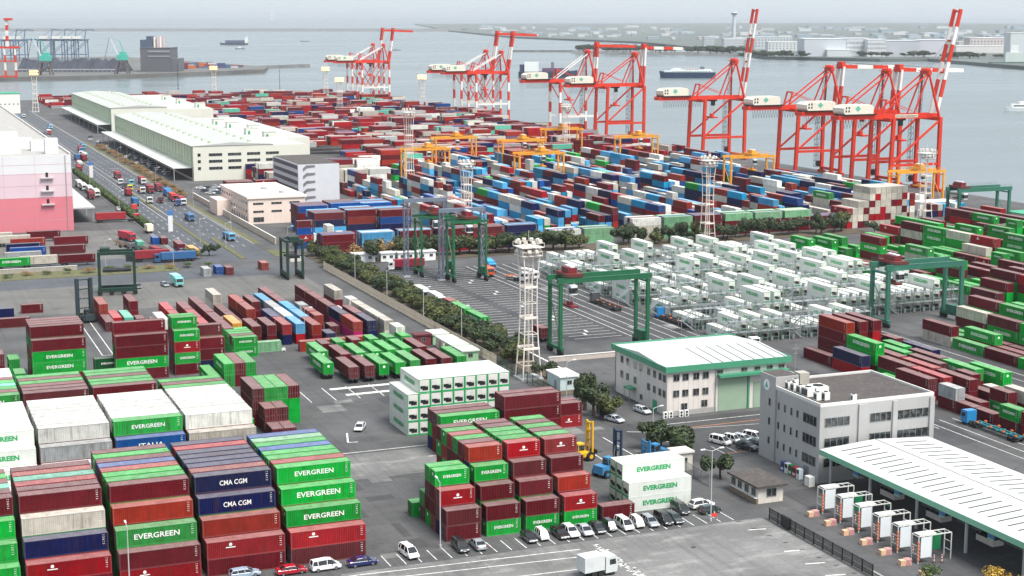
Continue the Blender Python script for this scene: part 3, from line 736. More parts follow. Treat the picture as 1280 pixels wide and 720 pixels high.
def letters(word, m, parent, side, L, zc, length, height, cx=None, bold=.02):
    me = text_mesh(word, bold)
    key = (word, m.name)
    if key not in TEXT:
        t = me.copy(); t.materials.clear(); t.materials.append(m); TEXT[key] = t
    me = TEXT[key]; w = text_mesh(word, bold)['w']; cx = L / 2 if cx is None else cx
    o = bpy.data.objects.new('lettering', me); COL.objects.link(o); o.parent = parent
    o.scale = (length / w, height, 1)
    if side == 'A': o.location = (cx - length / 2, -0.006, zc - height / 2); o.rotation_euler = (R(90), 0, 0)
    else: o.location = (cx + length / 2, W + 0.006, zc - height / 2); o.rotation_euler = (R(90), 0, R(180))
    return o
NAMES = {'long': 'shipping_container', 'short': 'short_container', 'reefer': 'reefer_container'}
CATS = {'long': 'container', 'short': 'short container', 'reefer': 'refrigerated container'}
def add_mark(root, c, me, x, z):
    o = put('marking' if me is MK else 'emblem', me, None, root)
    if me is MK: struct(o, 'stuff')
    if c['o'] == 'A': o.location = (x, -.006, z)
    else: o.location = (c['L'] - x, W + .006, z); o.rotation_euler = (0, 0, R(180))
    return o
nr = random.Random(77)
WORDS = {}
def container(c):
    k = c['kind']; cname, rgb = CC[c['c']]
    tier = 'top tier' if c['top'] and c['t'] > 1 else ('ground tier' if c['t'] == 1 else ORD[c['t']] + ' tier')
    word = 'reefer' if k == 'reefer' else ('short box' if k == 'short' else 'box')
    cn = 'white' if k == 'reefer' else cname
    lab = '%s %s, %s, %s row, %s' % (cn, word, tier, ORD[min(20, c['row'])], c['desc'])
    if len(lab.split()) > 16: lab = lab.replace(' row,', ',', 1)
    rz = 0 if c['o'] == 'A' else math.pi / 2
    loc = (c['x'] + c['jx'] * (1 if c['o'] == 'A' else .3), c['y'], c['z']) if c['o'] == 'A' else (c['x'] + W, c['y'] + c['jx'], c['z'])
    root = thing(NAMES[k], lab, CATS[k], loc, rz, 'containers of the ' + (c['desc'].split(',')[0]))
    sz = c['h'] / {'long': 2.7, 'short': 2.6, 'reefer': 2.9}[k]
    if abs(sz - 1) > .01: root.scale = (1, 1, sz)
    v = nr.uniform(.8, 1.18); col = lin(rgb); fd = nr.random() ** 3 * .16; gm = sum(col[:3]) / 3 + .06; col = tuple(c_ * v * (1 - fd) + gm * fd for c_ in col[:3]) + (1,)
    put('body', MESH[k, 'wall'], None, root, color=col)
    put('frame', MESH[k, 'frame'], None, root, color=col)
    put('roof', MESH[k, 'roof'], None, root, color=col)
    big = c['px'] > 45
    if k == 'reefer':
        put('cooling_unit', MESH[k, 'end'], None, root)
        if c['o'] == 'B' or 'parked' in c['desc']: put('fan_grille', MESH[k, 'grille'], None, root); put('end_frame', MESH[k, 'trim'], None, root)
        letters('EVERGREEN', M_GMARK, root, c['o'], c['L'], 1.55 + nr.uniform(-.06, .06), 6.6, .9, bold=.06)
        return
    doors = c['o'] == 'B' and ('door' in c['desc'] or nr.random() < .45)
    if doors or (c['o'] == 'A' and nr.random() < .3):
        for y in (.17, 1.24):
            d = put('door', MESH[k, 'door'], None, root, (0, y, 0), color=col)
            if big: put('lock_rod', MESH[k, 'rod'], None, d)
    else:
        e = put('end_wall', MESH[k, 'end'], None, root, color=col)
        if big and c['c'] == 'g': put('emblem', DOT, None, root, (.012, 1.22, 1.9))
    if c['px'] < 20: return
    word = WORDS.get((c['desc'], c['row'], c['t']))
    if word: letters(word, M_WMARK, root, c['o'], c['L'], 1.35 if len(word) > 5 else 1.3, c['L'] * (.36 if len(word) > 5 else .36), .8)
    elif c['c'] in 'gd': s_ = nr.uniform(.86, 1.06); letters('EVERGREEN', M_WMARK, root, c['o'], c['L'], 1.45 + nr.uniform(-.1, .12), c['L'] * .55 * s_, (.82 if k == 'long' else .5) * s_)
    elif c['c'] in 'r' and k == 'short': add_mark(root, c, LOGO, c['L'] / 2, 1.35)
    elif c['c'] in 'r' and big: add_mark(root, c, LOGO, c['L'] * .3, 1.8)
    if big and c['c'] != 'w': add_mark(root, c, MK, c['L'] - .85, 2.35)
WORDS[('white-roofed bay with the ITALIA box', 3, 4)] = 'ITALIA'
WORDS[('stepped bay with two navy front boxes', 3, 4)] = 'CMA CGM'; WORDS[('stepped bay with two navy front boxes', 4, 5)] = 'CMA CGM'
WORDS[('row behind the dark trees', 1, 1)] = 'SITC'; WORDS[('row behind the dark trees', 2, 1)] = 'SITC'
for k in pick:
    for i in pick[k]: container(CONT[i])
# the rest, too many and too small to pick apart, as one mass with its own edges
V = []; Fc = []; Cl = []; Mi = []
def lum(rgb):
    c = lin(rgb); return (c[0], c[1], c[2])
nfar = 0
for i, c in enumerate(CONT):
    if c.get('own'): continue
    far = c['y'] > 533
    if c['px'] == 0 and (far or c['z'] > 0.1 and False): continue
    if c['px'] == 0 and c['desc'] == 'far field': continue
    a, b_, y0, y1 = extents(c); z0, z1 = c['z'] + .02, c['z'] + c['h'] - .03; o = len(V); nfar += 1
    V += [(a, y0, z0), (b_, y0, z0), (b_, y1, z0), (a, y1, z0), (a, y0, z1), (b_, y0, z1), (b_, y1, z1), (a, y1, z1)]
    Fc += [(o, o + 1, o + 5, o + 4), (o + 1, o + 2, o + 6, o + 5), (o + 2, o + 3, o + 7, o + 6), (o + 3, o, o + 4, o + 7), (o + 4, o + 5, o + 6, o + 7), (o + 3, o + 2, o + 1, o)]
    v = nr.uniform(.85, 1.4); col = lum(CC[c['c']][1])
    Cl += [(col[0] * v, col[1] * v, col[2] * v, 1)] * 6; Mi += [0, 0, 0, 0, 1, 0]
me = bpy.data.meshes.new('stacked_containers'); me.from_pydata(V, [], Fc)
at = me.attributes.new('paint', 'FLOAT_COLOR', 'FACE')
at.data.foreach_set('color', np.array(Cl, np.float32).ravel()); me.polygons.foreach_set('material_index', Mi); me.update()
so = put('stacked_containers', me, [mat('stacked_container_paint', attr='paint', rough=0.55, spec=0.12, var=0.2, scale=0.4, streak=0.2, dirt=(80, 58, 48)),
                                    mat('stacked_container_roof_paint', attr='paint', rough=0.6, var=0.25, scale=0.4, pale_mix=0.22, spec=0.3)])  # same paler roof colour, chalking and light from above mixed in
struct(so, 'stuff'); so['label'] = 'mass of stacked containers filling the yards beyond the trees and lanes'
print('mass containers', nfar)
# ------------------------------------------------------------------ buildings
M_GLASS = mat('dark_window_glass', (34, 40, 44), 0.1, var=0.5, scale=0.9, spec=0.8, dirt=(124, 126, 120), dirtamt=0.55)
M_ALU = mat('aluminium_frame', (150, 152, 152), 0.45, 0.3, var=0.08)
M_GREENF = mat('green_fascia', (66, 142, 110), 0.5, var=0.1, scale=0.3, streak=0.15)
M_WHITER = mat('white_sheet_roof', (186, 189, 189), 0.5, var=0.07, scale=0.2, dirt=(168, 166, 160), dirtamt=0.25)
WM = {}
def window(root, face, at, u, z, w, h, mull=2):
    """frame with a dark pane behind it; face 'y' looks to -Y, face 'x' looks to -X"""
    k = (face, round(w, 2), round(h, 2), mull)
    if k not in WM:
        f = MB(); t = .07
        def bar(u0, u1, z0, z1):
            if face == 'y': f.box(u0, u1, -.06, .02, z0, z1)
            else: f.box(-.06, .02, u0, u1, z0, z1)
        bar(0, w, 0, t); bar(0, w, h - t, h); bar(0, t, t, h - t); bar(w - t, w, t, h - t)
        for i in range(1, mull): bar(w * i / mull - t / 2, w * i / mull + t / 2, t, h - t)
        g = MB()
        if face == 'y': g.box(t, w - t, -.025, .01, t, h - t)
        else: g.box(-.025, .01, t, w - t, t, h - t)
        a, b = f.mesh('window'), g.mesh('pane'); a.materials.append(M_ALU); b.materials.append(M_GLASS); WM[k] = (a, b)
    a, b = WM[k]
    loc = (u, at, z) if face == 'y' else (at, u, z)
    o = put('window', a, None, root, loc); put('pane', b, None, o); return o
def part(root, name, m, *boxes):
    b = MB()
    for x in boxes: b.box(*x)
    return b.build(name, m, root)
# --- grey four-storey office at the gate
M_OFF = mat('office_panel', (166, 166, 165), 0.6, var=0.1, scale=0.15, streak=0.16, dirt=(132, 132, 130))
M_BITU = mat('bitumen_roof', (74, 68, 66), 0.85, var=0.28, scale=0.35, dirt=(112, 106, 100), dirtamt=0.4)
OX, OY = 156.5, 238.0
of = thing('office_building', 'grey flat-roofed office block with dark window bands joined to the gate canopy', 'building', (OX, OY, 0))
part(of, 'wall', M_OFF, (0, 25, 0, 20.5, 0, 14.4))
rf = part(of, 'roof', M_BITU, (.3, 24.7, .3, 20.2, 14.4, 14.55))
part(of, 'parapet', mat('parapet_coping', (210, 208, 204), .6, var=.08), (0, 25, 0, .3, 14.4, 15), (0, 25, 20.2, 20.5, 14.4, 15), (0, .3, .3, 20.2, 14.4, 15), (24.7, 25, .3, 20.2, 14.4, 15))
part(of, 'stair_tower', M_OFF, (-.06, 5.0, 15.4, 21.0, 0, 16.7)); part(of, 'stair_tower_roof', M_BITU, (.2, 4.7, 15.7, 20.7, 16.7, 16.8))
part(of, 'pilaster', M_OFF, (8.2, 10.2, -.35, -.004, 0, 14.2)); part(of, 'pilaster', M_OFF, (15.7, 16.7, -.35, -.004, 0, 14.2)); part(of, 'pilaster', M_OFF, (24.0, 25, -.35, -.004, 0, 14.2))
for z in (2.9, 6.7, 10.5):
    window(of, 'y', -.01, 1.0, z, 5.4, 1.75, 4); window(of, 'y', -.01, 10.8, z, 4.7, 1.75, 4); window(of, 'y', -.01, 16.9, z, 7.0, 1.75, 5)
    window(of, 'x', -.01, 1.0, z - .1, 4.6, 1.9, 4)
    for y in (7.2, 9.3, 11.6, 13.8): window(of, 'x', -.01, y, z + .1, .7, 1.5, 1)
    window(of, 'x', -.07, 17.0, z + .2, .8, 1.5, 1)
part(of, 'downpipe', M_ALU, (-.15, -.005, 15.0, 15.15, 0, 14.3))
em = MB(); em.tube((-.14, 18.6, 14.6), (-.065, 18.6, 14.6), 1.05, 20); em = em.build('sign_disc', mat('sign_white', (232, 240, 238), .5, var=.02), of)
tr = MB(); tr.prism([(18.0, 14.1), (19.2, 14.1), (18.6, 15.3)], 'x', -.17, -.145); tr.build('emblem', mat('sign_teal', (96, 172, 154), .5, var=.02), em)
part(of, 'door', mat('grey_door', (132, 134, 136), .5), (-.08, -.005, 3.2, 5.0, 0.0, 2.3))
for k, (x, y, w, d, h) in enumerate(((1.2, 13.0, .9, 1.2, 1.6), (1.3, 11.2, .9, 1.3, 1.7), (1.4, 9.2, 1.0, 1.4, 1.7), (1.4, 6.6, 1.6, 2.2, 1.8), (3.4, 6.8, 2.8, 3.2, 1.7), (1.5, 3.6, 1.0, 1.2, 1.6), (3.0, 3.2, 1.1, 1.2, 1.6), (7.6, 1.0, .9, .8, 1.3), (2.6, 13.0, .9, .9, 2.0))):
    a = thing('air_conditioner', 'white air conditioner on the office roof, %s counting from the stair tower' % ORD[k + 1], 'air conditioner', (OX + x, OY + y, 14.55), 0, 'air conditioners on the office roof')
    part(a, 'casing', mat('ac_casing', (226, 226, 222), .5, var=.08), (0, w, 0, d, .12, h)); part(a, 'foot', M_ALU, (.05, w - .05, .1, .2, 0, .12), (.05, w - .05, d - .2, d - .1, 0, .12))
    f = MB(); f.tube((w / 2, d / 2, h), (w / 2, d / 2, h + .08), min(w, d) * .38, 12); f.build('fan', M_BLACK, a)
    part(a, 'grille', mat('ac_grille', (70, 72, 74), .6), (-.02, 0, .12, d - .12, .3, h - .3))
am = thing('antenna_mast', 'slim antenna mast with brackets on the office stair tower', 'antenna', (OX + 6.4, OY + 19.0, 14.55))
b = MB(); b.tube((0, 0, 0), (0, 0, 7.5), .06, 6); b.build('mast', M_ALU, am)
b = MB(); b.tube((-.7, 0, 6.6), (.7, 0, 6.6), .03, 5); b.tube((-.5, 0, 5.6), (.5, 0, 5.6), .03, 5); b.build('crossarm', M_ALU, am)
tk = MB(); tk.box(OX + 5.3, OX + 7.4, OY + 15.4, OY + 17.6, 14.56, 17.0); tag(tk.build('water_tank', mat('tank_beige', (170, 166, 156), .6, streak=.25, var=.15)), 'weathered beige tank box on the office roof by the stair tower', 'tank')
# --- workshop with green eaves
M_WSH = mat('workshop_sheet', (214, 208, 202), 0.55, var=0.1, scale=0.25, streak=0.2, dirt=(168, 150, 138))
M_SHUT = mat('pale_green_shutter', (150, 172, 150), 0.5, var=0.08, scale=0.3)
ws = thing('workshop_building', 'white two-storey workshop with green eaves and tall pale green shutters', 'building', (153.4, 292.0, 0))
WX, WY = 29.4, 25.4
part(ws, 'wall', M_WSH, (0, WX, 0, WY, 0, 9.7))
b = MB()
for k in range(24): b.box(.3 + k * 1.22, .38 + k * 1.22, -.05, -.004, 0, 9.5)
for k in range(20): b.box(-.05, -.004, .4 + k * 1.22, .48 + k * 1.22, 0, 9.5)
rb = b.build('cladding_rib', M_WSH, ws); struct(rb, 'stuff')
part(ws, 'skirting', mat('grey_render', (162, 160, 158), .7), (.9, 12, -.09, -.055, 0, 1.1))
part(ws, 'fascia', M_GREENF, (-.8, WX + .8, -.8, -.55, 9.7, 11), (-.8, WX + .8, WY + .55, WY + .8, 9.7, 11), (-.8, -.55, -.55, WY + .55, 9.7, 11), (WX + .55, WX + .8, -.55, WY + .55, 9.7, 11))
b = MB(); b.add([(-.55, -.55, 10.7), (WX + .55, -.55, 10.7), (WX + .55, WY / 2, 11.7), (-.55, WY / 2, 11.7), (WX + .55, WY + .55, 10.7), (-.55, WY + .55, 10.7), (-.55, -.55, 9.75), (WX + .55, -.55, 9.75), (WX + .55, WY + .55, 9.75), (-.55, WY + .55, 9.75)],
    [(0, 1, 2, 3), (3, 2, 4, 5), (6, 7, 1, 0), (8, 9, 5, 4), (9, 6, 0, 3, 5), (7, 8, 4, 2, 1), (9, 8, 7, 6)])
rf = b.build('roof', M_WHITER, ws)
for k in range(8):
    x = 11 + k * 2.6; q = MB(); q.beam((x, -.3, 10.74), (x, WY / 2 - .2, 11.68), .26, .1); q.build('roof_seam', mat('roof_seam_grey', (96, 98, 100), .6), rf)
for x in (1.4, 3.6, 6.2, 8.5):
    if x != 3.6: pass
    window(ws, 'y', -.06, x, 7.6, 1.5, 1.5, 2); window(ws, 'y', -.06, x, 4.1, 1.5, 1.5, 2)
window(ws, 'y', -.06, 3.4, 1.1, 1.5, 1.5, 2); window(ws, 'y', -.06, 8.3, 1.4, 1.5, 1.5, 2)
for x in (12.0, 18.0, 21.3, 24.4, 27.4): window(ws, 'y', -.06, x, 8.4, 1.5, .8, 2)
for y in (.6, 2.6, 5.2, 8.0, 12.0, 14.6, 18.4, 21.4):
    window(ws, 'x', -.06, y, 7.3, 1.3, 1.6, 2)
    if y not in (12.0,): window(ws, 'x', -.06, y, 3.9, 1.3, 1.6, 2)
window(ws, 'x', -.06, 11.5, 1.0, 1.3, 1.2, 2)
for x, w, h in ((12.4, 7.2, 7.4), (21.2, 7.0, 5.8), (28.3, 1.0, 5.8)):
    b = MB(); b.box(x, x + w, -.07, -.004, 0, h)
    for k in range(int(h / .35)): b.box(x + .06, x + w - .06, -.1, -.07, .1 + k * .35, .36 + k * .35)
    b.build('shutter', M_SHUT, ws)
part(ws, 'door_post', M_GREENF, (19.65, 20.1, -.3, -.004, 0, 7.6)); part(ws, 'canopy', M_GREENF, (12.0, WX, -1.6, -.06, 7.7, 8.3))
part(ws, 'porch_canopy', M_GREENF, (-1.8, -.06, 14.6, 17.6, 2.7, 3.1)); part(ws, 'porch_post', M_ALU, (-1.7, -1.6, 14.7, 14.8, 0, 2.7)); part(ws, 'porch_post', M_ALU, (-1.7, -1.6, 17.4, 17.5, 0, 2.7))
part(ws, 'door', mat('teal_door', (56, 160, 120), .5), (-.09, -.055, 4.6, 6.6, 0, 2.4)); part(ws, 'downpipe', M_ALU, (-.16, -.06, 25.2, 25.4, 0, 9.6)); part(ws, 'downpipe', M_ALU, (11.6, 11.75, -.18, -.06, 0, 9.6))
for k in range(4):
    a = thing('condenser_unit', 'white outdoor condenser, %s from the workshop corner' % ORD[k + 1], 'air conditioner', (151.8 + k * 1.3 - .1 + (1.2 if k > 1 else 0), 290.2, 0), 0, 'condensers by the workshop wall')
    part(a, 'casing', MATS['ac_casing'], (0, .95, 0, .5, .1, 1.5)); part(a, 'foot', M_ALU, (.05, .9, .05, .45, 0, .1))
    for z in (.45, 1.1): f = MB(); f.tube((.5, -.02, z), (.5, 0, z), .27, 12); f.build('fan', M_BLACK, a)
# --- gate canopy
M_CANR = mat('canopy_sheet', (190, 192, 191), .5, var=.05, scale=.2, dirt=(180, 176, 168), dirtamt=.15)
M_STEEL = mat('galvanised_steel', (176, 180, 182), .5, .2, var=.1)
M_PALEG = mat('pale_green_fascia', (120, 178, 150), .5, var=.08, scale=.3)
GX0, GX1, GY0, GY1, GZ = 155.6, 179.4, 178.4, 236.4, 7.0
gc = thing('gate_canopy', 'long white gate canopy with pale green edge on round columns', 'canopy', (GX0, GY0, 0))
gw, gl = GX1 - GX0, GY1 - GY0
b = MB(); b.add([(0, 0, GZ + .02), (gw, 0, GZ + .02), (gw, gl, GZ + .02), (0, gl, GZ + .02), (gw / 2, 0, GZ + .75), (gw / 2, gl, GZ + .75), (0, 0, GZ - .1), (gw, 0, GZ - .1), (gw, gl, GZ - .1), (0, gl, GZ - .1)],
    [(0, 4, 5, 3), (4, 1, 2, 5), (9, 8, 7, 6), (6, 7, 1, 4, 0), (8, 9, 3, 5, 2), (9, 6, 0, 3), (7, 8, 2, 1)])
rf = b.build('roof', M_CANR, gc)
part(gc, 'fascia', M_PALEG, (-.12, -.004, -.12, gl, GZ - .95, GZ + .05)); part(gc, 'fascia', M_PALEG, (-.004, gw, -.12, -.004, GZ - .95, GZ + .05))
sm = mat('roof_joint_grey', (58, 60, 64), .7, var=.1)
for k in range(23):
    y = 2.2 + k * 2.4
    for a, c in ((2.6, 9.2), (14.4, 21.2)):
        s = lambda x: GZ + .02 + .73 * (1 - abs(x - gw / 2) / (gw / 2))
        q = MB(); q.beam((a, y, s(a) + .015), (c, y, s(c) + .015), .3, .06); q.build('roof_joint', sm, rf)
q = MB()
for k in range(110): q.box(gw / 2 - .12, gw / 2 + .12, .3 + k * .525, .55 + k * .525, GZ + .74, GZ + .8)
struct(q.build('ridge_bolt', sm, rf), 'stuff')
for k, y in enumerate((44.9, 31.4, 18.4, 4.6, 57.2)):
    for x in (2.0, gw - 2.0):
        q = MB(); q.tube((x, y, 0), (x, y, GZ - .1), .28, 12); q.build('column', M_STEEL, gc)
for x in (1.2, 8, 16, gw - 1.2):
    q = MB()
    q.beam((x, .5, GZ - .35), (x, gl - .5, GZ - .35), .2, .25); q.beam((x, .5, GZ - 1.5), (x, gl - .5, GZ - 1.5), .12, .12)
    for k in range(28): q.beam((x, 1 + k * 2, GZ - 1.5), (x, 2 + k * 2, GZ - .4), .07); q.beam((x, 2 + k * 2, GZ - .4), (x, 3 + k * 2, GZ - 1.5), .07)
    q.build('truss', mat('truss_grey', (92, 96, 98), .6), gc)
for k in range(5):
    y = 8 + k * 10.5
    part(gc, 'catwalk', MATS['truss_grey'], (2.4, 4.0, y - 3, y + 3, GZ - 2.6, GZ - 2.45), (2.4, 2.46, y - 3, y + 3, GZ - 1.6, GZ - 1.52))
for k in range(4):
    y = 10 + k * 12.2; l_ = thing('lane_sign', 'blue and white lane sign hung under the gate canopy, %s lane' % ORD[k + 1], 'sign', (GX0 + .6, GY0 + y, GZ - 2.0), 0, 'lane signs under the gate canopy')
    part(l_, 'board', mat('sign_blue', (52, 96, 150), .5), (0, .12, 0, 1.6, 0, .9)); part(l_, 'hanger', M_STEEL, (.04, .08, .2, .26, .9, 1.9), (.04, .08, 1.3, 1.36, .9, 1.9))
    part(l_, 'panel_edge', M_PALEG, (-.02, -.004, .05, 1.55, -.25, -.02))
# booths inside
for k in range(4):
    y = 184 + k * 13.4
    bo = thing('gate_booth', 'small glazed inspection booth under the gate canopy, %s lane' % ORD[k + 1], 'booth', (163.4, y, 0), 0, 'booths under the gate canopy')
    part(bo, 'wall', M_WSH, (0, 2.2, 0, 4.2, 0, 1.0), (0, 2.2, 0, 4.2, 2.3, 2.7)); part(bo, 'glazing', M_GLASS, (.05, 2.15, .05, 4.15, 1.0, 2.3)); part(bo, 'roof', M_WHITER, (-.2, 2.4, -.2, 4.4, 2.7, 2.85))
# lane portals before the canopy
for k in range(6):
    y = 222.4 - k * 5.4
    p = thing('lane_portal', 'white scanner portal with striped post at the %s truck lane' % ORD[k + 1], 'lane portal', (147.4, y, 0), 0, 'scanner portals at the truck lanes')
    b = MB()
    for dx in (0, 6.2):
        for dy in (0, 1.7): b.beam((dx, dy, 0), (dx, dy, 4.4), .14)
        for z in (1.4, 2.8, 4.35): b.beam((dx, 0, z), (dx, 1.7, z), .09)
    for dy in (0, 1.7): b.beam((0, dy, 4.4), (6.2, dy, 4.4), .14)
    for x in (1.5, 3.0, 4.6): b.beam((x, 0, 4.4), (x, 1.7, 4.4), .09)
    b.build('frame', mat('portal_white', (206, 206, 202), .5, var=.08), p)
    part(p, 'panel', mat('portal_panel', (214, 220, 224), .45, var=.05), (.35, 2.3, -.16, -.06, .9, 4.2)); part(p, 'panel_edge', MATS['portal_white'], (2.3, 2.42, -.18, -.04, .7, 4.4))
    b = MB()
    for i in range(6): b.box(-.16, .16, -.16, .16, .5 + i * .55, .78 + i * .55)
    b.build('stripe', mat('safety_orange', (204, 112, 72), .6), p)
    part(p, 'lintel', MATS['portal_white'], (.2, 3.4, .1, 1.6, 4.5, 4.62))
    if k in (1, 5): part(p, 'board', mat('board_green', (20, 110, 70), .5), (4.0, 5.6, 1.78, 1.86, 1.2, 4.0))
    if k == 2: part(p, 'board', MATS['board_green'], (6.3, 6.36, .1, 1.6, 3.6, 4.3))
    for dx, dy in ((2.6, -.6), (3.8, -1.0)):
        c = thing('traffic_bollard', 'red and white striped bollard by the %s scanner portal' % ORD[k + 1], 'bollard', (147.4 + dx, y + dy, 0), 0, 'striped bollards at the gate')
        b = MB(); b.tube((0, 0, 0), (0, 0, 1.3), .11, 8); b.build('post', mat('bollard_white', (220, 216, 210), .6), c)
        b = MB()
        for z in (.15, .65, 1.1): b.tube((0, 0, z), (0, 0, z + .18), .125, 8)
        b.build('band', mat('bollard_red', (178, 40, 48), .6), c); b = MB(); b.tube((0, 0, 0), (0, 0, .08), .3, 10); b.build('base', M_BLACK, c)
for k in range(7):
    y = 222.0 - k * 5.25
    c = thing('crash_block', 'red and white striped concrete block at the head of the %s lane' % ORD[k + 1], 'crash block', (145.2, y, 0), R(-4), 'striped crash blocks at the truck lanes')
    b = MB(); b.box(0, .95, -.5, .5, 0, 1.0); b.build('block', mat('block_white', (206, 200, 194), .8, var=.12), c); b = MB(); b.box(-.95, -.02, -.46, .46, 0, .85); b.build('end_block', mat('block_cream', (212, 172, 142), .8, var=.15), c)
    b = MB()
    for i in range(4):                    # slanting stripes standing a little proud of the block faces
        u = .0 + i * .23; b.add([(u, -.512, .02), (u + .13, -.512, .02), (u + .24 if i < 3 else .94, -.512, .98), (u + .11 if i < 3 else .82, -.512, .98)], [(0, 1, 2, 3)]); b.add([(u + .02, -.48, 1.012), (u + .14, -.48, 1.012), (u + .22, .48, 1.012), (u + .1, .48, 1.012)], [(0, 1, 2, 3)])
    b.build('stripe', mat('stripe_red', (176, 36, 44), .6), c, fix=False)
# --- guard house
gh = thing('guard_house', 'small gatehouse with flat dark roof and pale counter windows', 'gatehouse', (139.4, 231.0, 0))
part(gh, 'wall', mat('gatehouse_cream', (206, 200, 190), .7, streak=.15), (.5, 5.6, .4, 9.6, 0, 2.9)); part(gh, 'base', mat('stone_base', (128, 112, 96), .8, var=.25, scale=1.5), (.1, .48, .2, 9.6, 0, 1.0))
part(gh, 'roof', M_BITU, (-.2, 6.2, -.3, 10.2, 3.0, 3.35)); part(gh, 'eave', mat('dark_eave', (50, 44, 44), .6), (0, 6, -.1, 10, 2.9, 3.0))
for y in (1.2, 3.6, 6.0, 8.2): window(gh, 'x', .47, y, 1.15, 1.4, 1.4, 2)
window(gh, 'y', .38, 2.2, 1.1, 2.0, 1.5, 2); part(gh, 'counter', MATS['parapet_coping'], (-.1, .48, .4, 9.4, 1.02, 1.1))
for k, (c, l_) in enumerate((((40, 74, 140), 'blue'), ((214, 216, 214), 'white'), ((30, 120, 62), 'green'), ((172, 26, 44), 'red'), ((206, 220, 226), 'pale blue'))):
    v = thing('vending_machine', '%s drinks vending machine against the office wall' % l_, 'vending machine', (154.6, 246.8 - k * 1.35, 0), 0)
    part(v, 'cabinet', mat('vend_%d' % k, c, .4, var=.06), (0, .9, 0, 1.1, 0, 1.9)); part(v, 'display', M_GLASS, (-.03, -.004, .12, .98, 1.0, 1.75)); part(v, 'panel', mat('vend_panel', (212, 212, 210), .5), (-.03, -.004, .12, .98, .35, .75))
bx = thing('utility_cabinet', 'pale utility cabinet at the office corner by the gate', 'cabinet', (153.6, 236.4, 0)); part(bx, 'box', MATS['ac_casing'], (0, 1.2, 0, 1.6, 0, 1.9)); part(bx, 'plinth', MATS['stone_base'], (-.1, 1.3, -.1, 1.7, 0, .1))
# --- pink cold store
M_PK = [mat('pink_panel', (204, 116, 128), .6, var=.06, scale=.1), mat('light_pink_panel', (210, 186, 194), .6, var=.05, scale=.1), mat('cold_store_white', (212, 212, 214), .6, var=.05, scale=.1)]
pk = thing('cold_store', 'tall cold store in bands of white, pale pink and pink', 'building', (-40, 645, 0))
part(pk, 'lower_wall', M_PK[0], (0, 111, 0, 420, 0, 13.6)); part(pk, 'middle_wall', M_PK[1], (0, 111, 0, 420, 13.6, 23)); part(pk, 'upper_wall', M_PK[2], (0, 111, 0, 420, 23, 30.2))
part(pk, 'roof', mat('gravel_roof', (160, 158, 154), .9, var=.2, scale=.3), (.5, 110.5, .5, 419.5, 29.6, 30.25)); part(pk, 'parapet', mat('roof_rim', (196, 188, 184), .6), (110.3, 111.02, 0, 420, 30.2, 31.0))
for k, (x, y, s, h) in enumerate(((84, 10, 9, 5.5), (98, 22, 6, 4), (92, 36, 8, 4), (102, 6, 5, 6), (88, 58, 8, 5), (76, 20, 6, 6), (80, 84, 8, 4))): part(pk, 'roof_plant', M_PK[2], (x, x + s, y, y + s, 30.25, 30.25 + h))
for z in (10.5, 15.8, 21.0): part(pk, 'balcony', mat('balcony_grey', (186, 182, 180), .6), (99, 104, -1.1, -.004, z, z + .5)); part(pk, 'door', M_BLACK, (101, 102, -.06, -.004, z + .6, z + 2.4))
jm = mat('panel_joint_grey', (186, 150, 156), .7)
for z in (4.5, 9.0, 13.6, 18.3, 23.0, 26.6): part(pk, 'panel_joint', jm, (0, 111, -.03, -.004, z - .06, z + .06))
for x in range(61, 111, 12): part(pk, 'panel_joint', jm, (x, x + .09, -.028, -.004, 0, 30.1))
part(pk, 'downpipe', M_ALU, (108.6, 108.8, -.2, -.035, 0, 30))
part(pk, 'dock_canopy', mat('canopy_ribbed', (176, 178, 180), .6, var=.1), (111.05, 122, 20, 220, 6, 6.5)); part(pk, 'dock_wall', M_BLACK, (111.02, 111.3, 20, 220, 0, 5.9))
for y in range(24, 220, 22): part(pk, 'dock_post', M_STEEL, (121.4, 121.7, y, y + .3, 0, 6))
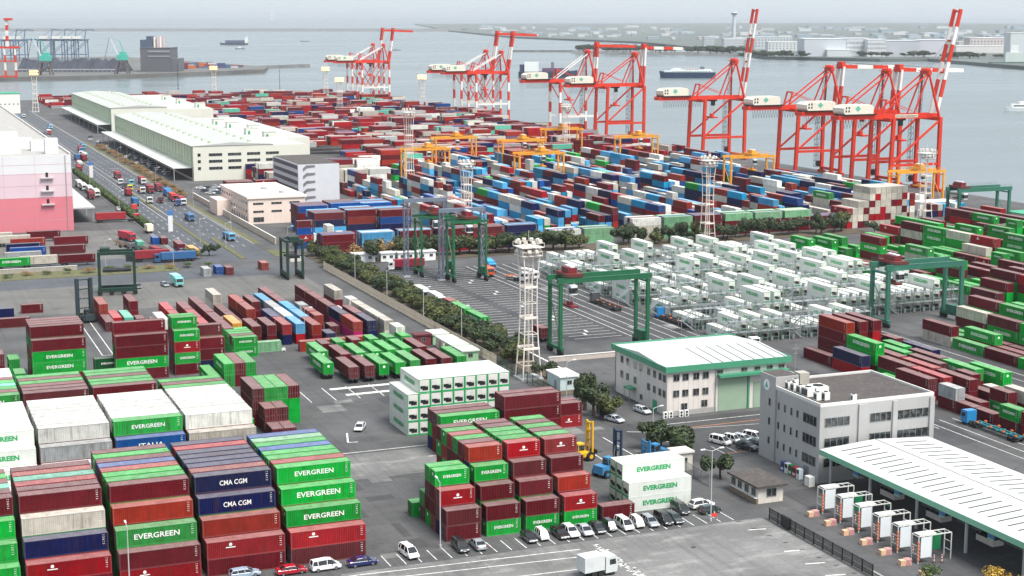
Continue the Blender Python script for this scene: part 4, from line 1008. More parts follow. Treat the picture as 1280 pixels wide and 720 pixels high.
# --- the two white transit sheds
M_SHW = mat('shed_white', (210, 210, 198), .6, var=.05, scale=.08, streak=.08, dirt=(176, 180, 164)); M_SHG = mat('shed_pale_green', (172, 186, 160), .6, var=.06, scale=.1)
def shed(x, y, w, d, h, lab, wings):
    s = thing('transit_shed', lab, 'warehouse', (x, y, 0))
    part(s, 'wall', M_SHW, (0, w, 0, d, 0, h)); part(s, 'side_wall', M_SHG, (-.2, -.004, 0, d, 7.5, h - .6))
    b = MB(); b.add([(-.6, -.3, h), (w + .6, -.3, h), (w + .6, d + .3, h), (-.6, d + .3, h), (w / 2, -.3, h + 1.6), (w / 2, d + .3, h + 1.6)], [(0, 4, 5, 3), (4, 1, 2, 5), (0, 1, 4), (3, 5, 2), (3, 2, 1, 0)]); b.build('roof', mat('shed_roof', (178, 180, 176), .55, var=.06, scale=.05, dirt=(170, 170, 164), dirtamt=.2), s)
    for k in range(int(d / 18)):
        for x in (w * .25, w * .75): part(s, 'roof_vent', M_SHG, (x - .8, x + .8, 8 + k * 18, 10.4 + k * 18, h + .7, h + 1.9))
    for k in range(int(d / 6)): q = MB(); q.beam((-.5, 3 + k * 6, h + .03), (w / 2, 3 + k * 6, h + 1.63), .16, .08); q.beam((w / 2, 3 + k * 6, h + 1.63), (w + .5, 3 + k * 6, h + .03), .16, .08); q.build('roof_seam', mat('shed_seam', (160, 162, 158), .6), s)
    part(s, 'gutter', mat('gutter_grey', (150, 154, 146), .6), (-.95, -.62, 0, d, h - .25, h))
    part(s, 'dock_canopy', mat('dock_canopy_white', (206, 210, 204), .6), (-10, -.25, 4, d - 4, 6.4, 6.9)); part(s, 'dock_opening', M_BLACK, (-.12, -.004, 4, d - 4, 1.2, 6.2))
    for k in range(int(d / 9)):
        yy = 4 + k * 9.0; part(s, 'pilaster', M_SHG, (-.5, -.21, yy, yy + .6, 7.5, h - .6)); window(s, 'x', -.24, yy + 3.6, 9.4, 1.4, 1.6, 1)
        if k % 3 == 0: part(s, 'canopy_post', M_STEEL, (-9.6, -9.3, yy, yy + .3, 0, 6.4))
    for z in (5.6, 9.2, 12.6):
        for k in range(4): window(s, 'y', -.02, 8 + k * 10, z, 7.0, 1.5, 4)
        window(s, 'y', -.02, 2.2, z, 1.6, 1.6, 1)
    for (a, b_, c, e, hh) in wings: part(s, 'wing', M_SHW, (a, b_, c, e, 0, hh)); part(s, 'wing_roof', MATS['shed_roof'], (a + .3, b_ - .3, c + .3, e - .3, hh, hh + .15))
    return s
shed(151, 815, 42, 282, 18, 'long white transit shed with pale green side beside the beige office', [(42.02, 80, 70, 262, 15.5), (42.02, 62, 10, 68, 16.5)])
shed(158, 1165, 40, 240, 18.5, 'white transit shed standing beyond the longer shed of its kind', [(40.02, 76, 12, 230, 16)])
rp = random.Random(4)
for k in range(9):
    g = thing('roof_cabin', 'small white roof cabin with green door, %s along the transit shed wings' % ORD[k + 1], 'cabin', (196 + rp.uniform(2, 30), 885 + k * 30 if k < 6 else 1190 + (k - 6) * 60, 15.65 if k < 6 else 16.15), 0, 'cabins on the transit shed roofs')
    part(g, 'wall', M_SHW, (0, 7, 0, 6, 0, 3.4)); part(g, 'door', M_GREENF, (1, 2.4, -.1, -.004, 0, 2.2)); part(g, 'roof', MATS['shed_roof'], (-.2, 7.2, -.2, 6.2, 3.4, 3.6))
# --- beige office and grey stair block
M_BEI = mat('beige_render', (224, 206, 194), .65, var=.06, scale=.2, streak=.1)
be = thing('beige_office', 'cream three-storey office with narrow windows behind a wall by the highway', 'building', (139.6, 636, 0))
part(be, 'wall', M_BEI, (0, 24, 0, 54, 0, 10.4)); part(be, 'roof', mat('cream_roof', (228, 218, 206), .6, var=.06), (-.5, 24.5, -.5, 54.5, 10.4, 11.2)); part(be, 'hatch', mat('hatch_grey', (150, 150, 146), .6), (12, 14, 26, 29, 11.2, 12)); part(be, 'hatch', MATS['hatch_grey'], (16, 17.5, 10, 13, 11.2, 12))
for z in (4.6, 7.9):
    for x in (2.0, 9.6, 17.2): window(be, 'y', -.02, x, z, 4.4, .9, 4)
    for k in range(11): window(be, 'x', -.02, 2.5 + k * 4.7, z, 2.2, 1.1, 2)
for k in range(10): window(be, 'x', -.02, 2.5 + k * 4.7, .9, 1.2, 2.0, 1)
window(be, 'y', -.02, 2.0, .8, 4.4, 2.0, 3)
part(be, 'annex', M_BEI, (-6, -.02, 34, 50, 0, 6.5))
gs = thing('stair_block', 'grey five-storey block with zigzag outside stair openings', 'building', (174.5, 690, 0))
M_GST = mat('stair_block_panel', (196, 198, 204), .6, var=.06, scale=.2)
part(gs, 'wall', M_GST, (0, 19, 0, 48, 0, 18.6)); part(gs, 'roof', M_BITU, (.4, 18.6, .4, 47.6, 18.6, 18.8))
for k in range(5):
    z = 1.2 + k * 3.5
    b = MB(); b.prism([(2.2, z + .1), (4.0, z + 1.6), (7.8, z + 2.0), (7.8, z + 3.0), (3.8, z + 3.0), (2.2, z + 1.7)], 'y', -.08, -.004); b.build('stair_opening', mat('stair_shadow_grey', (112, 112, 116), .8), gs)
    b = MB(); b.box(-.2, -.004, 1, 46, z + 1.2, z + 2.9); b.build('louvre_band', mat('louvre_dark', (70, 72, 76), .6), gs)
# --- smaller buildings
def hut(x, y, w, d, h, wall_rgb, roof_rgb, lab, cat='building', name='shed_building', nw=2, pitch=0.0, z=0.0, grp=None):
    s = thing(name, lab, cat, (x, y, z), 0, grp)
    part(s, 'wall', mat('wall_%d_%d_%d' % wall_rgb, wall_rgb, .65, var=.08, streak=.1), (0, w, 0, d, 0, h))
    b = MB()
    if pitch: b.prism([(-.3, h), (w + .3, h), (w / 2, h + pitch)], 'y', -.3, d + .3)
    else: b.box(-.3, w + .3, -.3, d + .3, h, h + .35)
    b.build('roof', mat('roof_%d_%d_%d' % roof_rgb, roof_rgb, .55, var=.08), s)
    for k in range(nw): window(s, 'y', -.02, w * (k + .5) / max(1, nw) - .6, h * .45, min(1.2, w / nw * .7), 1.0, 2)
    part(s, 'door', mat('grey_door', (132, 134, 136), .5), (-.06, -.004, d * .3, d * .3 + 1.1, 0, min(2.1, h * .8)))
    return s
hut(100, 1440, 18, 30, 17, (226, 226, 218), (40, 150, 112), 'white block with a green roof at the end of the highway', nw=5)
hut(424, 503, 26, 12, 6, (206, 196, 178), (60, 156, 120), 'cream quayside hut with a green roof by the waterside gantry', nw=5)
hut(396, 566, 14, 9, 9, (226, 226, 224), (222, 222, 220), 'tall white shed beside the cream-and-red container wall', nw=0)
hut(412, 556, 18, 7, 5.5, (222, 222, 220), (226, 226, 224), 'low white shed behind the floodlight tower at the quay', nw=0)
for k, (x, w) in enumerate(((150.6, 7.5), (160, 5), (166, 6), (173, 6.5))): hut(x, 519.8 - k * .8, w, 4.5, 3.0, (224, 226, 226), (214, 214, 212), 'white site cabin before the dark trees, %s from the corner' % ORD[k + 1], 'cabin', 'site_cabin', 2, grp='site cabins before the trees')
hut(141.4, 321.5, 4.6, 7.5, 3.2, (188, 206, 208), (226, 228, 228), 'pale blue shed with a white roof beside the hedge end', 'shed', 'garden_shed', 1)
hut(136.0, 254.6, 3.4, 3.2, 3.4, (198, 192, 184), (206, 200, 192), 'pale stone kiosk behind the reefer stack', 'kiosk', 'stone_kiosk', 1)
for k, (y, c) in enumerate(((381, (150, 190, 150)), (373, (222, 206, 196)), (366, (140, 184, 140)), (358.5, (150, 190, 150)))): hut(131.2, y, 4.2, 5.6, 2.6, c, (200, 208, 196), '%s hut beside the wire fence, %s from the hedge lamp' % (('cream' if k == 1 else 'faded green'), ORD[k + 1]), 'hut', 'yard_hut', 1)
hut(126.4, 380.5, 4.2, 3.0, 2.8, (112, 40, 46), (92, 34, 40), 'dark maroon hut with a stovepipe at the trailer park', 'hut', 'yard_hut', 1)
# ------------------------------------------------------------------ gantries, cranes, towers
def steel(name, rgb, **k): return mat(name, rgb, .5, 0.0, var=.14, scale=.4, streak=.14, dirt=(84, 70, 60), **k)
M_RTG = steel('gantry_green', (18, 94, 60)); M_RTGY = steel('gantry_yellow', (222, 152, 40)); M_RED = steel('trolley_red', (112, 26, 34))
M_CAB = mat('cab_white', (214, 218, 220), .4, var=.05); M_TYRE = mat('tyre_rubber', (26, 26, 28), .85, var=.1)
M_RTG2 = steel('gantry_sea_green', (44, 104, 86))
def rtg(x, y, m, lab, span=24.0, h=19.0, base=7.0, trolley=.12, spread=None, grp=None, tm=None, k_=1.0):
    o = thing('gantry_crane', lab, 'gantry crane', (x, y, 0), 0, grp); tm = tm or M_RED
    for sx in (0, span):
        for sy in (0, base):
            b = MB(); b.beam((sx, sy, 1.9), (sx, sy, h - .8), 1.0 * k_, .8 * k_, w2=1.1 * k_, h2=.9 * k_); b.build('leg', m, o)
        b = MB(); b.beam((sx, -1.2, 1.7), (sx, base + 1.2, 1.7), .9 * k_, .9 * k_); b.build('sill_beam', m, o)
        b = MB(); b.beam((sx, 0, h - 1.6), (sx, base, h - 1.6), .45, .5); b.beam((sx, .3, 4), (sx, base - .3, h - 4.5), .18, .18); b.build('end_tie', m, o)
        for sy in (-.7, .9, base - .9, base + .7):
            w = MB(); w.tube((sx - .3, sy, .75), (sx + .3, sy, .75), .75, 12); w.build('wheel', M_TYRE, o)
    for sy in (0, base):
        b = MB(); b.beam((-.9, sy, h), (span + .9, sy, h), 1.0 * k_, 1.5 * k_); b.build('girder', m, o)
        b = MB(); oy = -.75 if sy == 0 else .75
        for k in range(9): b.beam((k * span / 8, sy + oy, h + .75), (k * span / 8, sy + oy, h + 1.8), .06)
        for z in (1.25, 1.8): b.beam((0, sy + oy, h + z), (span, sy + oy, h + z), .06)
        b.build('handrail', m, o)
    t = span * trolley + 1.5
    b = MB(); b.box(t - 2.2, t + 2.2, -.4, base + .4, h + .8, h + 1.6); b.box(t - 1.4, t + 1.0, 1.2, base - 1.4, h + 1.6, h + 3.0); b.tube((t - 1, base - 1, h + 2), (t + 1.2, base - 1, h + 2), .6, 10); tr = b.build('trolley', tm, o)
    b = MB(); b.box(t - 2.0, t - .2, -1.9, .3, h - 3.4, h - 1.0); cb = b.build('cab', M_CAB, o); b = MB(); b.box(t - 2.05, t - .15, -1.95, -.6, h - 3.0, h - 1.6); b.build('glazing', M_GLASS, cb)
    b = MB(); b.box(t - .6, t + .6, base * .2, base * .8, h + 1.6, h + 3.3); b.build('hoist_house', M_CAB, o)
    z = h * .62 if spread is None else spread
    b = MB(); b.box(t - 1.0, t + 1.2, base / 2 - 3.0, base / 2 + 3.0, z, z + .5); b.box(t - .4, t + .6, base / 2 - .9, base / 2 + .9, z + .5, z + 1.3); sp = b.build('spreader', tm, o)
    b = MB()
    for sx in (-.8, 1.0):
        for sy in (-1.2, 1.2): b.tube((t + sx, base / 2 + sy, z + .5), (t + sx, base / 2 + sy, h + .8), .035, 4)
    b.build('cable', M_BLACK, sp)
    b = MB(); b.box(span - .9, span + .9, base * .2, base * .75, 2.2, 4.2); b.build('engine_house', m, o)
    b = MB()
    for k in range(int((h - 3) / .9)): b.beam((-.75, -.35, 2.4 + k * .9), (-.75, .35, 2.4 + k * .9), .05)
    for sy in (-.35, .35): b.beam((-.75, sy, 2.2), (-.75, sy, h - .5), .06)
    b.build('ladder', m, o)
    return o
rtg(157.0, 357.0, M_RTG, 'green rubber-tyred gantry standing over the empty truck lanes', 24.5, 19.0, 6.8, .1, k_=.82)
rtg(254.5, 356.0, M_RTG2, 'sea green gantry over the containers beside the reefer racks', 24.5, 16.6, 7.4, .1, 11.5)
rtg(399.0, 513.0, M_RTG2, 'sea green gantry by the water near the green-roofed hut', 24.5, 15.8, 7.4, .05, 12.0)
for x, y, l_ in ((247, 757, 'before the long cream row'), (286, 822, 'beside the tallest yellow-lit tower'), (313, 790, 'behind the white row of doors'), (291.5, 713.5, 'over navy and sky blue boxes'), (368, 860, 'by the red and white quay crane'), (384, 792, 'before the orange quay crane legs'), (378, 658, 'beside the white floodlight tower'), (408.5, 567, 'under the last quay crane')):
    rtg(x, y, M_RTGY, 'yellow gantry crane ' + l_, 23.5, 17.6, 7.0, .5, grp='yellow gantry cranes in the back yard', tm=M_RTGY, k_=.72)
for k, (x, y) in enumerate(((163.4, 485.0), (169.5, 470.5))):
    rtg(x, y, M_RTG, 'green gantry crane parked for repair inside the %s grey frame' % ('taller' if k == 0 else 'lower'), 11.0, 19.5, 6.5, .4, 15.5, 'gantries under repair', k_=.58)
def lattice(b, p, q, w, n, t=.14):
    p = Vector(p); q = Vector(q)
    for sx in (-1, 1):
        for sy in (-1, 1): b.beam(p + Vector((sx * w / 2, sy * w / 2, 0)), q + Vector((sx * w / 2, sy * w / 2, 0)), t)
    for k in range(n):
        a = p.lerp(q, k / n); c = p.lerp(q, (k + 1) / n)
        for s in (-1, 1):
            b.beam(a + Vector((-w / 2, s * w / 2, 0)), c + Vector((w / 2, s * w / 2, 0)), t * .5); b.beam(a + Vector((s * w / 2, w / 2, 0)), c + Vector((s * w / 2, -w / 2, 0)), t * .5)
M_FRG = steel('frame_grey', (104, 114, 130))
for x0, x1, y, h, l_ in ((158.7, 172.2, 487.0, 25.6, 'taller'), (167.0, 181.4, 476.0, 23.2, 'lower')):
    o = thing('repair_frame', '%s blue-grey lattice portal frame straddling a green gantry' % l_, 'portal frame', (x0, y, 0))
    for x in (0, x1 - x0): b = MB(); lattice(b, (x, 0, 0), (x, 0, h - 1), 1.3, 12, .22); b.build('leg', M_FRG, o)
    b = MB(); b.beam((-.8, 0, h - .5), (x1 - x0 + .8, 0, h - .5), 1.3, 1.2); b.build('crossbeam', M_FRG, o)
    for x in (0, x1 - x0): b = MB(); b.box(x - 1.1, x + 1.1, -1.1, 1.1, 0, .35); b.build('footing', M_STEEL, o)
# --- floodlight towers
M_TWR = steel('tower_cream', (224, 214, 204)); M_LAMP = mat('floodlight_casing', (206, 202, 196), .45, var=.1); M_LAMPG = mat('floodlight_glass', (196, 190, 176), .25, var=.1)
M_LIT = mat('lit_floodlight', (255, 184, 84), .4, var=0, emit=5.0)
lb = MB(); lb.box(-.42, .42, -.14, .42, -.4, .4); lb.box(-.05, .05, .42, .7, -.5, .1); lb = lb.mesh('floodlight'); lb.materials.append(M_LAMP)
def glass_mesh(m, r=.36):
    g = MB(); g.tube((0, -.2, 0), (0, -.141, 0), r, 10); g = g.mesh('lamp_glass'); g.materials.append(m); return g
LG, LGL = glass_mesh(M_LAMPG), glass_mesh(M_LIT, .62)
def tower(x, y, h, lab, lit=False, wide=1.0, grp=None):
    o = thing('floodlight_tower', lab, 'light tower', (x, y, 0), 0, grp)
    hs = [(0, 2.35), (.28, 1.75), (.5, 1.5), (.72, 1.55), (.88, 1.95)]; hs = [(h * a, w * wide) for a, w in hs]
    for sx in (-1, 1):
        for sy in (-1, 1):
            b = MB()
            for (z0, w0), (z1, w1) in zip(hs, hs[1:]): b.tube((sx * w0, sy * w0, z0), (sx * w1, sy * w1, z1), .17, 6)
            b.build('leg', M_TWR, o)
    b = MB()
    for k in range(1, 9):
        z = h * .88 * k / 8; w = float(np.interp(z, [a for a, _ in hs], [c for _, c in hs]))
        for sx, sy, ex, ey in ((-1, -1, 1, -1), (1, -1, 1, 1), (1, 1, -1, 1), (-1, 1, -1, -1)): b.beam((sx * w, sy * w, z), (ex * w, ey * w, z), .14)
        if k in (2, 4, 6): b.box(-w * 1.1, w * 1.1, -w * 1.1, -w * .85, z, z + .5); b.box(-w * 1.1, w * 1.1, w * .85, w * 1.1, z, z + .5)
    struct(b.build('ring_brace', M_TWR, o), 'stuff')
    b = MB(); b.tube((0, 0, 0), (0, 0, h * .88), .1, 6); [b.beam((-.3, .1, 1 + k), (.3, .1, 1 + k), .05) for k in range(int(h * .85))]; b.beam((-.3, .1, 0), (-.3, .1, h * .88), .06); b.beam((.3, .1, 0), (.3, .1, h * .88), .06); b.build('ladder', M_TWR, o)
    b = MB()
    for z, w in ((.89, 2.5), (.95, 2.8)):
        z *= h; w *= wide; b.box(-w, w, -w, w, z, z + .15)
        for sx, sy, ex, ey in ((-1, -1, 1, -1), (1, -1, 1, 1), (1, 1, -1, 1), (-1, 1, -1, -1)): b.beam((sx * w, sy * w, z + 1.1), (ex * w, ey * w, z + 1.1), .08); b.beam((sx * w, sy * w, z), (sx * w, sy * w, z + 1.15), .08)
    b.tube((0, 0, h), (0, 0, h + 2.2), .04, 5)
    b.build('platform', M_TWR, o)
    for lev, n, r in ((.925, 10, 2.9), (.99, 10, 3.0)):
        for k in range(n):
            a = 2 * math.pi * (k + .5 * (lev > .95)) / n
            f = put('floodlight', lb, None, o, (math.cos(a) * r * wide, math.sin(a) * r * wide, h * lev), a + math.pi / 2); f.rotation_euler = (R(-18), 0, a + math.pi / 2)
            put('lamp_glass', LGL if lit else LG, None, f)
    b = MB(); b.box(-2.8 * wide, 2.8 * wide, -2.8 * wide, 2.8 * wide, 0, .5); b.build('footing', MATS['worn_concrete'] if 'worn_concrete' in MATS else M_STEEL, o)
    return o
tower(139.6, 336.2, 33.2, 'cream lattice floodlight tower at the end of the hedge by the gantry')
tower(214.6, 581, 28.4, 'white floodlight tower behind the grey repair frames'); tower(289, 520, 32.6, 'white floodlight tower among the dark trees by the reefer racks')
tower(390, 523, 31.8, 'white floodlight tower near the last quay crane'); tower(243.6, 741, 39.5, 'tall cream floodlight tower in the back yard before the maroon field'); tower(378, 852.8, 33, 'floodlight tower in front of the red and white banded crane')
for k, (x, y, h) in enumerate(((411, 1508, 34), (366.3, 1300, 32), (441.7, 1305, 33), (321.4, 1608, 33), (132, 1454, 36))): tower(x, y, h, 'lit floodlight tower glowing yellow, %s' % ('beyond the maroon field', 'within the maroon field', 'at the quay edge between crane pairs', 'behind the far transit shed', 'by the green-roofed white block')[k], True, 1.15, 'lit floodlight towers')
# --- quay cranes
M_QR = steel('crane_red', (204, 46, 12)); M_QW = steel('crane_white', (226, 224, 218)); M_HOUSE = mat('machinery_cream', (218, 212, 196), .5, var=.06, streak=.1)
def banded(name, o, p, q, w, h, n, first=0):
    p = Vector(p); q = Vector(q)
    for k in range(n):
        b = MB(); b.beam(p.lerp(q, k / n), p.lerp(q, (k + 1) / n), w, h); b.build(name, (M_QR, M_QW)[(k + first) % 2], o)
def quay_crane(y0, lab, boom='straight', legs='red', apex=57.0, lean=10.0, reach=36.0, top=62.0, gz=36.0, sign=False, stays=None, grp='ship-to-shore cranes along the quay'):
    o = thing('quay_crane', lab, 'quay crane', (478, y0, 0), 0, grp); wy = 18.0; back = -54.0
    stays = stays or M_QR
    for x in (0, -28):
        for y in (0, wy):
            if legs == 'band': banded('leg_section', o, (x, y, 1.5), (x, y, gz), 1.6, 1.6, 5, 0)
            else: b = MB(); b.beam((x, y, 1.5), (x + (1.2 if x < 0 else 0), y, gz), 1.7, 1.5); b.build('leg', M_QR, o)
            b = MB(); b.box(x - .7, x + .7, y - 3, y + 3, .3, 1.5); [b.tube((x - .3, y + d, .4), (x + .3, y + d, .4), .4, 8) for d in (-2.3, -.9, .9, 2.3)]; b.build('bogie', M_QR, o)
        b = MB(); b.beam((x, 0, gz - .8), (x, wy, gz - .8), 1.4, 1.8); b.build('cross_beam', M_QR, o)
        b = MB(); b.beam((x, 0, 2.6), (x, wy, 2.6), 1.1, 1.4); b.build('sill_beam', M_QR, o)
    for y in (0, wy):
        pm = M_QW if legs == 'band' else M_QR
        b = MB(); b.beam((-28, y, 13.5), (0, y, 13.5), 1.0, 1.3); b.build('portal_beam', pm, o)
        b = MB(); b.beam((-27.5, y, 14), (-.5, y, gz - 1.5), .85, .85) if legs != 'band' else (b.beam((-27.5, y, gz - 2), (-14, y, 14), .6, .6), b.beam((-14, y, 14), (-.5, y, gz - 2), .6, .6)); b.build('brace', M_QR, o)
    for y in (6.2, 11.8):
        b = MB(); b.beam((back, y, gz + .6), (3, y, gz + .6), 1.0, 2.0); b.build('girder', M_QR, o)
    b = MB(); b.beam((back, 6.2, gz + .4), (back, 11.8, gz + .4), .8, 1.6); b.beam((-28, 6.2, gz + .4), (-28, 11.8, gz + .4), .8, 1.6); b.build('girder_tie', M_QR, o)
    b = MB(); b.box(back, 2, 4.2, 5.4, gz - .6, gz - .5); [b.beam((back + 3 * k, 4.2, gz - .5), (back + 3 * k, 4.2, gz + .6), .06) for k in range(19)]; b.beam((back, 4.2, gz + .6), (2, 4.2, gz + .6), .06); b.build('walkway', M_QR, o)
    hb = MB(); hb.prism([(back + 2.5, gz + 2.2), (back + 18.4, gz + 2.2), (back + 18.4, gz + 5.7), (back + 17.6, gz + 6.3), (back + 4, gz + 6.3), (back + 1.8, gz + 5.1), (back + 1.8, gz + 3.2)], 'y', 4.2, 13.8); hs = hb.build('machinery_house', M_HOUSE, o)
    e = MB(); e.prism([(back + 8, gz + 4.8), (back + 9.6, gz + 3.4), (back + 11.2, gz + 4.8), (back + 9.6, gz + 6.2)], 'y', 4.14, 4.19); e.build('emblem', MATS['sign_teal'], hs)
    for k in range(4): w_ = MB(); w_.box(back + 2.6 + (k % 2) * 1.6, back + 3.4 + (k % 2) * 1.6, 4.14, 4.19, gz + 3.2 + (k // 2) * 1.6, gz + 4.2 + (k // 2) * 1.6); w_.build('window', M_GLASS, hs)
    rfb = MB(); rfb.box(back + 4, back + 17.6, 4.4, 13.6, gz + 6.3, gz + 6.5); rfb.build('roof', mat('house_roof', (206, 200, 184), .6), hs)
    ub = MB(); ub.box(back + 2, back + 20.5, 4.4, 13.6, gz + 1.6, gz + 2.2); ub.build('house_frame', M_BLACK, o)
    # a-frame over the waterside legs
    for y, ya in ((1.0, 6.4), (wy - 1.0, 11.6)):
        b = MB(); b.beam((0, y, gz), (-3.0, ya, apex), 1.1, 1.1, w2=.8, h2=.8); b.build('mast_leg', M_QR, o)
        b = MB(); b.beam((-11, ya, gz + 1.4), (-3.4, ya, apex - 1), .6, .6); b.build('rear_mast_leg', M_QR, o)
        b = MB(); b.beam((-3, ya, apex), (-29, ya, gz + 1.8), .6, .6); b.build('back_stay', stays, o)
        b = MB(); b.beam((-29, ya, gz + 1.5), (-27, ya, gz + 8.5), .7, .7); b.beam((-27, ya, gz + 8.5), (-12, ya, gz + 3), .3, .3); b.build('stay_post', M_QR, o)
    b = MB(); b.beam((-3, 5.6, apex), (-3, 12.4, apex), 2.0, 1.6); b.beam((-27, 6.4, gz + 8.5), (-27, 11.6, gz + 8.5), .6, .6); b.box(-5, -1, 5.5, 12.5, apex + .9, apex + 1.2); [b.tube((-4, y, apex + 1.7), (-2, y, apex + 1.7), .7, 8) for y in (7, 9, 11)]; b.build('mast_head', M_QR, o)
    b = MB(); lattice(b, (-6, 9, gz + 2), (-5, 9, apex - 1), 1.6, 8, .12); b.build('mast_stair', mat('stair_dark', (84, 70, 74), .6), o)
    b = MB(); lattice(b, (-2.4, wy + 1.8, 3), (-2.4, wy + 1.8, gz), 1.8, 12, .12); [b.box(-3.3, -1.5, wy + .9, wy + 2.7, 3 + k * 3, 3.15 + k * 3) for k in range(11)]; b.build('stair_tower', MATS['stair_dark'], o)
    if boom == 'straight':
        ln = 52.0; dx = math.sin(R(lean)); dz = math.cos(R(lean))
        for y in (6.6, 11.4): banded('boom_section', o, (2.4, y, gz + .8), (2.4 + ln * dx, y, gz + .8 + ln * dz), 1.0, 1.7, 6, 1)
        b = MB()
        for t in (.98, .7, .4): b.beam((2.4 + ln * dx * t, 6.6, gz + .8 + ln * dz * t), (2.4 + ln * dx * t, 11.4, gz + .8 + ln * dz * t), .7, .9)
        b.build('boom_tie', M_QR, o)
        b = MB()
        for y in (7.6, 10.4): b.tube((-3, y, apex + 1), (2.4 + ln * dx * .72, y, gz + .8 + ln * dz * .72), .07, 5)
        b.build('boom_cable', M_BLACK, o)
    else:
        up_ = top - gz - .8; dx = math.tan(R(lean)) * up_
        for y in (6.6, 11.4):
            banded('boom_section', o, (2.4, y, gz + .8), (2.4 + dx, y, top), 1.2, 2.2, 3 if legs == 'band' else 2, 0 if legs == 'band' else 0)
            banded('boom_section', o, (2.4 + dx - 1, y, top), (2.4 + dx + reach, y, top - .8), 1.0, 1.9, 4 if boom == 'bands' else 1, 0)
        b = MB(); b.beam((2.4 + dx, 6.6, top), (2.4 + dx, 11.4, top), 2.4, 2.2); b.beam((2.4 + dx + reach, 6.6, top - .8), (2.4 + dx + reach, 11.4, top - .8), .8, 1.2); b.build('boom_tie', M_QR, o)
        b = MB(); [b.tube((2.4 + dx, y, top + 2.3), (2.4 + dx + reach * .6, y, top + .4), .06, 5) for y in (7.6, 10.4)]; b.tube((-3, 9, apex + 1), (2.4 + dx, 9, top + 2.3), .07, 5); b.build('boom_cable', M_BLACK, o)
        b = MB(); b.box(1.4 + dx, 3.8 + dx, 6.8, 11.2, top + 1.0, top + 2.6); b.build('knuckle_house', M_QR, o)
    b = MB(); b.box(-20, -15, 6.9, 11.1, gz - 1.6, gz - .5); b.box(-18, -16, 7.6, 9.2, gz - 4.2, gz - 1.6); b.build('trolley_cab', M_BLACK, o)
    b = MB(); b.box(-19, -15.6, 4.5, 13.5, 24.5, 25.3); b.box(-18.2, -16.4, 8, 10, 25.3, 27); [b.tube((-17.3 + sx, 9 + sy, 27), (-17.3 + sx, 9 + sy, gz - 1.6), .05, 4) for sx in (-.8, .8) for sy in (-.8, .8)]; b.build('spreader', M_QR, o)
    b = MB()                                          # power cable hanging in loops below the girder
    for k in range(16):
        x = back + 2 + k * 1.6; b.beam((x, 5.2, gz - .6), (x + .8, 5.2, gz - 4.6), .1); b.beam((x + .8, 5.2, gz - 4.6), (x + 1.6, 5.2, gz - .6), .1)
    b.build('festoon_cable', M_BLACK, o)
    if sign:
        s = part(o, 'name_board', mat('board_pale_green', (206, 218, 198), .5), (-22, -9, 5.6, 5.66, gz - .1, gz + 1.4))
        t = put('lettering', text_mesh('EVERGREEN', .02), None, s); t.data = t.data.copy(); t.data.materials.append(mat('board_letter', (40, 60, 52), .5)); w = text_mesh('EVERGREEN', .02)['w']
        t.scale = (12.0 / w, .95, 1); t.location = (-21.5, 5.58, gz + .15); t.rotation_euler = (R(90), 0, 0)
    b = MB(); b.tube((-.6, wy + 3.4, 4.5), (.6, wy + 3.4, 4.5), 1.7, 14); b.build('cable_reel', M_BLACK, o)
    return o
quay_crane(632, 'orange-red quay crane with upright banded boom and a name board', 'straight', sign=True, lean=13)
quay_crane(664.3, 'orange-red crane with folded boom standing between two of its kind', 'bands', apex=56, lean=5, reach=38, top=57.5)
quay_crane(716, 'orange-red crane with folded boom next to the gap with the ferry', 'bands', apex=56, lean=5, reach=38, top=57.5)
quay_crane(817.4, 'red quay crane standing alone with a square house and upright banded boom', 'straight', lean=9)
quay_crane(950, 'red quay crane with a short banded boom folded out level', 'bands', apex=58, lean=3, reach=28, top=63, gz=38)
quay_crane(1026, 'red quay crane with white back stays and banded legs', 'plain', legs='band', apex=58, lean=4, reach=30, top=63, gz=38, stays=M_QW)
for y, l_ in ((1194, 'first crane of the inner pair, lit towers beside it'), (1228.5, 'second crane of the inner pair, lit towers beside it'), (1514, 'first crane of the far pair, beyond the lit towers'), (1549, 'second crane of the far pair, beyond the lit towers')):
    quay_crane(y, 'red and white banded ' + l_, 'plain', legs='band', apex=54, lean=9, reach=20 + (8 if y > 1220 and y < 1300 else 0), top=69, gz=38, stays=M_QW)
# --- carriers and lift trucks
def straddle(x, y, rz, lab, w=5.0, l=9.0, h=12.5, m=None):
    m = m or steel('carrier_green', (10, 48, 38)); o = thing('straddle_carrier', lab, 'straddle carrier', (x, y, 0), rz)
    for sy in (0, w):
        b = MB(); b.box(-.6, l + .6, sy - .35, sy + .35, 1.2, 2.3); b.build('side_frame', m, o)
        for sx in (0, l): b = MB(); b.beam((sx, sy, 2.2), (sx, sy, h), .85, .75); b.build('leg', m, o)
        for sx in (0, l * .33, l * .67, l): b = MB(); b.tube((sx, sy - .3, .75), (sx, sy + .3, .75), .75, 12); b.build('wheel', M_TYRE, o)
    b = MB()
    for sy in (0, w): b.beam((-.4, sy, h), (l + .4, sy, h), .75, .9)
    for sx in (0, l): b.beam((sx, 0, h), (sx, w, h), .5, .6)
    b.build('top_frame', m, o)
    b = MB(); [b.beam((sx, 0, h * .62), (sx, w, h * .62), .3) for sx in (0, l)]; b.box(1, l - 1, .6, w - .6, h * .55, h * .6); b.build('spreader', M_BLACK, o)
    b = MB(); b.box(l - 2.4, l - .2, -.9, 1.1, h - 2.6, h - .4); c = b.build('cab', m, o); b = MB(); b.box(l - 2.45, l - .15, -.95, .6, h - 2.1, h - 1.0); b.build('glazing', M_GLASS, c)
    b = MB(); b.box(.4, 3.4, .8, w - .8, h + .3, h + 1.5); b.build('engine_house', m, o)
    return o
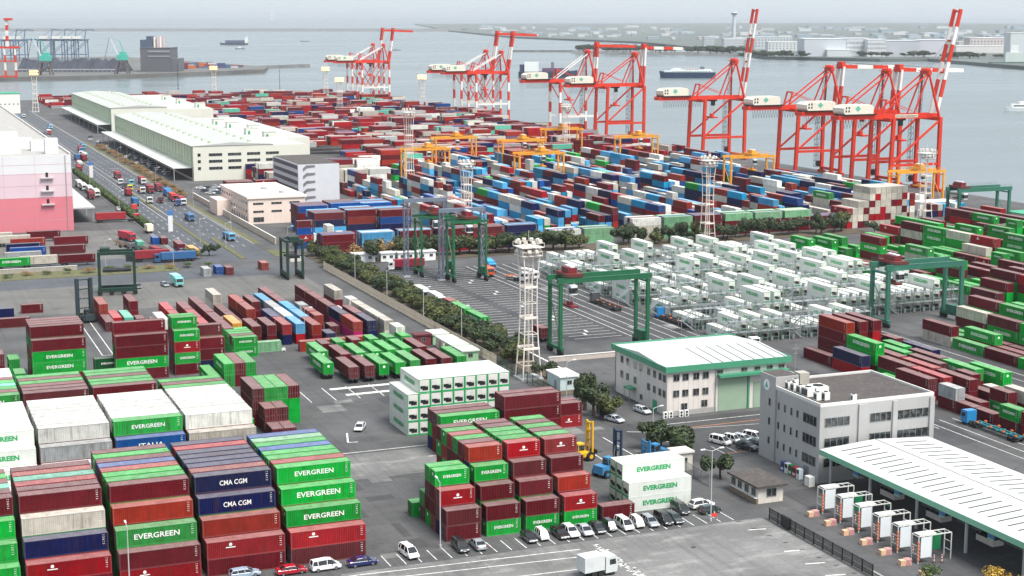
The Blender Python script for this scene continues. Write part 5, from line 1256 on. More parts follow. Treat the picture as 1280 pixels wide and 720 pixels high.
straddle(126.0, 495, R(90), 'dark green straddle carrier parked at the fence corner'); straddle(60.5, 488, R(-8), 'dark green straddle carrier in the pale yard by the inner road', 5.5, 10.5, 13)
def lift_truck(x, y, rz, m, lab, mast=7.6, m2=None, mw=.9):
    o = thing('lift_truck', lab, 'lift truck', (x, y, 0), rz)
    b = MB(); b.box(-4.2, .2, -1.3, 1.3, .9, 1.7); b.box(-4.4, -2.6, -1.35, 1.35, .7, 2.2, top=.12); b.build('body', m, o)
    b = MB(); b.box(-2.4, -.7, -.8, .8, 1.7, 3.5, top=.1); c = b.build('cab', m, o); b = MB(); b.box(-2.44, -.62, -.7, .7, 2.2, 3.2); b.box(-2.2, -.9, -.84, .84, 2.2, 3.2); b.build('glazing', M_GLASS, c)
    for sx, r in ((-3.4, .75), (.1, .9)):
        for sy in (-1.45, 1.45): b = MB(); b.tube((sx, sy - .32, r), (sx, sy + .32, r), r, 14); t = b.build('wheel', M_TYRE, o); q = MB(); q.tube((sx, sy - .34, r), (sx, sy + .34, r), r * .5, 10); q.build('rim', m, t)
    b = MB()
    for sy in (-mw, mw): b.beam((.9, sy, .3), (.9, sy, mast), .38 * mw, .46 * mw); b.beam((1.15, sy * .7, .4), (1.15, sy * .7, mast - .6), .2, .26)
    for k in range(5): b.beam((.9, -mw, .8 + k * (mast - 1.2) / 4), (.9, mw, .8 + k * (mast - 1.2) / 4), .3)
    b.build('mast', m2 or m, o)
    b = MB(); b.box(1.3, 1.75, -1.4, 1.4, 1.2, 2.0); b.box(1.75, 3.2, -.9, -.7, 1.2, 1.3); b.box(1.75, 3.2, .7, .9, 1.2, 1.3); b.build('fork_carriage', M_BLACK, o)
    b = MB(); [b.tube((.3, sy, 1.5), (.85, sy, mast * .6), .1, 6) for sy in (-.6, .6)]; b.build('tilt_ram', M_ROD, o)
    return o
lift_truck(123.6, 268.6, R(12), steel('lift_yellow', (222, 172, 30)), 'yellow container lift truck with a tall open mast beside the aisle')
lift_truck(124.6, 258.0, R(20), steel('lift_blue', (54, 122, 168)), 'blue lift truck with a dark mast in front of the yellow one', 8.4, steel('mast_navy', (36, 58, 84)))
lift_truck(134.0, 262.0, R(200), MATS['lift_blue'], 'blue lift truck with a low mast next to the round tree', 4.6)
lift_truck(51.5, 449.0, R(100), steel('lift_dark', (36, 52, 56)), 'dark green top lifter with a tall mast beside the five-tier bay', 12.0, None, 2.0)
# --- reefer racks
M_RACK = mat('rack_galvanised', (150, 156, 158), .5, .15, var=.12, scale=.6)
rk0 = thing('reefer_rack', 'x', 'reefer rack', (0, 0, 0), 0, 'galvanised power racks for reefers')
Lr = 20.0
for k in range(7):
    b = MB(); [b.beam((k * 3.3, y, 0), (k * 3.3, y, 7.0), .12) for y in (0, 2.2)]; [b.beam((k * 3.3, 0, z), (k * 3.3, 2.2, z), .12) for z in (2.9, 5.8)]; b.build('post_frame', M_RACK, rk0)
for z in (2.9, 5.8):
    b = MB(); b.box(-.2, Lr + .2, .1, 2.1, z, z + .1); b.build('platform', M_RACK, rk0)
    b = MB()
    for y in (0, 2.2): [b.beam((-.2, y, z + q), (Lr + .2, y, z + q), .05) for q in (.6, 1.15)]; [b.beam((k * 1.65, y, z), (k * 1.65, y, z + 1.15), .04) for k in range(13)]
    b.build('handrail', M_RACK, rk0)
b = MB()
for k in range(2):
    z = k * 2.9; a, c = (-.8, -4.6) if k % 2 == 0 else (-4.6, -.8)
    for y in (.4, 1.5): b.beam((a, y, z), (c, y, z + 2.9), .12, .22); b.beam((a, y, z + 1), (c, y, z + 3.9), .06)
    for i in range(9): t = (i + .5) / 9; b.box(a + (c - a) * t - .16, a + (c - a) * t + .16, .4, 1.5, z + 2.9 * t - .03, z + 2.9 * t)
    b.box(-5.2, -4.2, .3, 2.1, z + 2.85, z + 2.95) if k % 2 == 0 else b.box(-1.2, -.2, .3, 2.1, z + 2.85, z + 2.95)
[b.beam((x, y, 0), (x, y, 6.9), .1) for x in (-5.1, -.7) for y in (.35, 2.05)]
b.build('stair', M_RACK, rk0)
b = MB(); [b.box(1.2 + k * 3.3, 1.9 + k * 3.3, .3, .6, z + .2, z + 1.3) for k in range(6) for z in (0, 3.0, 5.9)]; struct(b.build('socket_box', mat('socket_grey', (120, 126, 128), .5), rk0), 'stuff')
first = True
for k, (gx, y) in enumerate(RK):
    col = [204.5, 226.5, 248.5, 270.5].index(gx); row = int(round((y - 352) / 19.6))
    lab = 'steel reefer rack with platforms, %s row from the lane end, %s rack from the lanes' % (ORD[row + 1], ORD[col + 1])
    if first: rk0.location = (gx, y, 0); rk0['label'] = lab; first = False
    else: clone(rk0, (gx, y, 0), None, lab)
# ------------------------------------------------------------------ vehicles
M_CAR = mat('car_paint', objcol=True, rough=.28, var=.03, clear=.8); M_CGLASS = mat('car_glass', (22, 26, 30), .08, var=.05, spec=.9)
M_HEAD = mat('headlight_glass', (216, 220, 222), .15, var=.02); M_TAIL = mat('tail_light', (150, 18, 20), .2, var=.02); M_RIM = mat('alloy_rim', (150, 152, 156), .35, .6, var=.05); M_TRIM = mat('black_trim', (22, 22, 24), .5, var=.05)
def loft(b, rings, mi=0):
    n = len(rings[0]); v = [p for r in rings for p in r]; f = []
    for k in range(len(rings) - 1):
        for i in range(n): f.append((k * n + i, k * n + (i + 1) % n, (k + 1) * n + (i + 1) % n, (k + 1) * n + i))
    f.append(tuple(range(n - 1, -1, -1))); f.append(tuple(range((len(rings) - 1) * n, len(rings) * n))); b.add(v, f, mi)
def ring(x, zb, zt, hb, ht, c=.12):
    return [(x, -hb, zb + c), (x, -ht, zt - c), (x, -ht + c, zt), (x, ht - c, zt), (x, ht, zt - c), (x, hb, zb + c), (x, hb - c, zb), (x, -hb + c, zb)]
CAR = {}   # L, W, lower stations (x, zb, zt), cabin stations (x, z belt, z roof, half belt, half roof)
CAR['hatch'] = (4.1, 1.70, [(0, .35, .82), (.12, .25, .95), (3.0, .22, .95), (3.75, .24, .86), (4.02, .28, .68), (4.1, .35, .6)], [(.08, .9, 1.0), (.42, .93, 1.47), (1.6, .93, 1.52), (2.35, .93, 1.46), (3.25, .9, .96)])
CAR['sedan'] = (4.7, 1.78, [(0, .38, .85), (.12, .26, 1.0), (.9, .23, 1.0), (3.4, .22, .95), (4.3, .25, .82), (4.62, .3, .66), (4.7, .38, .58)], [(.55, .95, 1.02), (1.25, .97, 1.40), (2.3, .95, 1.45), (2.9, .94, 1.38), (3.75, .9, .96)])
CAR['wagon'] = (4.7, 1.75, [(0, .36, .9), (.1, .25, 1.0), (3.4, .22, .97), (4.3, .25, .84), (4.62, .3, .68), (4.7, .36, .6)], [(.08, .95, 1.1), (.4, .97, 1.45), (2.2, .96, 1.5), (2.8, .95, 1.42), (3.7, .9, .96)])
CAR['minivan'] = (4.7, 1.78, [(0, .34, 1.0), (.08, .25, 1.08), (3.5, .23, 1.08), (4.3, .25, .98), (4.62, .28, .78), (4.7, .34, .66)], [(.06, 1.02, 1.3), (.22, 1.05, 1.78), (2.4, 1.05, 1.88), (3.2, 1.05, 1.76), (4.1, .98, 1.04)])
CAR['kei'] = (3.4, 1.48, [(0, .32, .95), (.06, .24, 1.02), (2.7, .22, 1.02), (3.2, .25, .9), (3.36, .28, .74), (3.4, .34, .64)], [(.05, .98, 1.3), (.15, 1.0, 1.74), (1.8, 1.0, 1.8), (2.4, 1.0, 1.7), (3.0, .94, .99)])
CAR['suv'] = (4.6, 1.84, [(0, .42, 1.0), (.1, .32, 1.1), (3.3, .3, 1.08), (4.2, .32, 1.0), (4.52, .36, .82), (4.6, .42, .7)], [(.1, 1.04, 1.2), (.5, 1.07, 1.62), (2.1, 1.07, 1.68), (2.75, 1.06, 1.58), (3.55, 1.0, 1.08)])
wm = MB(); wm.tube((0, -.1, 0), (0, .1, 0), .32, 14); wm = wm.mesh('wheel'); wm.materials.append(M_TYRE)
rm = MB(); rm.tube((0, -.112, 0), (0, .112, 0), .2, 10); [rm.box(-.025, .025, -.118, .118, -.2, .2) for _ in (0,)]; rm = rm.mesh('rim'); rm.materials.append(M_RIM)
CM = {}
for k, (L_, W_, low, cab) in CAR.items():
    hw = W_ / 2; b = MB()
    loft(b, [ring(x, zb, zt, hw * (.9 if x in (0, L_) else .985), hw * (.86 if x in (0, L_) else .97)) for x, zb, zt in low]); body = b.mesh('body')
    g = MB(); loft(g, [ring(x, zb - .1, zr - .05, hw * .93, hw * (.93 - .22 * min(1, max(0, (zr - zb)) / .55)), .05) for x, zb, zr in cab]); gl = g.mesh('glazing')
    r = MB(); rs = [(x, zr, hw * (.93 - .22 * min(1, (zr - zb) / .55))) for x, zb, zr in cab if zr - zb > .3]
    loft(r, [[(x, -h + .02, z - .05), (x, -h + .1, z), (x, h - .1, z), (x, h - .02, z - .05)] for x, z, h in rs])
    for s in (-1, 1):
        pts = [(x, s * hw * .95, zb) for x, zb, zr in cab]; tp = [(x, s * (hw * (.93 - .22 * min(1, max(0, zr - zb) / .55)) + .005), zr - .03) for x, zb, zr in cab]
        r.beam(tp[-2], (cab[-1][0], s * hw * .9, cab[-1][1]), .07, .07); r.beam(tp[1], (cab[0][0], s * hw * .9, cab[0][1] + .05), .1, .1)
        xm = cab[2][0]; r.beam((xm, s * hw * .945, cab[2][1]), tp[2], .09, .06)
        if k in ('minivan', 'kei', 'wagon'): r.beam((cab[1][0] + .75, s * hw * .945, cab[1][1]), (cab[1][0] + .7, tp[1][1], tp[1][2]), .09, .06)
    ro = r.mesh('roof')
    for m_, q in ((body, M_CAR), (gl, M_CGLASS), (ro, M_CAR)): m_.materials.append(q)
    CM[k] = (body, gl, ro)
def car(kind, x, y, heading, rgb, lab, grp=None):
    """heading in degrees: 0 drives to +X, 90 to +Y"""
    L_, W_, low, cab = CAR[kind]; a = R(heading)
    o = thing('parked_car', lab, 'car', (x - math.cos(a) * L_ / 2, y - math.sin(a) * L_ / 2, 0.02), a, grp); c = lin(rgb)
    b_, g_, r_ = CM[kind]; put('body', b_, None, o, color=c); put('glazing', g_, None, o); put('roof', r_, None, o, color=c)
    for sx in (L_ * .19, L_ * .81):
        for sy in (-1, 1): w = put('wheel', wm, None, o, (sx, sy * (W_ / 2 - .11), .31)); put('rim', rm, None, w)
    for s in (-1, 1):
        z = low[-2][2] - .04
        h = MB(); h.box(L_ - .2, L_ + .005, s * W_ * .31 - .2, s * W_ * .31 + .2, z - .16, z + .02); h.build('headlight', M_HEAD, o)
        t = MB(); t.box(-.012, .1, s * W_ * .4 - .1, s * W_ * .4 + .1, .72, .98); t.build('tail_light', M_TAIL, o)
        q = MB(); q.box(L_ * .66, L_ * .70, s * (W_ / 2 + .02) - .08, s * (W_ / 2 + .02) + .08, .96, 1.08); q.build('mirror', M_TRIM, o)
    p = MB(); p.box(L_ + .0, L_ + .012, -.25, .25, .45, .56); p.box(-.012, 0, -.25, .25, .6, .7); p.build('number_plate', M_WMARK, o)
    p = MB(); p.box(L_ - .05, L_ + .01, -W_ * .36, W_ * .36, .3, .42); p.build('grille', M_TRIM, o)
    return o
BK, WH, SV, DG, GY = (16, 17, 20), (226, 226, 224), (150, 156, 162), (44, 48, 54), (96, 102, 108)
ROWC = [(575.5, 'minivan', BK, 'black minivan at the end of the parking row by the lamp post'), (597, 'sedan', SV, 'silver saloon beside the black minivan in the parking row', 90), (661, 'hatch', (34, 36, 40), 'charcoal hatchback parked below the green boxes'), (677.5, 'kei', WH, 'small boxy white van beside the charcoal hatchback'),
        (700, 'wagon', BK, 'black estate car between two white cars in the parking row'), (712.5, 'suv', WH, 'white estate car with a dark sunroof in the parking row'), (731, 'sedan', (176, 180, 190), 'pale silver saloon beside the white car with the sunroof'), (746.5, 'hatch', (24, 27, 32), 'black hatchback before the lone maroon box'),
        (762, 'kei', (52, 60, 66), 'slate grey boxy minivan beside the white minivans'), (780, 'minivan', WH, 'long white minivan next to the slate grey one'), (796.5, 'kei', (220, 220, 214), 'short white minivan before the reefer stack'), (812, 'wagon', (140, 146, 152), 'grey silver estate before the reefer stack'),
        (829.5, 'minivan', (18, 20, 22), 'black minivan before the reefer stack'), (842.5, 'wagon', (42, 50, 54), 'dark slate estate beside the black minivan'), (850, 'minivan', (26, 32, 36), 'dark minivan tucked behind the slate estate')]
for k, it in enumerate(ROWC):
    px, kind, rgb, lab = it[:4]; yy = 228.4 if k < 14 else 232.4
    gx = min((abs(P(x, yy, .8)[0] - px), x) for x in np.arange(78, 134, .1))[1]
    car(kind, float(gx), yy, (it[4] if len(it) > 4 else -90) + rng.uniform(-2, 2), rgb, lab)
car('suv', 129.6, 233.2, 6, WH, 'white sport utility car standing crosswise beside the motorcycles'); car('hatch', 129.6, 230.2, 8, (30, 52, 46), 'dark green compact car by the double lamp post')
g = G(511, 695); car('minivan', g[0], g[1], -84, (230, 231, 230), 'white minivan alone in the open slots by the green stack')
for px, py_, kind, rgb, lab in ((407, 712, 'minivan', (232, 232, 232), 'white minivan parked along the red front boxes'), (453, 706.5, 'sedan', (22, 32, 92), 'dark blue saloon parked along the stack corner'), (364, 717, 'sedan', (168, 20, 40), 'red saloon parked along the front stacks'), (306, 721, 'wagon', (150, 168, 186), 'pale blue estate parked along the front stacks')):
    g = G(px, py_); car(kind, g[0], g[1], 2, rgb, lab)
g = G(450, 537); car('sedan', g[0], g[1], -118, (222, 224, 226), 'white saloon driving down the open yard aisle')
for px, py_, kind, rgb, lab in ((900.5, 552, 'minivan', WH, 'white minivan at the end of the office parking lot'), (915, 550, 'kei', (224, 224, 222), 'short white van in the office parking lot'), (929, 548.5, 'wagon', (196, 202, 208), 'silver estate in the office parking lot'), (942, 547, 'minivan', (228, 228, 228), 'white minivan against the office stair tower'), (934, 559, 'suv', (30, 36, 42), 'black car parked behind the white office cars'), (947, 556, 'hatch', (26, 30, 34), 'black hatchback close to the office wall')):
    g = G(px, py_ + 3); car(kind, g[0], g[1], -68, rgb, lab)
g = G(803, 516); car('wagon', g[0], g[1], -80, (206, 210, 214), 'silver estate beside the workshop porch'); g = G(768, 527); car('sedan', g[0], g[1], -70, (186, 194, 206), 'pale blue-grey saloon under the trees'); g = G(757, 519); car('hatch', g[0], g[1], -75, (40, 52, 84), 'navy hatchback under the trees')
for px, py_, rgb, lab in ((172, 360, (60, 66, 72), 'dark car by the inner road verge beside the straddle carrier'), (206, 358, (120, 132, 140), 'grey car by the inner road verge next to the teal truck')):
    g = G(px, py_); car('hatch', g[0], g[1], -80, rgb, lab)
for k in range(11):
    x, y = 143.8 + (k % 2) * 1.2, 852 + k * 12.4; car('minivan' if k % 3 else 'wagon', x, y, -160, (220, 222, 222) if k % 4 else (160, 170, 180), 'white car nosed in under the transit shed canopy', 'cars parked under the transit shed canopy')
for k in range(9):
    car(('sedan', 'wagon', 'hatch')[k % 3], 147 + (k % 3) * 4.0, 752 + (k // 3) * 9 + k, -30, ((206, 208, 210), (70, 90, 110), (226, 226, 224), (40, 60, 76))[k % 4], 'car in the small lot behind the beige office', 'cars in the lot behind the beige office')
g = G(148, 263); car('hatch', g[0], g[1], -85, (222, 222, 220), 'small white car on the service road by the hedge')
# --- trucks
def trailer(x, y, rz, lab, rgb=(70, 74, 80), L_=12.0, grp='trailer chassis'):
    o = thing('container_trailer', lab, 'trailer', (x, y, 0), rz, grp); m = mat('chassis_%d_%d_%d' % rgb, rgb, .6, var=.2)
    b = MB(); [b.box(0, L_, sy - .12, sy + .12, .95, 1.3) for sy in (.7, 1.74)]; [b.box(L_ * t - .1, L_ * t + .1, 0.02, 2.42, 1.1, 1.3) for t in (.02, .25, .5, .75, .98)]; b.build('frame', m, o)
    for sx in (1.4, 2.7):
        for sy in (.25, 2.19): w = MB(); w.tube((sx, sy - .25, .5), (sx, sy + .25, .5), .5, 12); w.build('wheel', M_TYRE, o)
    b = MB(); [b.box(L_ - 2.6, L_ - 2.4, sy - .1, sy + .1, 0, .95) for sy in (.7, 1.74)]; b.build('landing_leg', m, o)
    return o
for k, (x, y, c) in enumerate(TR): trailer(x + W, y, math.pi / 2, 'trailer chassis under the %s box at slot %s of the trailer park' % (CC[c][0], ORD[k + 1] if k < 20 else 'beyond twenty'), grp='trailers in the trailer park') if k < 16 else None
for k, (x, y, c) in enumerate(LT): trailer(x, y, 0, 'trailer chassis under a %s box in the storage lot' % CC[c][0], grp='trailers in the storage lot')
for k, (x, y, c, l_) in enumerate(HT): trailer(x + W, y, math.pi / 2, 'trailer chassis under a %s box against the hedge' % CC[c][0], L_=l_, grp='trailers against the hedge')
for k in range(13): trailer(80.0 + k * 1.05 + W, 553 + (12 - k) * 2.6 * (k % 2) + 6, R(96), 'bare rusty trailer chassis leaning in the chassis pile', ((84, 84, 88), (110, 86, 66), (62, 80, 84))[k % 3], 12, 'bare chassis piled by the highway corner')
def truck(x, y, heading, rgb, lab, cargo=None, crgb=(150, 30, 36), L_=None, grp=None):
    """x, y mark the rear end; cargo: None tractor only, 'box', 'flat', 'dump', 'container'"""
    a = R(heading); o = thing('truck', lab, 'truck', (x, y, .01), a, grp); m = mat('cab_%d_%d_%d' % rgb, rgb, .35, var=.06, clear=.4)
    T = {None: 0, 'box': 6.4, 'flat': 12.2, 'dump': 5.4, 'container': 12.4}[cargo] if L_ is None else L_
    b = MB(); pr = [(0, .5), (2.1, .5), (2.2, 1.6), (2.02, 2.95), (1.8, 3.1), (0, 3.1)]; b.prism([(T + 3.2 + u, w) for u, w in pr], 'y', -1.22, 1.22); c = b.build('cab', m, o)
    g_ = MB(); g_.add([(T + 5.41, -1.08, 1.72), (T + 5.41, 1.08, 1.72), (T + 5.25, 1.02, 2.75), (T + 5.25, -1.02, 2.75)], [(0, 1, 2, 3)])
    for s in (-1, 1): g_.add([(T + 3.9, s * 1.232, 1.75), (T + 5.1, s * 1.232, 1.75), (T + 4.95, s * 1.232, 2.6), (T + 3.9, s * 1.232, 2.6)], [(0, 1, 2, 3)])
    g_.build('glazing', M_CGLASS, c, fix=False)
    b = MB(); b.box(T + 5.36, T + 5.42, -1.15, 1.15, .5, .95); b.build('bumper', M_TRIM, c); b = MB(); [b.box(T + 5.41, T + 5.45, s * .9 - .18, s * .9 + .18, .65, .85) for s in (-1, 1)]; b.build('headlight', M_HEAD, c)
    b = MB(); b.box(.1, T + 3.3, -.5, .5, .7, 1.05); b.build('chassis', mat('truck_chassis', (56, 62, 66), .6, var=.2), o)
    wx = [T + 4.4, T + 1.2, T + 2.4] + ([1.0, 2.3] if T > 3 else [])
    for sx in wx:
        for s in (-1, 1): w = MB(); w.tube((sx, s * 1.0 - .18, .5), (sx, s * 1.0 + .18, .5), .5, 12); w.build('wheel', M_TYRE, o)
    cm = mat('cargo_%d_%d_%d' % crgb, crgb, .5, var=.12, streak=.1)
    if cargo == 'box': b = MB(); b.box(0, T + 3.0, -1.22, 1.22, 1.1, 3.5); b.build('cargo_box', cm, o)
    elif cargo == 'dump': b = MB(); b.prism([(0, 1.1), (T + 3, 1.1), (T + 3, 2.7), (-.2, 2.5)], 'y', -1.2, 1.2); b.build('tipper_body', cm, o)
    elif cargo == 'flat':
        b = MB(); [b.box(0, T + 1.5, s * .55 - .12, s * .55 + .12, 1.05, 1.35) for s in (-1, 1)]; [b.box(t - .12, t + .12, -1.2, 1.2, 1.15, 1.35) for t in (.2, T * .25, T * .5, T * .75, T)]; b.build('deck', cm, o)
        b = MB(); [b.box(t - .3, t + .3, s * 1.05 - .2, s * 1.05 + .2, 1.35, 1.62) for t in (.3, T * .33, T * .66, T) for s in (-1, 1)]; struct(b.build('twist_lock', mat('lock_orange', (206, 104, 50), .6), o), 'stuff')
    elif cargo == 'container':
        b = MB(); b.box(0, 12.19, -1.22, 1.22, 1.35, 4.0); [b.box(.1 + k * .5, .3 + k * .5, -1.235, 1.235, 1.5, 3.9) for k in range(24)]; b.build('cargo_box', cm, o)
    return o
SB = (60, 140, 190); TE = (110, 180, 186); MR = (140, 28, 44); TW = (216, 216, 214)
RT = [(116.3, 850, MR, 'box', (140, 34, 44)), (113.0, 814, TW, None, None), (117.4, 808, TE, None, None), (124.0, 818, TW, 'box', (150, 36, 44)), (112.6, 796, (80, 80, 92), None, None), (113.2, 784, (206, 196, 40), None, None), (117.2, 776, (206, 206, 200), 'flat', (176, 44, 44)),
      (121.2, 776, MR, 'box', (120, 24, 38)), (126.2, 782, MR, 'box', (130, 28, 40)), (126.4, 757, SB, 'box', (50, 120, 180)), (125.6, 738, (176, 44, 46), 'box', (180, 60, 50)), (126.6, 722, TW, 'box', (150, 30, 40)), (124.0, 714, (60, 84, 150), None, None), (113.6, 728, (206, 202, 190), None, None), (118.4, 728, (104, 26, 40), None, None)]
for k, (x, y, rgb, cg, crgb) in enumerate(RT): truck(x, y, -90, rgb, 'truck queueing on the highway, %s in the queue from the far bend' % ORD[k + 1], cg, crgb or (90, 90, 90), 5.0 if cg == 'flat' else None, 'trucks queueing on the highway')
tq = random.Random(6)
for k in range(22):
    lx = (102.8, 106.4, 109.4, 115.0, 118.6, 122.4)[k % 6]; ty = 690 + k * 33 + tq.uniform(-8, 8); cg = tq.choice((None, 'box', 'box', 'dump')); cc_ = tq.choice((TW, SB, MR, (196, 60, 50), (60, 70, 90), TE))
    if lx > 112 and 700 < ty < 870: ty += 190
    truck(lx, ty, 90 if lx < 112 else -90, cc_, 'truck on the highway past the pink cold store, %s of the spread-out ones' % ORD[min(20, k + 1)], cg, tq.choice(((140, 34, 44), (206, 206, 202), (50, 100, 150))), 4.6 if cg == 'box' else None, 'trucks spread along the highway')
for k in range(14): car(('sedan', 'minivan', 'hatch')[k % 3], 131.6 + (k % 2) * 2.6 + 4.6, 860 + k * 21, 60, ((206, 208, 210), (60, 70, 84), (222, 222, 220))[k % 3], 'car parked on the shed forecourt beside the dry verge', 'cars on the shed forecourt')
truck(119.6, 664, -90, (58, 120, 170), 'blue tipper truck rolling down the highway past the cream office', 'dump', (44, 92, 136)); truck(122.5, 600, -88, (96, 160, 200), 'blue tipper truck turning at the highway corner', 'dump', (60, 116, 160)); truck(112.6, 950, 90, MR, 'maroon articulated truck far up the highway by the pink cold store', 'box', (130, 30, 40), 9)
for k, (x, y) in enumerate(((92.0, 812), (92.4, 798), (93.6, 784), (94.6, 768))): truck(x, y, -88, (214, 214, 208), 'white truck parked behind the clipped hedge', 'box', (206, 206, 200), 4.5, 'white trucks behind the hedge')
truck(91.4, 760, -90, MR, 'maroon truck standing on the service road by the cold store', 'box', (126, 30, 40), 4.5); truck(82.0, 664.5, 0, (190, 24, 40), 'red articulated truck backing out beside the cold store canopy', 'container', (150, 28, 40)); truck(97.5, 622, 90, (222, 214, 190), 'cream van truck at the end of the clipped hedge', 'box', (226, 218, 196), 2.5)
truck(80.4, 551.5, 0, (150, 34, 44), 'maroon articulated truck crossing along the verge', 'container', (136, 30, 42)); truck(101, 547.5, 180, (40, 80, 120), 'blue truck on the cross road by the corner island', 'box', (44, 92, 140), 9); truck(84.5, 611.5, -70, (168, 32, 50), 'red box truck in the pale storage lot', 'box', (176, 44, 60), 4.5); truck(89.0, 565.5, -80, (150, 36, 50), 'small maroon box truck beside the chassis pile', 'box', (140, 34, 46), 4.0)
g = G(219, 357); truck(g[0], g[1] + 4, -85, (120, 196, 192), 'teal cab truck parked by the inner road verge', 'box', (150, 206, 204), 3)
truck(209.6, 246.5, 90, (38, 130, 186), 'blue tractor with an empty teal chassis beside the office', 'flat', (54, 130, 140)); truck(203.6, 376.0, 91, (34, 120, 176), 'blue tractor with an empty dark chassis at the reefer racks', 'flat', (60, 62, 66)); truck(206.4, 362, -90, (220, 220, 216), 'white cab truck at the lane end of the racks', 'flat', (84, 84, 86)); truck(196.5, 405, 90, (70, 74, 78), 'dark tractor with an empty chassis behind the green gantry', 'flat', (52, 54, 58))
truck(169.8, 502, 180, (224, 224, 222), 'white cab truck with a long maroon body near the repair frames', 'box', (160, 30, 56), 7.5); truck(186, 486, -100, (214, 84, 40), 'orange tipper truck beside the repair frames', 'dump', (206, 82, 44)); truck(189.8, 494, -100, (52, 146, 196), 'sky blue tipper body truck behind the orange one', 'box', (56, 152, 200), 5); truck(187.4, 470, -60, (220, 220, 220), 'white flatbed by the lattice tower', 'flat', (196, 196, 194), 3); truck(193.0, 470, -70, (226, 226, 226), 'white panel truck beside the white flatbed', 'box', (222, 222, 222), 1.5)
for k in range(3): truck(150.6 + k * .5, 452 - k * 12, -90, (216, 216, 212), 'white box truck parked behind the hedge, %s of three' % ORD[k + 1], 'box', (212, 210, 204), 4.5, 'white box trucks behind the hedge')
truck(95.6, 209.2, 8, (196, 202, 202), 'white box truck driving over the speckled strip on the apron', 'box', (200, 204, 203), .6)
for k in range(4):
    mx, my = 128.2 + k * .7, 237.5 + k * .5; o = thing('motorcycle', 'parked motorcycle beside the reefer stack, %s of four' % ORD[k + 1], 'motorcycle', (mx, my, 0), R(60), 'motorcycles beside the reefer stack')
    for sx in (0, 1.35): b = MB(); b.tube((sx, -.07, .3), (sx, .07, .3), .3, 12); b.build('wheel', M_TYRE, o)
    b = MB(); b.beam((0, 0, .35), (.5, 0, .75), .12); b.beam((.5, 0, .75), (1.1, 0, .8), .16); b.beam((1.35, 0, .3), (1.1, 0, 1.0), .07); b.box(.4, .95, -.16, .16, .35, .65); b.build('frame', M_TRIM, o); b = MB(); b.box(.1, .75, -.14, .14, .72, .84); b.build('seat', M_BLACK, o); b = MB(); b.beam((1.08, -.35, 1.02), (1.08, .35, 1.02), .05); b.build('handlebar', M_ROD, o)
# ------------------------------------------------------------------ trees and hedges
def leaf_mat(name, a, b_, c):
    m = bpy.data.materials.new(name); m.use_nodes = True; n = m.node_tree.nodes; l = m.node_tree.links; p = n['Principled BSDF']; p.inputs['Roughness'].default_value = .6
    ge = n.new('ShaderNodeNewGeometry'); cr_ = n.new('ShaderNodeValToRGB'); e = cr_.color_ramp; e.elements[0].color = lin(a); e.elements[1].color = lin(c); q = e.elements.new(.55); q.color = lin(b_)
    no = n.new('ShaderNodeTexNoise'); no.inputs['Scale'].default_value = .45; l.new(ge.outputs['Position'], no.inputs['Vector'])
    mx = n.new('ShaderNodeMath'); mx.operation = 'MULTIPLY_ADD'; l.new(ge.outputs['Random Per Island'], mx.inputs[0]); mx.inputs[1].default_value = .55
    sb = n.new('ShaderNodeMath'); sb.operation = 'MULTIPLY'; l.new(no.outputs['Fac'], sb.inputs[0]); sb.inputs[1].default_value = .5; l.new(sb.outputs[0], mx.inputs[2])
    l.new(mx.outputs[0], cr_.inputs['Fac']); l.new(cr_.outputs['Color'], p.inputs['Base Color']); p.inputs['Subsurface Weight'].default_value = 0
    return m
M_LEAF = [leaf_mat('dark_leaf', (18, 28, 14), (38, 54, 24), (78, 96, 40)), leaf_mat('olive_leaf', (30, 38, 15), (62, 72, 26), (116, 116, 46)), leaf_mat('dry_leaf', (92, 70, 44), (134, 104, 62), (168, 140, 84)), leaf_mat('golden_leaf', (120, 92, 24), (168, 132, 40), (206, 172, 70)), leaf_mat('clipped_leaf', (34, 50, 20), (64, 84, 34), (96, 112, 50))]
M_BARK = mat('bark', (74, 60, 48), .9, var=.3, scale=2)
def crown_mesh(seed, n=1500, clumps=9, s=.34, flat=.8):
    q = random.Random(seed); b = MB(); cl = [(q.gauss(0, .42), q.gauss(0, .42), q.uniform(-.45, .55), q.uniform(.34, .6)) for _ in range(clumps)]
    for _ in range(n):
        cx, cy, cz, r = q.choice(cl); d = Vector((q.gauss(0, 1), q.gauss(0, 1), q.gauss(0, 1))).normalized(); rr = r * (q.random() ** .35)
        p = Vector((cx, cy, cz * flat)) + d * rr; nn = (d + Vector((q.gauss(0, .5), q.gauss(0, .5), q.gauss(.3, .5)))).normalized()
        t = nn.orthogonal().normalized(); t.rotate(Matrix.Rotation(q.uniform(0, 6.28), 3, nn)); u = nn.cross(t); z = s * q.uniform(.12, .3)
        b.add([p - t * z, p + u * z * .6, p + t * z, p - u * z * .6], [(0, 1, 2, 3)])
    return b.mesh('crown', fix=False)
CROWN = {}
for li in range(5):
    for v in range(3):
        me = crown_mesh(100 * li + v, 2600 if li < 2 else 900, s=.5 if li < 2 else .4); me.materials.append(M_LEAF[li]); CROWN[li, v] = me
tkm = []
for v in range(3):
    q = random.Random(v); b = MB(); b.tube((0, 0, 0), (.03, .02, .5), .05, 7, .035)
    for k in range(5): a = q.uniform(0, 6.28); b.tube((.03, .02, q.uniform(.3, .5)), (math.cos(a) * .28, math.sin(a) * .28, q.uniform(.6, .85)), .025, 5, .008)
    me = b.mesh('trunk'); me.materials.append(M_BARK); tkm.append(me)
tn = random.Random(12)
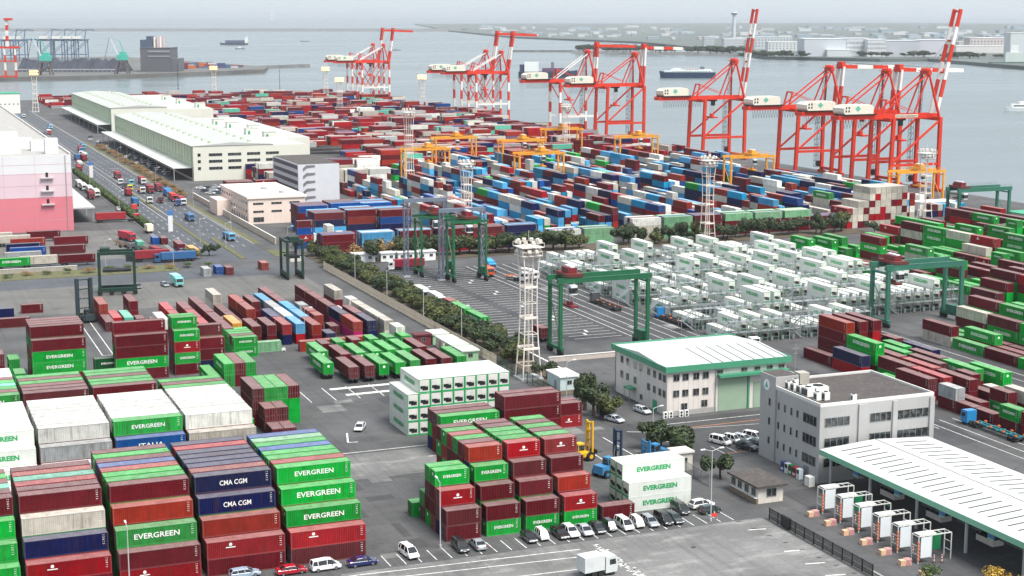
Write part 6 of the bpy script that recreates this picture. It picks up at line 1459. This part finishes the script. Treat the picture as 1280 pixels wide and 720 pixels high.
def tree(x, y, h, w, li, lab, grp=None, name='tree', z=0.0):
    o = thing(name, lab, 'tree' if name == 'tree' else 'shrub', (x, y, z), tn.uniform(0, 6.28), grp); v = tn.randrange(3)
    t = put('trunk', tkm[v], None, o); t.scale = (h, h, h); c = put('crown', CROWN[li, v], None, o, (0, 0, h * .58)); c.scale = (w / 2, w / 2, h * .46); return o
for k in range(44):
    y = 352 + k * 4.5; li_ = tn.choice((0, 0, 1, 1)); tree(142.4 + (k % 2) * 3.2 + tn.uniform(-.7, .7), y + tn.uniform(-1, 1), tn.uniform(4.4, 5.8), tn.uniform(5.8, 7.4), li_, '%s evergreen in the yard hedge, %s side' % (('dark green', 'olive green')[li_], ('fence', 'truck lane')[k % 2]) + (' near the lattice tower' if k < 12 else ' by the slot lines' if k < 28 else ' near the site cabins'), 'evergreens in the hedge between the yards', z=.15)
for k in range(45):
    x = 154 + k * 4.6
    if 240 < x < 252 or 352 < x: continue
    hh = tn.uniform(6.2, 8.0) if x < 236 else tn.uniform(4.6, 9); tree(x + tn.uniform(-1, 1), 524.5 + tn.uniform(-2, 3), hh, tn.uniform(8, 10) if x < 236 else tn.uniform(5.4, 8), (tn.choice((0, 0, 0, 1)) if x > 176 else tn.choice((0, 1, 2))), ('tall' if hh > 7 else 'low') + ' tree in the belt before the container row, ' + ('by the site cabins' if x < 185 else 'facing the empty lanes' if x < 240 else 'facing the reefer racks'), 'dark trees before the container row', z=.2)
for k in range(8): tree(362 + k * 5.5, 517 + tn.uniform(-2, 2), tn.uniform(3.5, 6), tn.uniform(5, 7), 0, 'low dark tree near the waterside floodlight tower', 'dark trees near the waterside tower')
for x, y, h, w, li, l_ in ((139.4, 303.6, 8.6, 5.0, 0, 'tall conical evergreen beside the workshop lane'), (139.2, 298.6, 7.0, 5.4, 0, 'mid-height evergreen between the tall one and the parked cars'), (140.2, 294.2, 5.8, 5.4, 1, 'olive green tree over the parked navy car'), (141.2, 308.6, 7.0, 4.0, 0, 'slim evergreen behind the tall conical one'), (143.4, 333.8, 4.6, 4.6, 0, 'round evergreen beside the lattice tower'),
                        (139.4, 267.6, 6.4, 7.4, 0, 'broad round tree behind the blue lift trucks'), (141.6, 264.0, 5.8, 7.0, 0, 'second broad round tree behind the blue lift trucks'), (142.8, 268.8, 5.0, 5.4, 1, 'smaller round tree at the office lot corner'), (141.2, 247.2, 5.0, 4.6, 0, 'small clipped round tree beside the gatehouse'), (107.5, 556, 4.8, 4.6, 0, 'spreading tree on the highway corner'), (99.6, 553, 4.0, 6.4, 1, 'low olive shrub tree by the corner boxes')):
    tree(x, y, h, w, li, l_)
for x, y, h, w, li, l_ in ((143.2, 187.4, 3.4, 3.6, 4, 'dark green shrub at the end of the truck lanes'), (150.6, 181.0, 4.0, 4.6, 3, 'golden shrub before the gate canopy column'), (153.8, 178.2, 3.6, 5.0, 3, 'second golden shrub at the canopy end'), (147.6, 180.2, 3.2, 3.6, 3, 'smaller golden shrub beside the lane end')):
    tree(x, y, h, w, li, l_, name='shrub')
for k in range(26): tree(132.6 + tn.uniform(-1, 1.4), 742 + k * 12 + tn.uniform(-3, 3), tn.uniform(2.4, 4.0), tn.uniform(5, 8), 2, 'dry brown shrub in the highway verge', 'dry shrubs in the highway verge', 'shrub')
for k in range(12): tree(30 + k * 6.6, 534 + tn.uniform(-2, 2), tn.uniform(1.4, 2.6), tn.uniform(3, 5), tn.choice((2, 4)), 'low verge shrub along the inner road', 'shrubs along the inner road', 'shrub')
hd = MB(); q = random.Random(3)                          # clipped hedge: one long body of leaves
for k in range(9000):
    x = q.uniform(97.6, 100.4); y = q.uniform(632, 884); side = q.random()
    z = 2.3 * (1 if side < .45 else q.random())
    if side >= .45: x = 97.6 if side < .6 else 100.4
    d = Vector((q.gauss(0, .6), q.gauss(0, .6), 1)).normalized(); t = d.orthogonal().normalized(); t.rotate(Matrix.Rotation(q.uniform(0, 6.3), 3, d)); u = d.cross(t); p = Vector((x, y, z)); s = .34
    hd.add([p - t * s, p + u * s * .6, p + t * s, p - u * s * .6], [(0, 1, 2, 3)])
hg = thing('clipped_hedge', 'long clipped green hedge between the highway and the service road', 'hedge', (0, 0, 0)); hd.build('foliage', M_LEAF[4], hg, fix=False); part(hg, 'stem_mass', mat('hedge_core', (36, 44, 24), .9, var=.3), (97.9, 100.1, 632, 884, 0, 2.1))
# ------------------------------------------------------------------ fences, walls, poles
M_FEN = mat('fence_beige', (186, 176, 160), .6, var=.12); M_FENB = mat('fence_black', (24, 25, 27), .5, var=.1)
def fence(name, x, y0, y1, h, m, lab, pitch=3.0, bars=12, loc_axis='y', t=.06):
    o = thing(name, lab, 'fence', (x, y0, 0)); n = int(round((y1 - y0) / pitch)); pm = MB(); pm.box(-.08, .08, -.08, .08, 0, h + .1); pm = pm.mesh('post'); pm.materials.append(m)
    b = MB(); b.beam((0, .1, h), (0, pitch - .1, h), t); b.beam((0, .1, .25), (0, pitch - .1, .25), t); b.beam((0, .1, h * .55), (0, pitch - .1, h * .55), t * .7)
    for k in range(bars): b.beam((0, .1 + (k + .5) * (pitch - .2) / bars, .2), (0, .1 + (k + .5) * (pitch - .2) / bars, h), t * .55)
    bm_ = b.mesh('panel'); bm_.materials.append(m)
    for k in range(n + 1):
        put('post', pm, None, o, (0, k * pitch, 0))
        if k < n: put('panel', bm_, None, o, (0, k * pitch, 0))
    if loc_axis == 'x': o.rotation_euler = (0, 0, -math.pi / 2)
    return o
fence('wire_fence', 137.5, 352, 512, 2.6, M_FEN, 'beige wire fence running beside the hedge between the yards', 3.2, 16, t=.1)
fence('wire_fence', 137.6, 316, 350, 2.6, mat('fence_dark_green', (62, 78, 72), .6), 'dark green wire fence behind the reefer block', 3.2, 16); fence('gate_fence', 137.3, 193, 223.3, 2.0, M_FENB, 'black steel fence between the apron and the truck lanes', 2.75, 14, t=.09)
fence('stack_fence', 137.2, 244, 262, 2.2, mat('fence_grey', (128, 130, 132), .6), 'grey mesh fence behind the reefer stack', 3.0, 14)
pz = MB(); pz.box(137.1, 137.5, 216.6, 219.3, .2, 2.1); tag(pz.build('gate_leaf', M_FENB), 'solid black gate leaf set into the black steel fence', 'gate')
def low_wall(lab, x0, x1, y0, y1, h, rgb, cop=True):
    o = thing('boundary_wall', lab, 'wall', (x0, y0, 0)); m = mat('wall_%d_%d_%d' % rgb, rgb, .75, var=.12, streak=.2); dx, dy = x1 - x0, y1 - y0; n = max(1, int(max(dx, dy) / 6)); 
    for k in range(n):
        b = MB(); b.box(dx * k / n + (.03 if dx > dy else 0), dx * (k + 1) / n, dy * k / n + (.03 if dy > dx else 0), dy * (k + 1) / n, 0, h) if False else (b.box(dx * k / n + .02, dx * (k + 1) / n - .02, 0, dy, 0, h) if dx > dy else b.box(0, dx, dy * k / n + .02, dy * (k + 1) / n - .02, 0, h)); b.build('panel', m, o)
    b = MB(); b.box(-.08, dx + .08, -.08, dy + .08, h + .002, h + .14); b.build('coping', MATS['parapet_coping'], o); return o
low_wall('beige roadside wall beside the cream office', 136.2, 136.6, 576, 740, 2.4, (196, 182, 164)); low_wall('white low wall along the workshop lane', 148.2, 148.6, 322, 366, 1.5, (206, 206, 204)); low_wall('pale retaining wall behind the workshop', 151, 176, 350.4, 350.8, 1.2, (186, 176, 168)); low_wall('white wall at the corner by the parked carrier', 131.0, 136.0, 532, 532.4, 1.6, (206, 202, 192)); low_wall('grey roadside wall along the cross street', -30, 60, 541.6, 542, 1.5, (160, 152, 142))
def lamp(x, y, h, lab, arms=1, rgb=(190, 192, 192), rz=0.0, grp=None):
    o = thing('lamp_post', lab, 'street lamp', (x, y, 0), rz, grp); m = mat('pole_%d_%d_%d' % rgb, rgb, .5, .2, var=.08)
    b = MB(); b.tube((0, 0, 0), (0, 0, h), .11, 8, .07); b.build('pole', m, o); b = MB(); b.tube((0, 0, 0), (0, 0, .5), .2, 8); b.build('base', m, o)
    for s in ((1,), (1, -1))[arms - 1]:
        b = MB(); b.tube((0, 0, h - .1), (s * 1.5, 0, h + .35), .05, 6); a = b.build('arm', m, o); b = MB(); b.box(s * 1.8 - .45, s * 1.8 + .45, -.16, .16, h + .28, h + .44, top=.04); b.build('lamp_head', MATS['cab_white'], a)
lamp(30.8, 229.4, 10.0, 'white lamp post before the green lettered front box', 1, rz=R(90)); lamp(80.4, 230.6, 11.0, 'white lamp post at the corner of the short-box bays', 1, rz=R(90)); lamp(127.6, 226.2, 12.4, 'double-headed lamp post by the green compact car', 2); lamp(139.6, 271.5, 8, 'thin lamp post at the corner of the workshop lane', 1); lamp(139.0, 312.5, 9, 'lamp post between the shed and the conical evergreen', 1)
for k, y in enumerate((381.0, 412, 446, 480)): lamp(139.2, y, 9.5, 'lamp post in the hedge, %s from the lattice tower' % ORD[k + 1], 1, grp='lamp posts in the hedge')
for k, (x, y) in enumerate(((110.8, 590), (117.4, 575), (128.9, 620), (128.9, 700), (96.6, 700), (96.6, 800), (128.9, 800), (128.9, 930), (70, 546), (92, 540), (101, 396.5), (136.2, 556))): lamp(x, y, 9, 'thin roadside lamp post, %s of the highway and yard set' % ORD[k + 1], 1, (170, 172, 170), grp='thin roadside lamp posts')
for (x, y, l_) in ((105.0, 625, 'white and blue totem sign at the highway entrance'), (103.0, 852, 'white and blue totem sign beside the clipped hedge')):
    o = thing('totem_sign', l_, 'sign', (x, y, 0)); part(o, 'board', M_PK[2], (0, 1.8, 0, .4, 0, 6.6)); part(o, 'head', mat('totem_blue', (64, 118, 178), .5), (-.15, 1.95, -.05, .45, 6.6, 8.6)); part(o, 'foot', MATS['stone_base'], (-.3, 2.1, -.3, .7, 0, .2))
for k, (x, y) in enumerate(((128.6, 226.8), (91.0, 389.4), (93.0, 387.0))):
    o = thing('yard_barrier', ('red warning stand by the double lamp post', 'yellow barrier box before the green short-box stack', 'white barrier stand beside the yellow barrier box')[k], 'barrier', (x, y, 0)); c = ((206, 60, 50), (220, 160, 40), (220, 220, 216))[k]
    part(o, 'board', mat('barrier_%d' % k, c, .6), (-.5, .5, -.06, .06, .45, 1.1)); part(o, 'leg', M_STEEL, (-.45, -.38, -.3, .3, 0, .45), (.38, .45, -.3, .3, 0, .45)); b = MB(); b.tube((0, 0, 1.1), (0, 0, 1.35), .1, 8); b.build('lamp', MATS['bollard_white'], o)
# ------------------------------------------------------------------ ships and far shores
LAT = math.atan2(_r[1], _r[0])                         # direction square to the line of sight
def ship(px0, px1, py_, lab, hull, cat='ship', flip=False, blocks=(), hull_h=.1, fun=None, yaw=0.0, name='ship'):
    a = G(px0, py_, SEA_Z); b_ = G(px1, py_, SEA_Z); L_ = math.hypot(b_[0] - a[0], b_[1] - a[1])
    o = thing(name, lab, cat, (a[0], a[1], SEA_Z), LAT + yaw)
    if flip: o.location = (b_[0], b_[1], SEA_Z); o.rotation_euler = (0, 0, LAT + math.pi + yaw)
    h = L_ * hull_h; w = L_ * .15; s = MB(); rings = []
    for t, ww, dz in ((0, .7, 0), (.04, .92, 0), (.2, 1, 0), (.75, 1, 0), (.9, .7, .12), (.97, .32, .22), (1.0, .06, .3)):
        x = L_ * t; y = w / 2 * ww; rings.append([(x - (L_ * .02 if t > .9 else 0), -y * .8, -.6), (x, -y, h * (1 + dz)), (x, y, h * (1 + dz)), (x - (L_ * .02 if t > .9 else 0), y * .8, -.6)])
    loft(s, rings); s.build('hull', mat('hull_%d_%d_%d' % hull, hull, .5, var=.1, scale=.05), o)
    for (nm, x0, x1, yw, z0, z1, rgb) in blocks: part(o, nm, mat('ship_%d_%d_%d' % rgb, rgb, .55, var=.08, scale=.1), (L_ * x0, L_ * x1, -w / 2 * yw, w / 2 * yw, h + L_ * z0, h + L_ * z1))
    return o, L_, h, w
SHW = (222, 224, 222)
o, L_, h, w = ship(824, 894, 97.5, 'navy-hulled ferry with white upper decks crossing the bay', (26, 54, 86), flip=True, hull_h=.1, blocks=(('deck_house', .05, .92, .92, .005, .03, (206, 214, 216)), ('upper_deck', .08, .8, .8, .03, .055, SHW), ('bridge', .62, .76, .8, .055, .075, SHW), ('funnel', .2, .27, .3, .055, .1, (90, 100, 110)), ('lifeboat_deck', .3, .55, .85, .055, .065, (196, 170, 160))), name='ferry')
for k in range(14): part(o, 'window', M_GLASS, (L_ * (.1 + k * .05), L_ * (.125 + k * .05), -w / 2 * .925, -w / 2 * .92, h + L_ * .012, h + L_ * .022)); part(o, 'window', M_GLASS, (L_ * (.1 + k * .05), L_ * (.125 + k * .05), w / 2 * .92, w / 2 * .925, h + L_ * .012, h + L_ * .022))
o, L_, h, w = ship(275, 310, 56, 'container ship with a dark hull and stacked deck far out', (66, 72, 92), hull_h=.06, flip=True, blocks=(('cargo_stack', .1, .8, .95, .0, .1, (78, 82, 108)), ('bridge', .02, .1, .9, 0, .2, SHW), ('funnel', .0, .03, .4, 0, .24, (200, 206, 206))), name='container_ship')
ship(294, 306, 61.5, 'small workboat beside the far container ship', (104, 124, 120), 'boat', blocks=(('wheelhouse', .3, .6, .7, 0, .16, SHW),), name='workboat')
ship(375, 387, 52, 'low dark barge far out on the bay', (92, 104, 108), 'boat', hull_h=.06, blocks=(('wheelhouse', .1, .3, .6, 0, .1, (150, 156, 156)),), name='barge'); ship(489, 501, 63, 'small dark boat behind the far crane pair', (92, 104, 108), 'boat', hull_h=.07, blocks=(('wheelhouse', .4, .6, .6, 0, .1, (150, 156, 156)),), name='barge')
o, L_, h, w = ship(648, 722, 97, 'dark cargo ship with a white accommodation block behind the cranes', (44, 50, 74), hull_h=.1, blocks=(('accommodation', .1, .34, .9, 0, .16, SHW), ('deck_cargo', .4, .85, .7, 0, .06, (96, 70, 96)), ('funnel', .02, .1, .5, 0, .12, (56, 62, 96)), ('mast_house', .55, .6, .3, .06, .16, (120, 110, 120))), name='cargo_ship')
o, L_, h, w = ship(1254, 1318, 139, 'white passenger launch passing outside the quay', (222, 226, 228), 'boat', hull_h=.07, flip=True, blocks=(('cabin', .1, .86, .85, 0, .07, SHW), ('window_band', .14, .82, .86, .025, .05, (60, 66, 72)), ('upper_cabin', .25, .7, .7, .07, .12, SHW), ('mast', .5, .515, .05, .12, .26, (196, 198, 200))), name='passenger_launch')
ship(1236, 1300, 83.5, 'green-grey vessel moored at the far jetty', (110, 130, 126), 'ship', hull_h=.1, blocks=(('superstructure', .3, .7, .8, 0, .18, (190, 200, 196)), ('bridge', .4, .55, .6, .18, .32, SHW)), name='moored_vessel')
ship(1196, 1206, 72.5, 'small white boat by the far shore', (200, 206, 206), 'boat', hull_h=.12, blocks=(('wheelhouse', .3, .6, .7, 0, .2, SHW),), name='workboat'); ship(337, 344, 24.5, 'white sail boat standing out against the pale bay', (226, 230, 232), 'boat', hull_h=.1, blocks=(('sail', .35, .6, .05, 0, 1.5, (230, 234, 236)), ('cabin', .2, .7, .6, 0, .15, SHW)), name='sail_boat')
wk = bpy.data.materials.get('sea_water')
# --- far buildings
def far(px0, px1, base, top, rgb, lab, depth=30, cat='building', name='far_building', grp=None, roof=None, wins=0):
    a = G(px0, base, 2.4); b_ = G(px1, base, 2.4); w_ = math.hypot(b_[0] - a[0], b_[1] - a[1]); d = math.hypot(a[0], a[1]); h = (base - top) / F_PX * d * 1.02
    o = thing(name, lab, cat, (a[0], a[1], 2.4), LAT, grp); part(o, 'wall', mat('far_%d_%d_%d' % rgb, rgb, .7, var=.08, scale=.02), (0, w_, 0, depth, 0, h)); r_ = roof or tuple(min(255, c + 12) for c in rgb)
    part(o, 'roof', mat('far_roof_%d_%d_%d' % r_, r_, .7, var=.08, scale=.02), (-.5, w_ + .5, -.5, depth + .5, h, h + .8))
    for k in range(wins * 2):
        for zf in (.2, .45, .7): part(o, 'window', mat('far_glass', (98, 108, 116), .3, var=.1), (w_ * (k + .3) / (wins * 2), w_ * (k + .62) / (wins * 2), -.3, -.05, h * zf, h * (zf + .11)))
    return o, w_, h
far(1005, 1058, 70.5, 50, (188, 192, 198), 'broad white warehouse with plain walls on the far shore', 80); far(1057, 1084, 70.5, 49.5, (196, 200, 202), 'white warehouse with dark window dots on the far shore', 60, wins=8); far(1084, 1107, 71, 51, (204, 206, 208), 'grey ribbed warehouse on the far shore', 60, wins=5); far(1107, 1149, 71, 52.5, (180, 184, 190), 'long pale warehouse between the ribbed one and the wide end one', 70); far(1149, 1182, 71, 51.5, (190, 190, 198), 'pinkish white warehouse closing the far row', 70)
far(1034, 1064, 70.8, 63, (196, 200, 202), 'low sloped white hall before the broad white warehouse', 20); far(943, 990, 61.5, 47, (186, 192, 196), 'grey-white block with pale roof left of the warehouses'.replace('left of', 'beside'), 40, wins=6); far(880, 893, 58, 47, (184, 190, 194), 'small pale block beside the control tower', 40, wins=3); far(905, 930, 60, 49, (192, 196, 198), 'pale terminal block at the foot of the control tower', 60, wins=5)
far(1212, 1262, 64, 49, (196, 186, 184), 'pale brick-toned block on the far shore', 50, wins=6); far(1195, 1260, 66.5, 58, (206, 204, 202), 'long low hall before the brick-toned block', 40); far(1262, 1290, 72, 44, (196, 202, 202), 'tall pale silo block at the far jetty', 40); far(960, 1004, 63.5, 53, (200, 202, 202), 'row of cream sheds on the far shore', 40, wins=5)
fr = random.Random(8)
for k in range(170):
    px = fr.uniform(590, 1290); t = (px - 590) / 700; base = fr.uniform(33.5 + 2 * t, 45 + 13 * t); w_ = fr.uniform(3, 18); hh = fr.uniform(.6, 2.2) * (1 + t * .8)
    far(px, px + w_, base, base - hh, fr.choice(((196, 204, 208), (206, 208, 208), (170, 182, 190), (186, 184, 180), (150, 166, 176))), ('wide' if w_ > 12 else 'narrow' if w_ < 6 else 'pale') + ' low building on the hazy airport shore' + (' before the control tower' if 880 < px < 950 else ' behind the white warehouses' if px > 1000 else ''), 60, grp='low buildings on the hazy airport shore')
ct = G(917, 50, 2.4); dd = math.hypot(ct[0], ct[1]); o = thing('control_tower', 'slim pale airport control tower with a wider cab', 'control tower', (ct[0], ct[1], 2.4)); hh = 36 / F_PX * dd
b = MB(); b.tube((0, 0, 0), (0, 0, hh * .82), 6.5, 12, 5); b.build('shaft', mat('tower_pale', (186, 196, 200), .6), o); b = MB(); b.tube((0, 0, hh * .82), (0, 0, hh * .9), 6, 12, 10); b.tube((0, 0, hh * .9), (0, 0, hh * .94), 10, 12, 8); b.build('cab', MATS['tower_pale'], o); b = MB(); b.tube((0, 0, hh * .94), (0, 0, hh), .8, 6); b.build('mast', MATS['tower_pale'], o); b = MB(); b.tube((0, 0, hh * .86), (0, 0, hh * .895), 9.6, 12, 10.2); b.build('glazing', M_GLASS, o)
for k in range(46):                                     # woods on the islet and along the shore
    px = fr.uniform(722, 940); g = G(px, 64.6 + (px - 712) / 233 * 3.2 - fr.uniform(.2, .9), 2); tree(g[0], g[1], fr.uniform(12, 19), fr.uniform(22, 34), 0, 'dark tree in the wood on the islet', 'trees on the islet', z=1.6)
for k in range(34):
    px = fr.choice((fr.uniform(1075, 1170), fr.uniform(1180, 1285), fr.uniform(945, 1005))); g = G(px, 71.6 + (1.5 if px > 1180 else 0), 2.4); tree(g[0], g[1], fr.uniform(8, 15), fr.uniform(18, 28), 0, 'dark tree on the far warehouse shore', 'trees on the far warehouse shore', z=2.4)
# --- coal pier
def at(px, base): g = G(px, base, 2.2); return g
g = at(20, 90); b = MB(); d = math.hypot(g[0], g[1]); Lc = 126 / F_PX * d
ch = thing('coal_heap', 'long black coal heap along the far pier', 'coal heap', (g[0], g[1], 2.2), LAT); pr = random.Random(5); v = []; n = 40
for k in range(n + 1):
    x = Lc * k / n; hh = 17 * (1 + pr.uniform(-.2, .2)) * (1 if 0 < k < n else .1); v += [(x, 0, 0), (x, 22 + pr.uniform(-3, 3), hh), (x, 40 + pr.uniform(-3, 3), hh * .95), (x, 66, 0)]
b.add(v, [(k * 4 + i, k * 4 + 4 + i, k * 4 + 5 + i, k * 4 + 1 + i) for k in range(n) for i in range(3)]); b.build('heap', mat('coal', (54, 58, 70), .9, var=.25, scale=.05), ch)
b = MB(); b.beam((0, -12, 4), (Lc * .95, -12, 4), 3, 1.2); [b.beam((k * Lc / 24, -12, 0), (k * Lc / 24, -12, 4), .8) for k in range(24)]; b.build('conveyor', mat('conveyor_pale', (170, 168, 166), .6), ch)
o, w_, h_ = far(176, 214, 89.5, 62, (92, 92, 98), 'dark stepped power plant block on the coal pier', 50, name='plant_block', cat='plant', roof=(110, 110, 112)); part(o, 'stack_block', mat('plant_blue', (70, 84, 104), .7), (0, w_ * .35, 2, 40, h_ * .9, h_ * 1.35)); part(o, 'stack_block', MATS['plant_blue'], (w_ * .2, w_ * .36, 4, 30, h_ * 1.35, h_ * 1.5))
part(o, 'band', mat('plant_band', (140, 140, 144), .7), (w_ * .25, w_ * .98, -.6, -.1, h_ * .82, h_ * .9), (w_ * .25, w_ * .98, -.6, -.1, h_ * .62, h_ * .68)); part(o, 'annex', mat('plant_annex', (96, 98, 104), .7), (w_ + .1, w_ * 1.25, 2, 40, 0, h_ * .55))
for k in range(4): b = MB(); b.tube((w_ * (.42 + k * .1), 12, h_), (w_ * (.42 + k * .1), 12, h_ * 1.48), 1.6, 8); b.build('chimney', (MATS['crane_white'], mat('chimney_pink', (206, 170, 166), .6))[k % 2], o)
def jib(px, base, lab):
    g = at(px, base); o = thing('jib_crane', lab, 'harbour crane', (g[0], g[1], 2.2), LAT, 'teal coal cranes'); m = steel('jib_teal', (70, 178, 160)); dk = mat('jib_dark', (96, 88, 88), .7)
    b = MB(); [b.beam((sx * 9, sy * 7, 0), (sx * 5, sy * 4, 18), 1.8) for sx in (-1, 1) for sy in (-1, 1)]; [b.beam((-9, s * 7, 5), (9, s * 7, 12), 1.2) for s in (-1, 1)]; b.box(-7, 7, -5, 5, 17, 19); b.build('portal', dk, o)
    b = MB(); b.box(-6, 8, -5, 5, 19.5, 27); b.box(-2, 6, -4, 4, 27, 31); b.build('machine_house', m, o); b = MB(); b.beam((-5, 0, 26), (-16, 0, 52), 2.0, 2.0, w2=.8, h2=.8); b.build('jib', mat('jib_pale', (186, 206, 204), .6), o); b = MB(); b.beam((3, 0, 30), (-2, 0, 46), 1.2); b.beam((-2, 0, 46), (-15, 0, 51), .4); b.build('mast', m, o); b = MB(); b.beam((-16, 0, 52), (-24, 0, 20), .5); b.build('cable', M_BLACK, o)
jib(57, 94.0, 'teal coal crane with raised pale jib beside the lit tower'); jib(153, 92.5, 'teal coal crane with raised pale jib beside the dark plant')
def blue_crane(px, base, lab, rz=0, m=None, raised=False):
    g = at(px, base); m = m or steel('far_crane_blue', (84, 108, 134)); o = thing('distant_quay_crane', lab, 'quay crane', (g[0], g[1], 2.2), LAT + rz, 'blue cranes beyond the coal pier')
    for x in (0, 30):
        for y in (0, 20): b = MB(); b.beam((x, y, 0), (x, y, 46), 1.8); b.build('leg', m, o)
    b = MB(); [b.beam((0, y, z), (30, y, z), 1.6) for y in (0, 20) for z in (14, 45)]; [b.beam((x, 0, 45), (x, 20, 45), 1.6) for x in (0, 30)]; [b.beam((0, y, 15), (30, y, 44), 1.0) for y in (0, 20)]; b.build('frame', m, o)
    b = MB(); b.beam((-35, 10, 47), (36, 10, 47), 3, 2.4); b.build('girder', m, o); b = MB(); b.box(2, 18, 3, 17, 49, 55); b.build('machinery_house', MATS['crane_white'], o); b = MB(); b.beam((26, 10, 47), (30, 10, 70), 1.6); b.beam((30, 10, 70), (0, 10, 49), .8); b.beam((30, 10, 70), (48, 10, 68) if not raised else (40, 10, 96), 2.0); b.build('boom', m, o); o.scale = (.85, .85, .8); return o
for k, px in enumerate((48, 64, 78, 90)): blue_crane(px, 76, 'blue quay crane beyond the coal heap, %s of the row of four' % ORD[k + 1])
blue_crane(14, 76.5, 'dark blue gantry crane at the head of the coal pier'); blue_crane(3, 77, 'second dark blue gantry crane at the head of the coal pier')
g = at(8, 97.2); o = thing('pier_crane', 'red and white crane with a raised boom on the coal pier edge', 'quay crane', (g[0] - 12, g[1], 2.2), LAT)
for x in (0, 12, 26): banded('leg_section', o, (x, 0, 0), (x, 0, 40), 2.2, 2.2, 4, 0)
b = MB(); b.beam((-20, 0, 40), (32, 0, 40), 2.6, 3); b.beam((0, 0, 2), (26, 0, 2), 2, 2); b.beam((0, 0, 22), (26, 0, 22), 1.6, 1.6); b.build('girder', M_QR, o); banded('boom_section', o, (16, 0, 41), (17, 0, 76), 3.2, 3.2, 5, 1); b = MB(); b.box(14, 24, -3, 3, 75, 78); b.build('boom_head', M_QR, o)
pcr = random.Random(2)
for k in range(42):
    px = 200 + k * 2.3 + pcr.uniform(-.6, .6); g = at(px, 87.6 - (px - 200) * .03 - pcr.uniform(0, 2.2)); b = MB(); b.box(0, 12.2, 0, 2.44, 0, 2.6 * pcr.choice((1, 2, 3))); [b.box(.2 + i * 2, 1.2 + i * 2, -.05, 0, .2, 2.4) for i in range(6)]
    o = b.build('pier_container_stack', mat('pier_box_%d' % (k % 6), ((150, 44, 56), (72, 76, 120), (206, 200, 196), (196, 112, 60), (70, 110, 140), (120, 40, 60))[k % 6], .6)); o.location = (g[0], g[1], 2.2); o.rotation_euler = (0, 0, LAT); tag(o, 'small container stack along the far pier past the dark plant', 'container stack', 'container stacks along the far pier')
for px, base, h, l_ in ((223, 110, 30, 'lone dark mast pole behind the far transit shed'), (350, 112, 26, 'lone dark mast pole beyond the maroon field')):
    g = G(px, base + 6); b = MB(); b.tube((0, 0, 0), (0, 0, h), .35, 8, .2); b.box(-.8, .8, -.2, .2, h - .4, h); o = b.build('mast_pole', M_BLACK); o.location = (g[0], g[1], 0); tag(o, l_, 'mast')
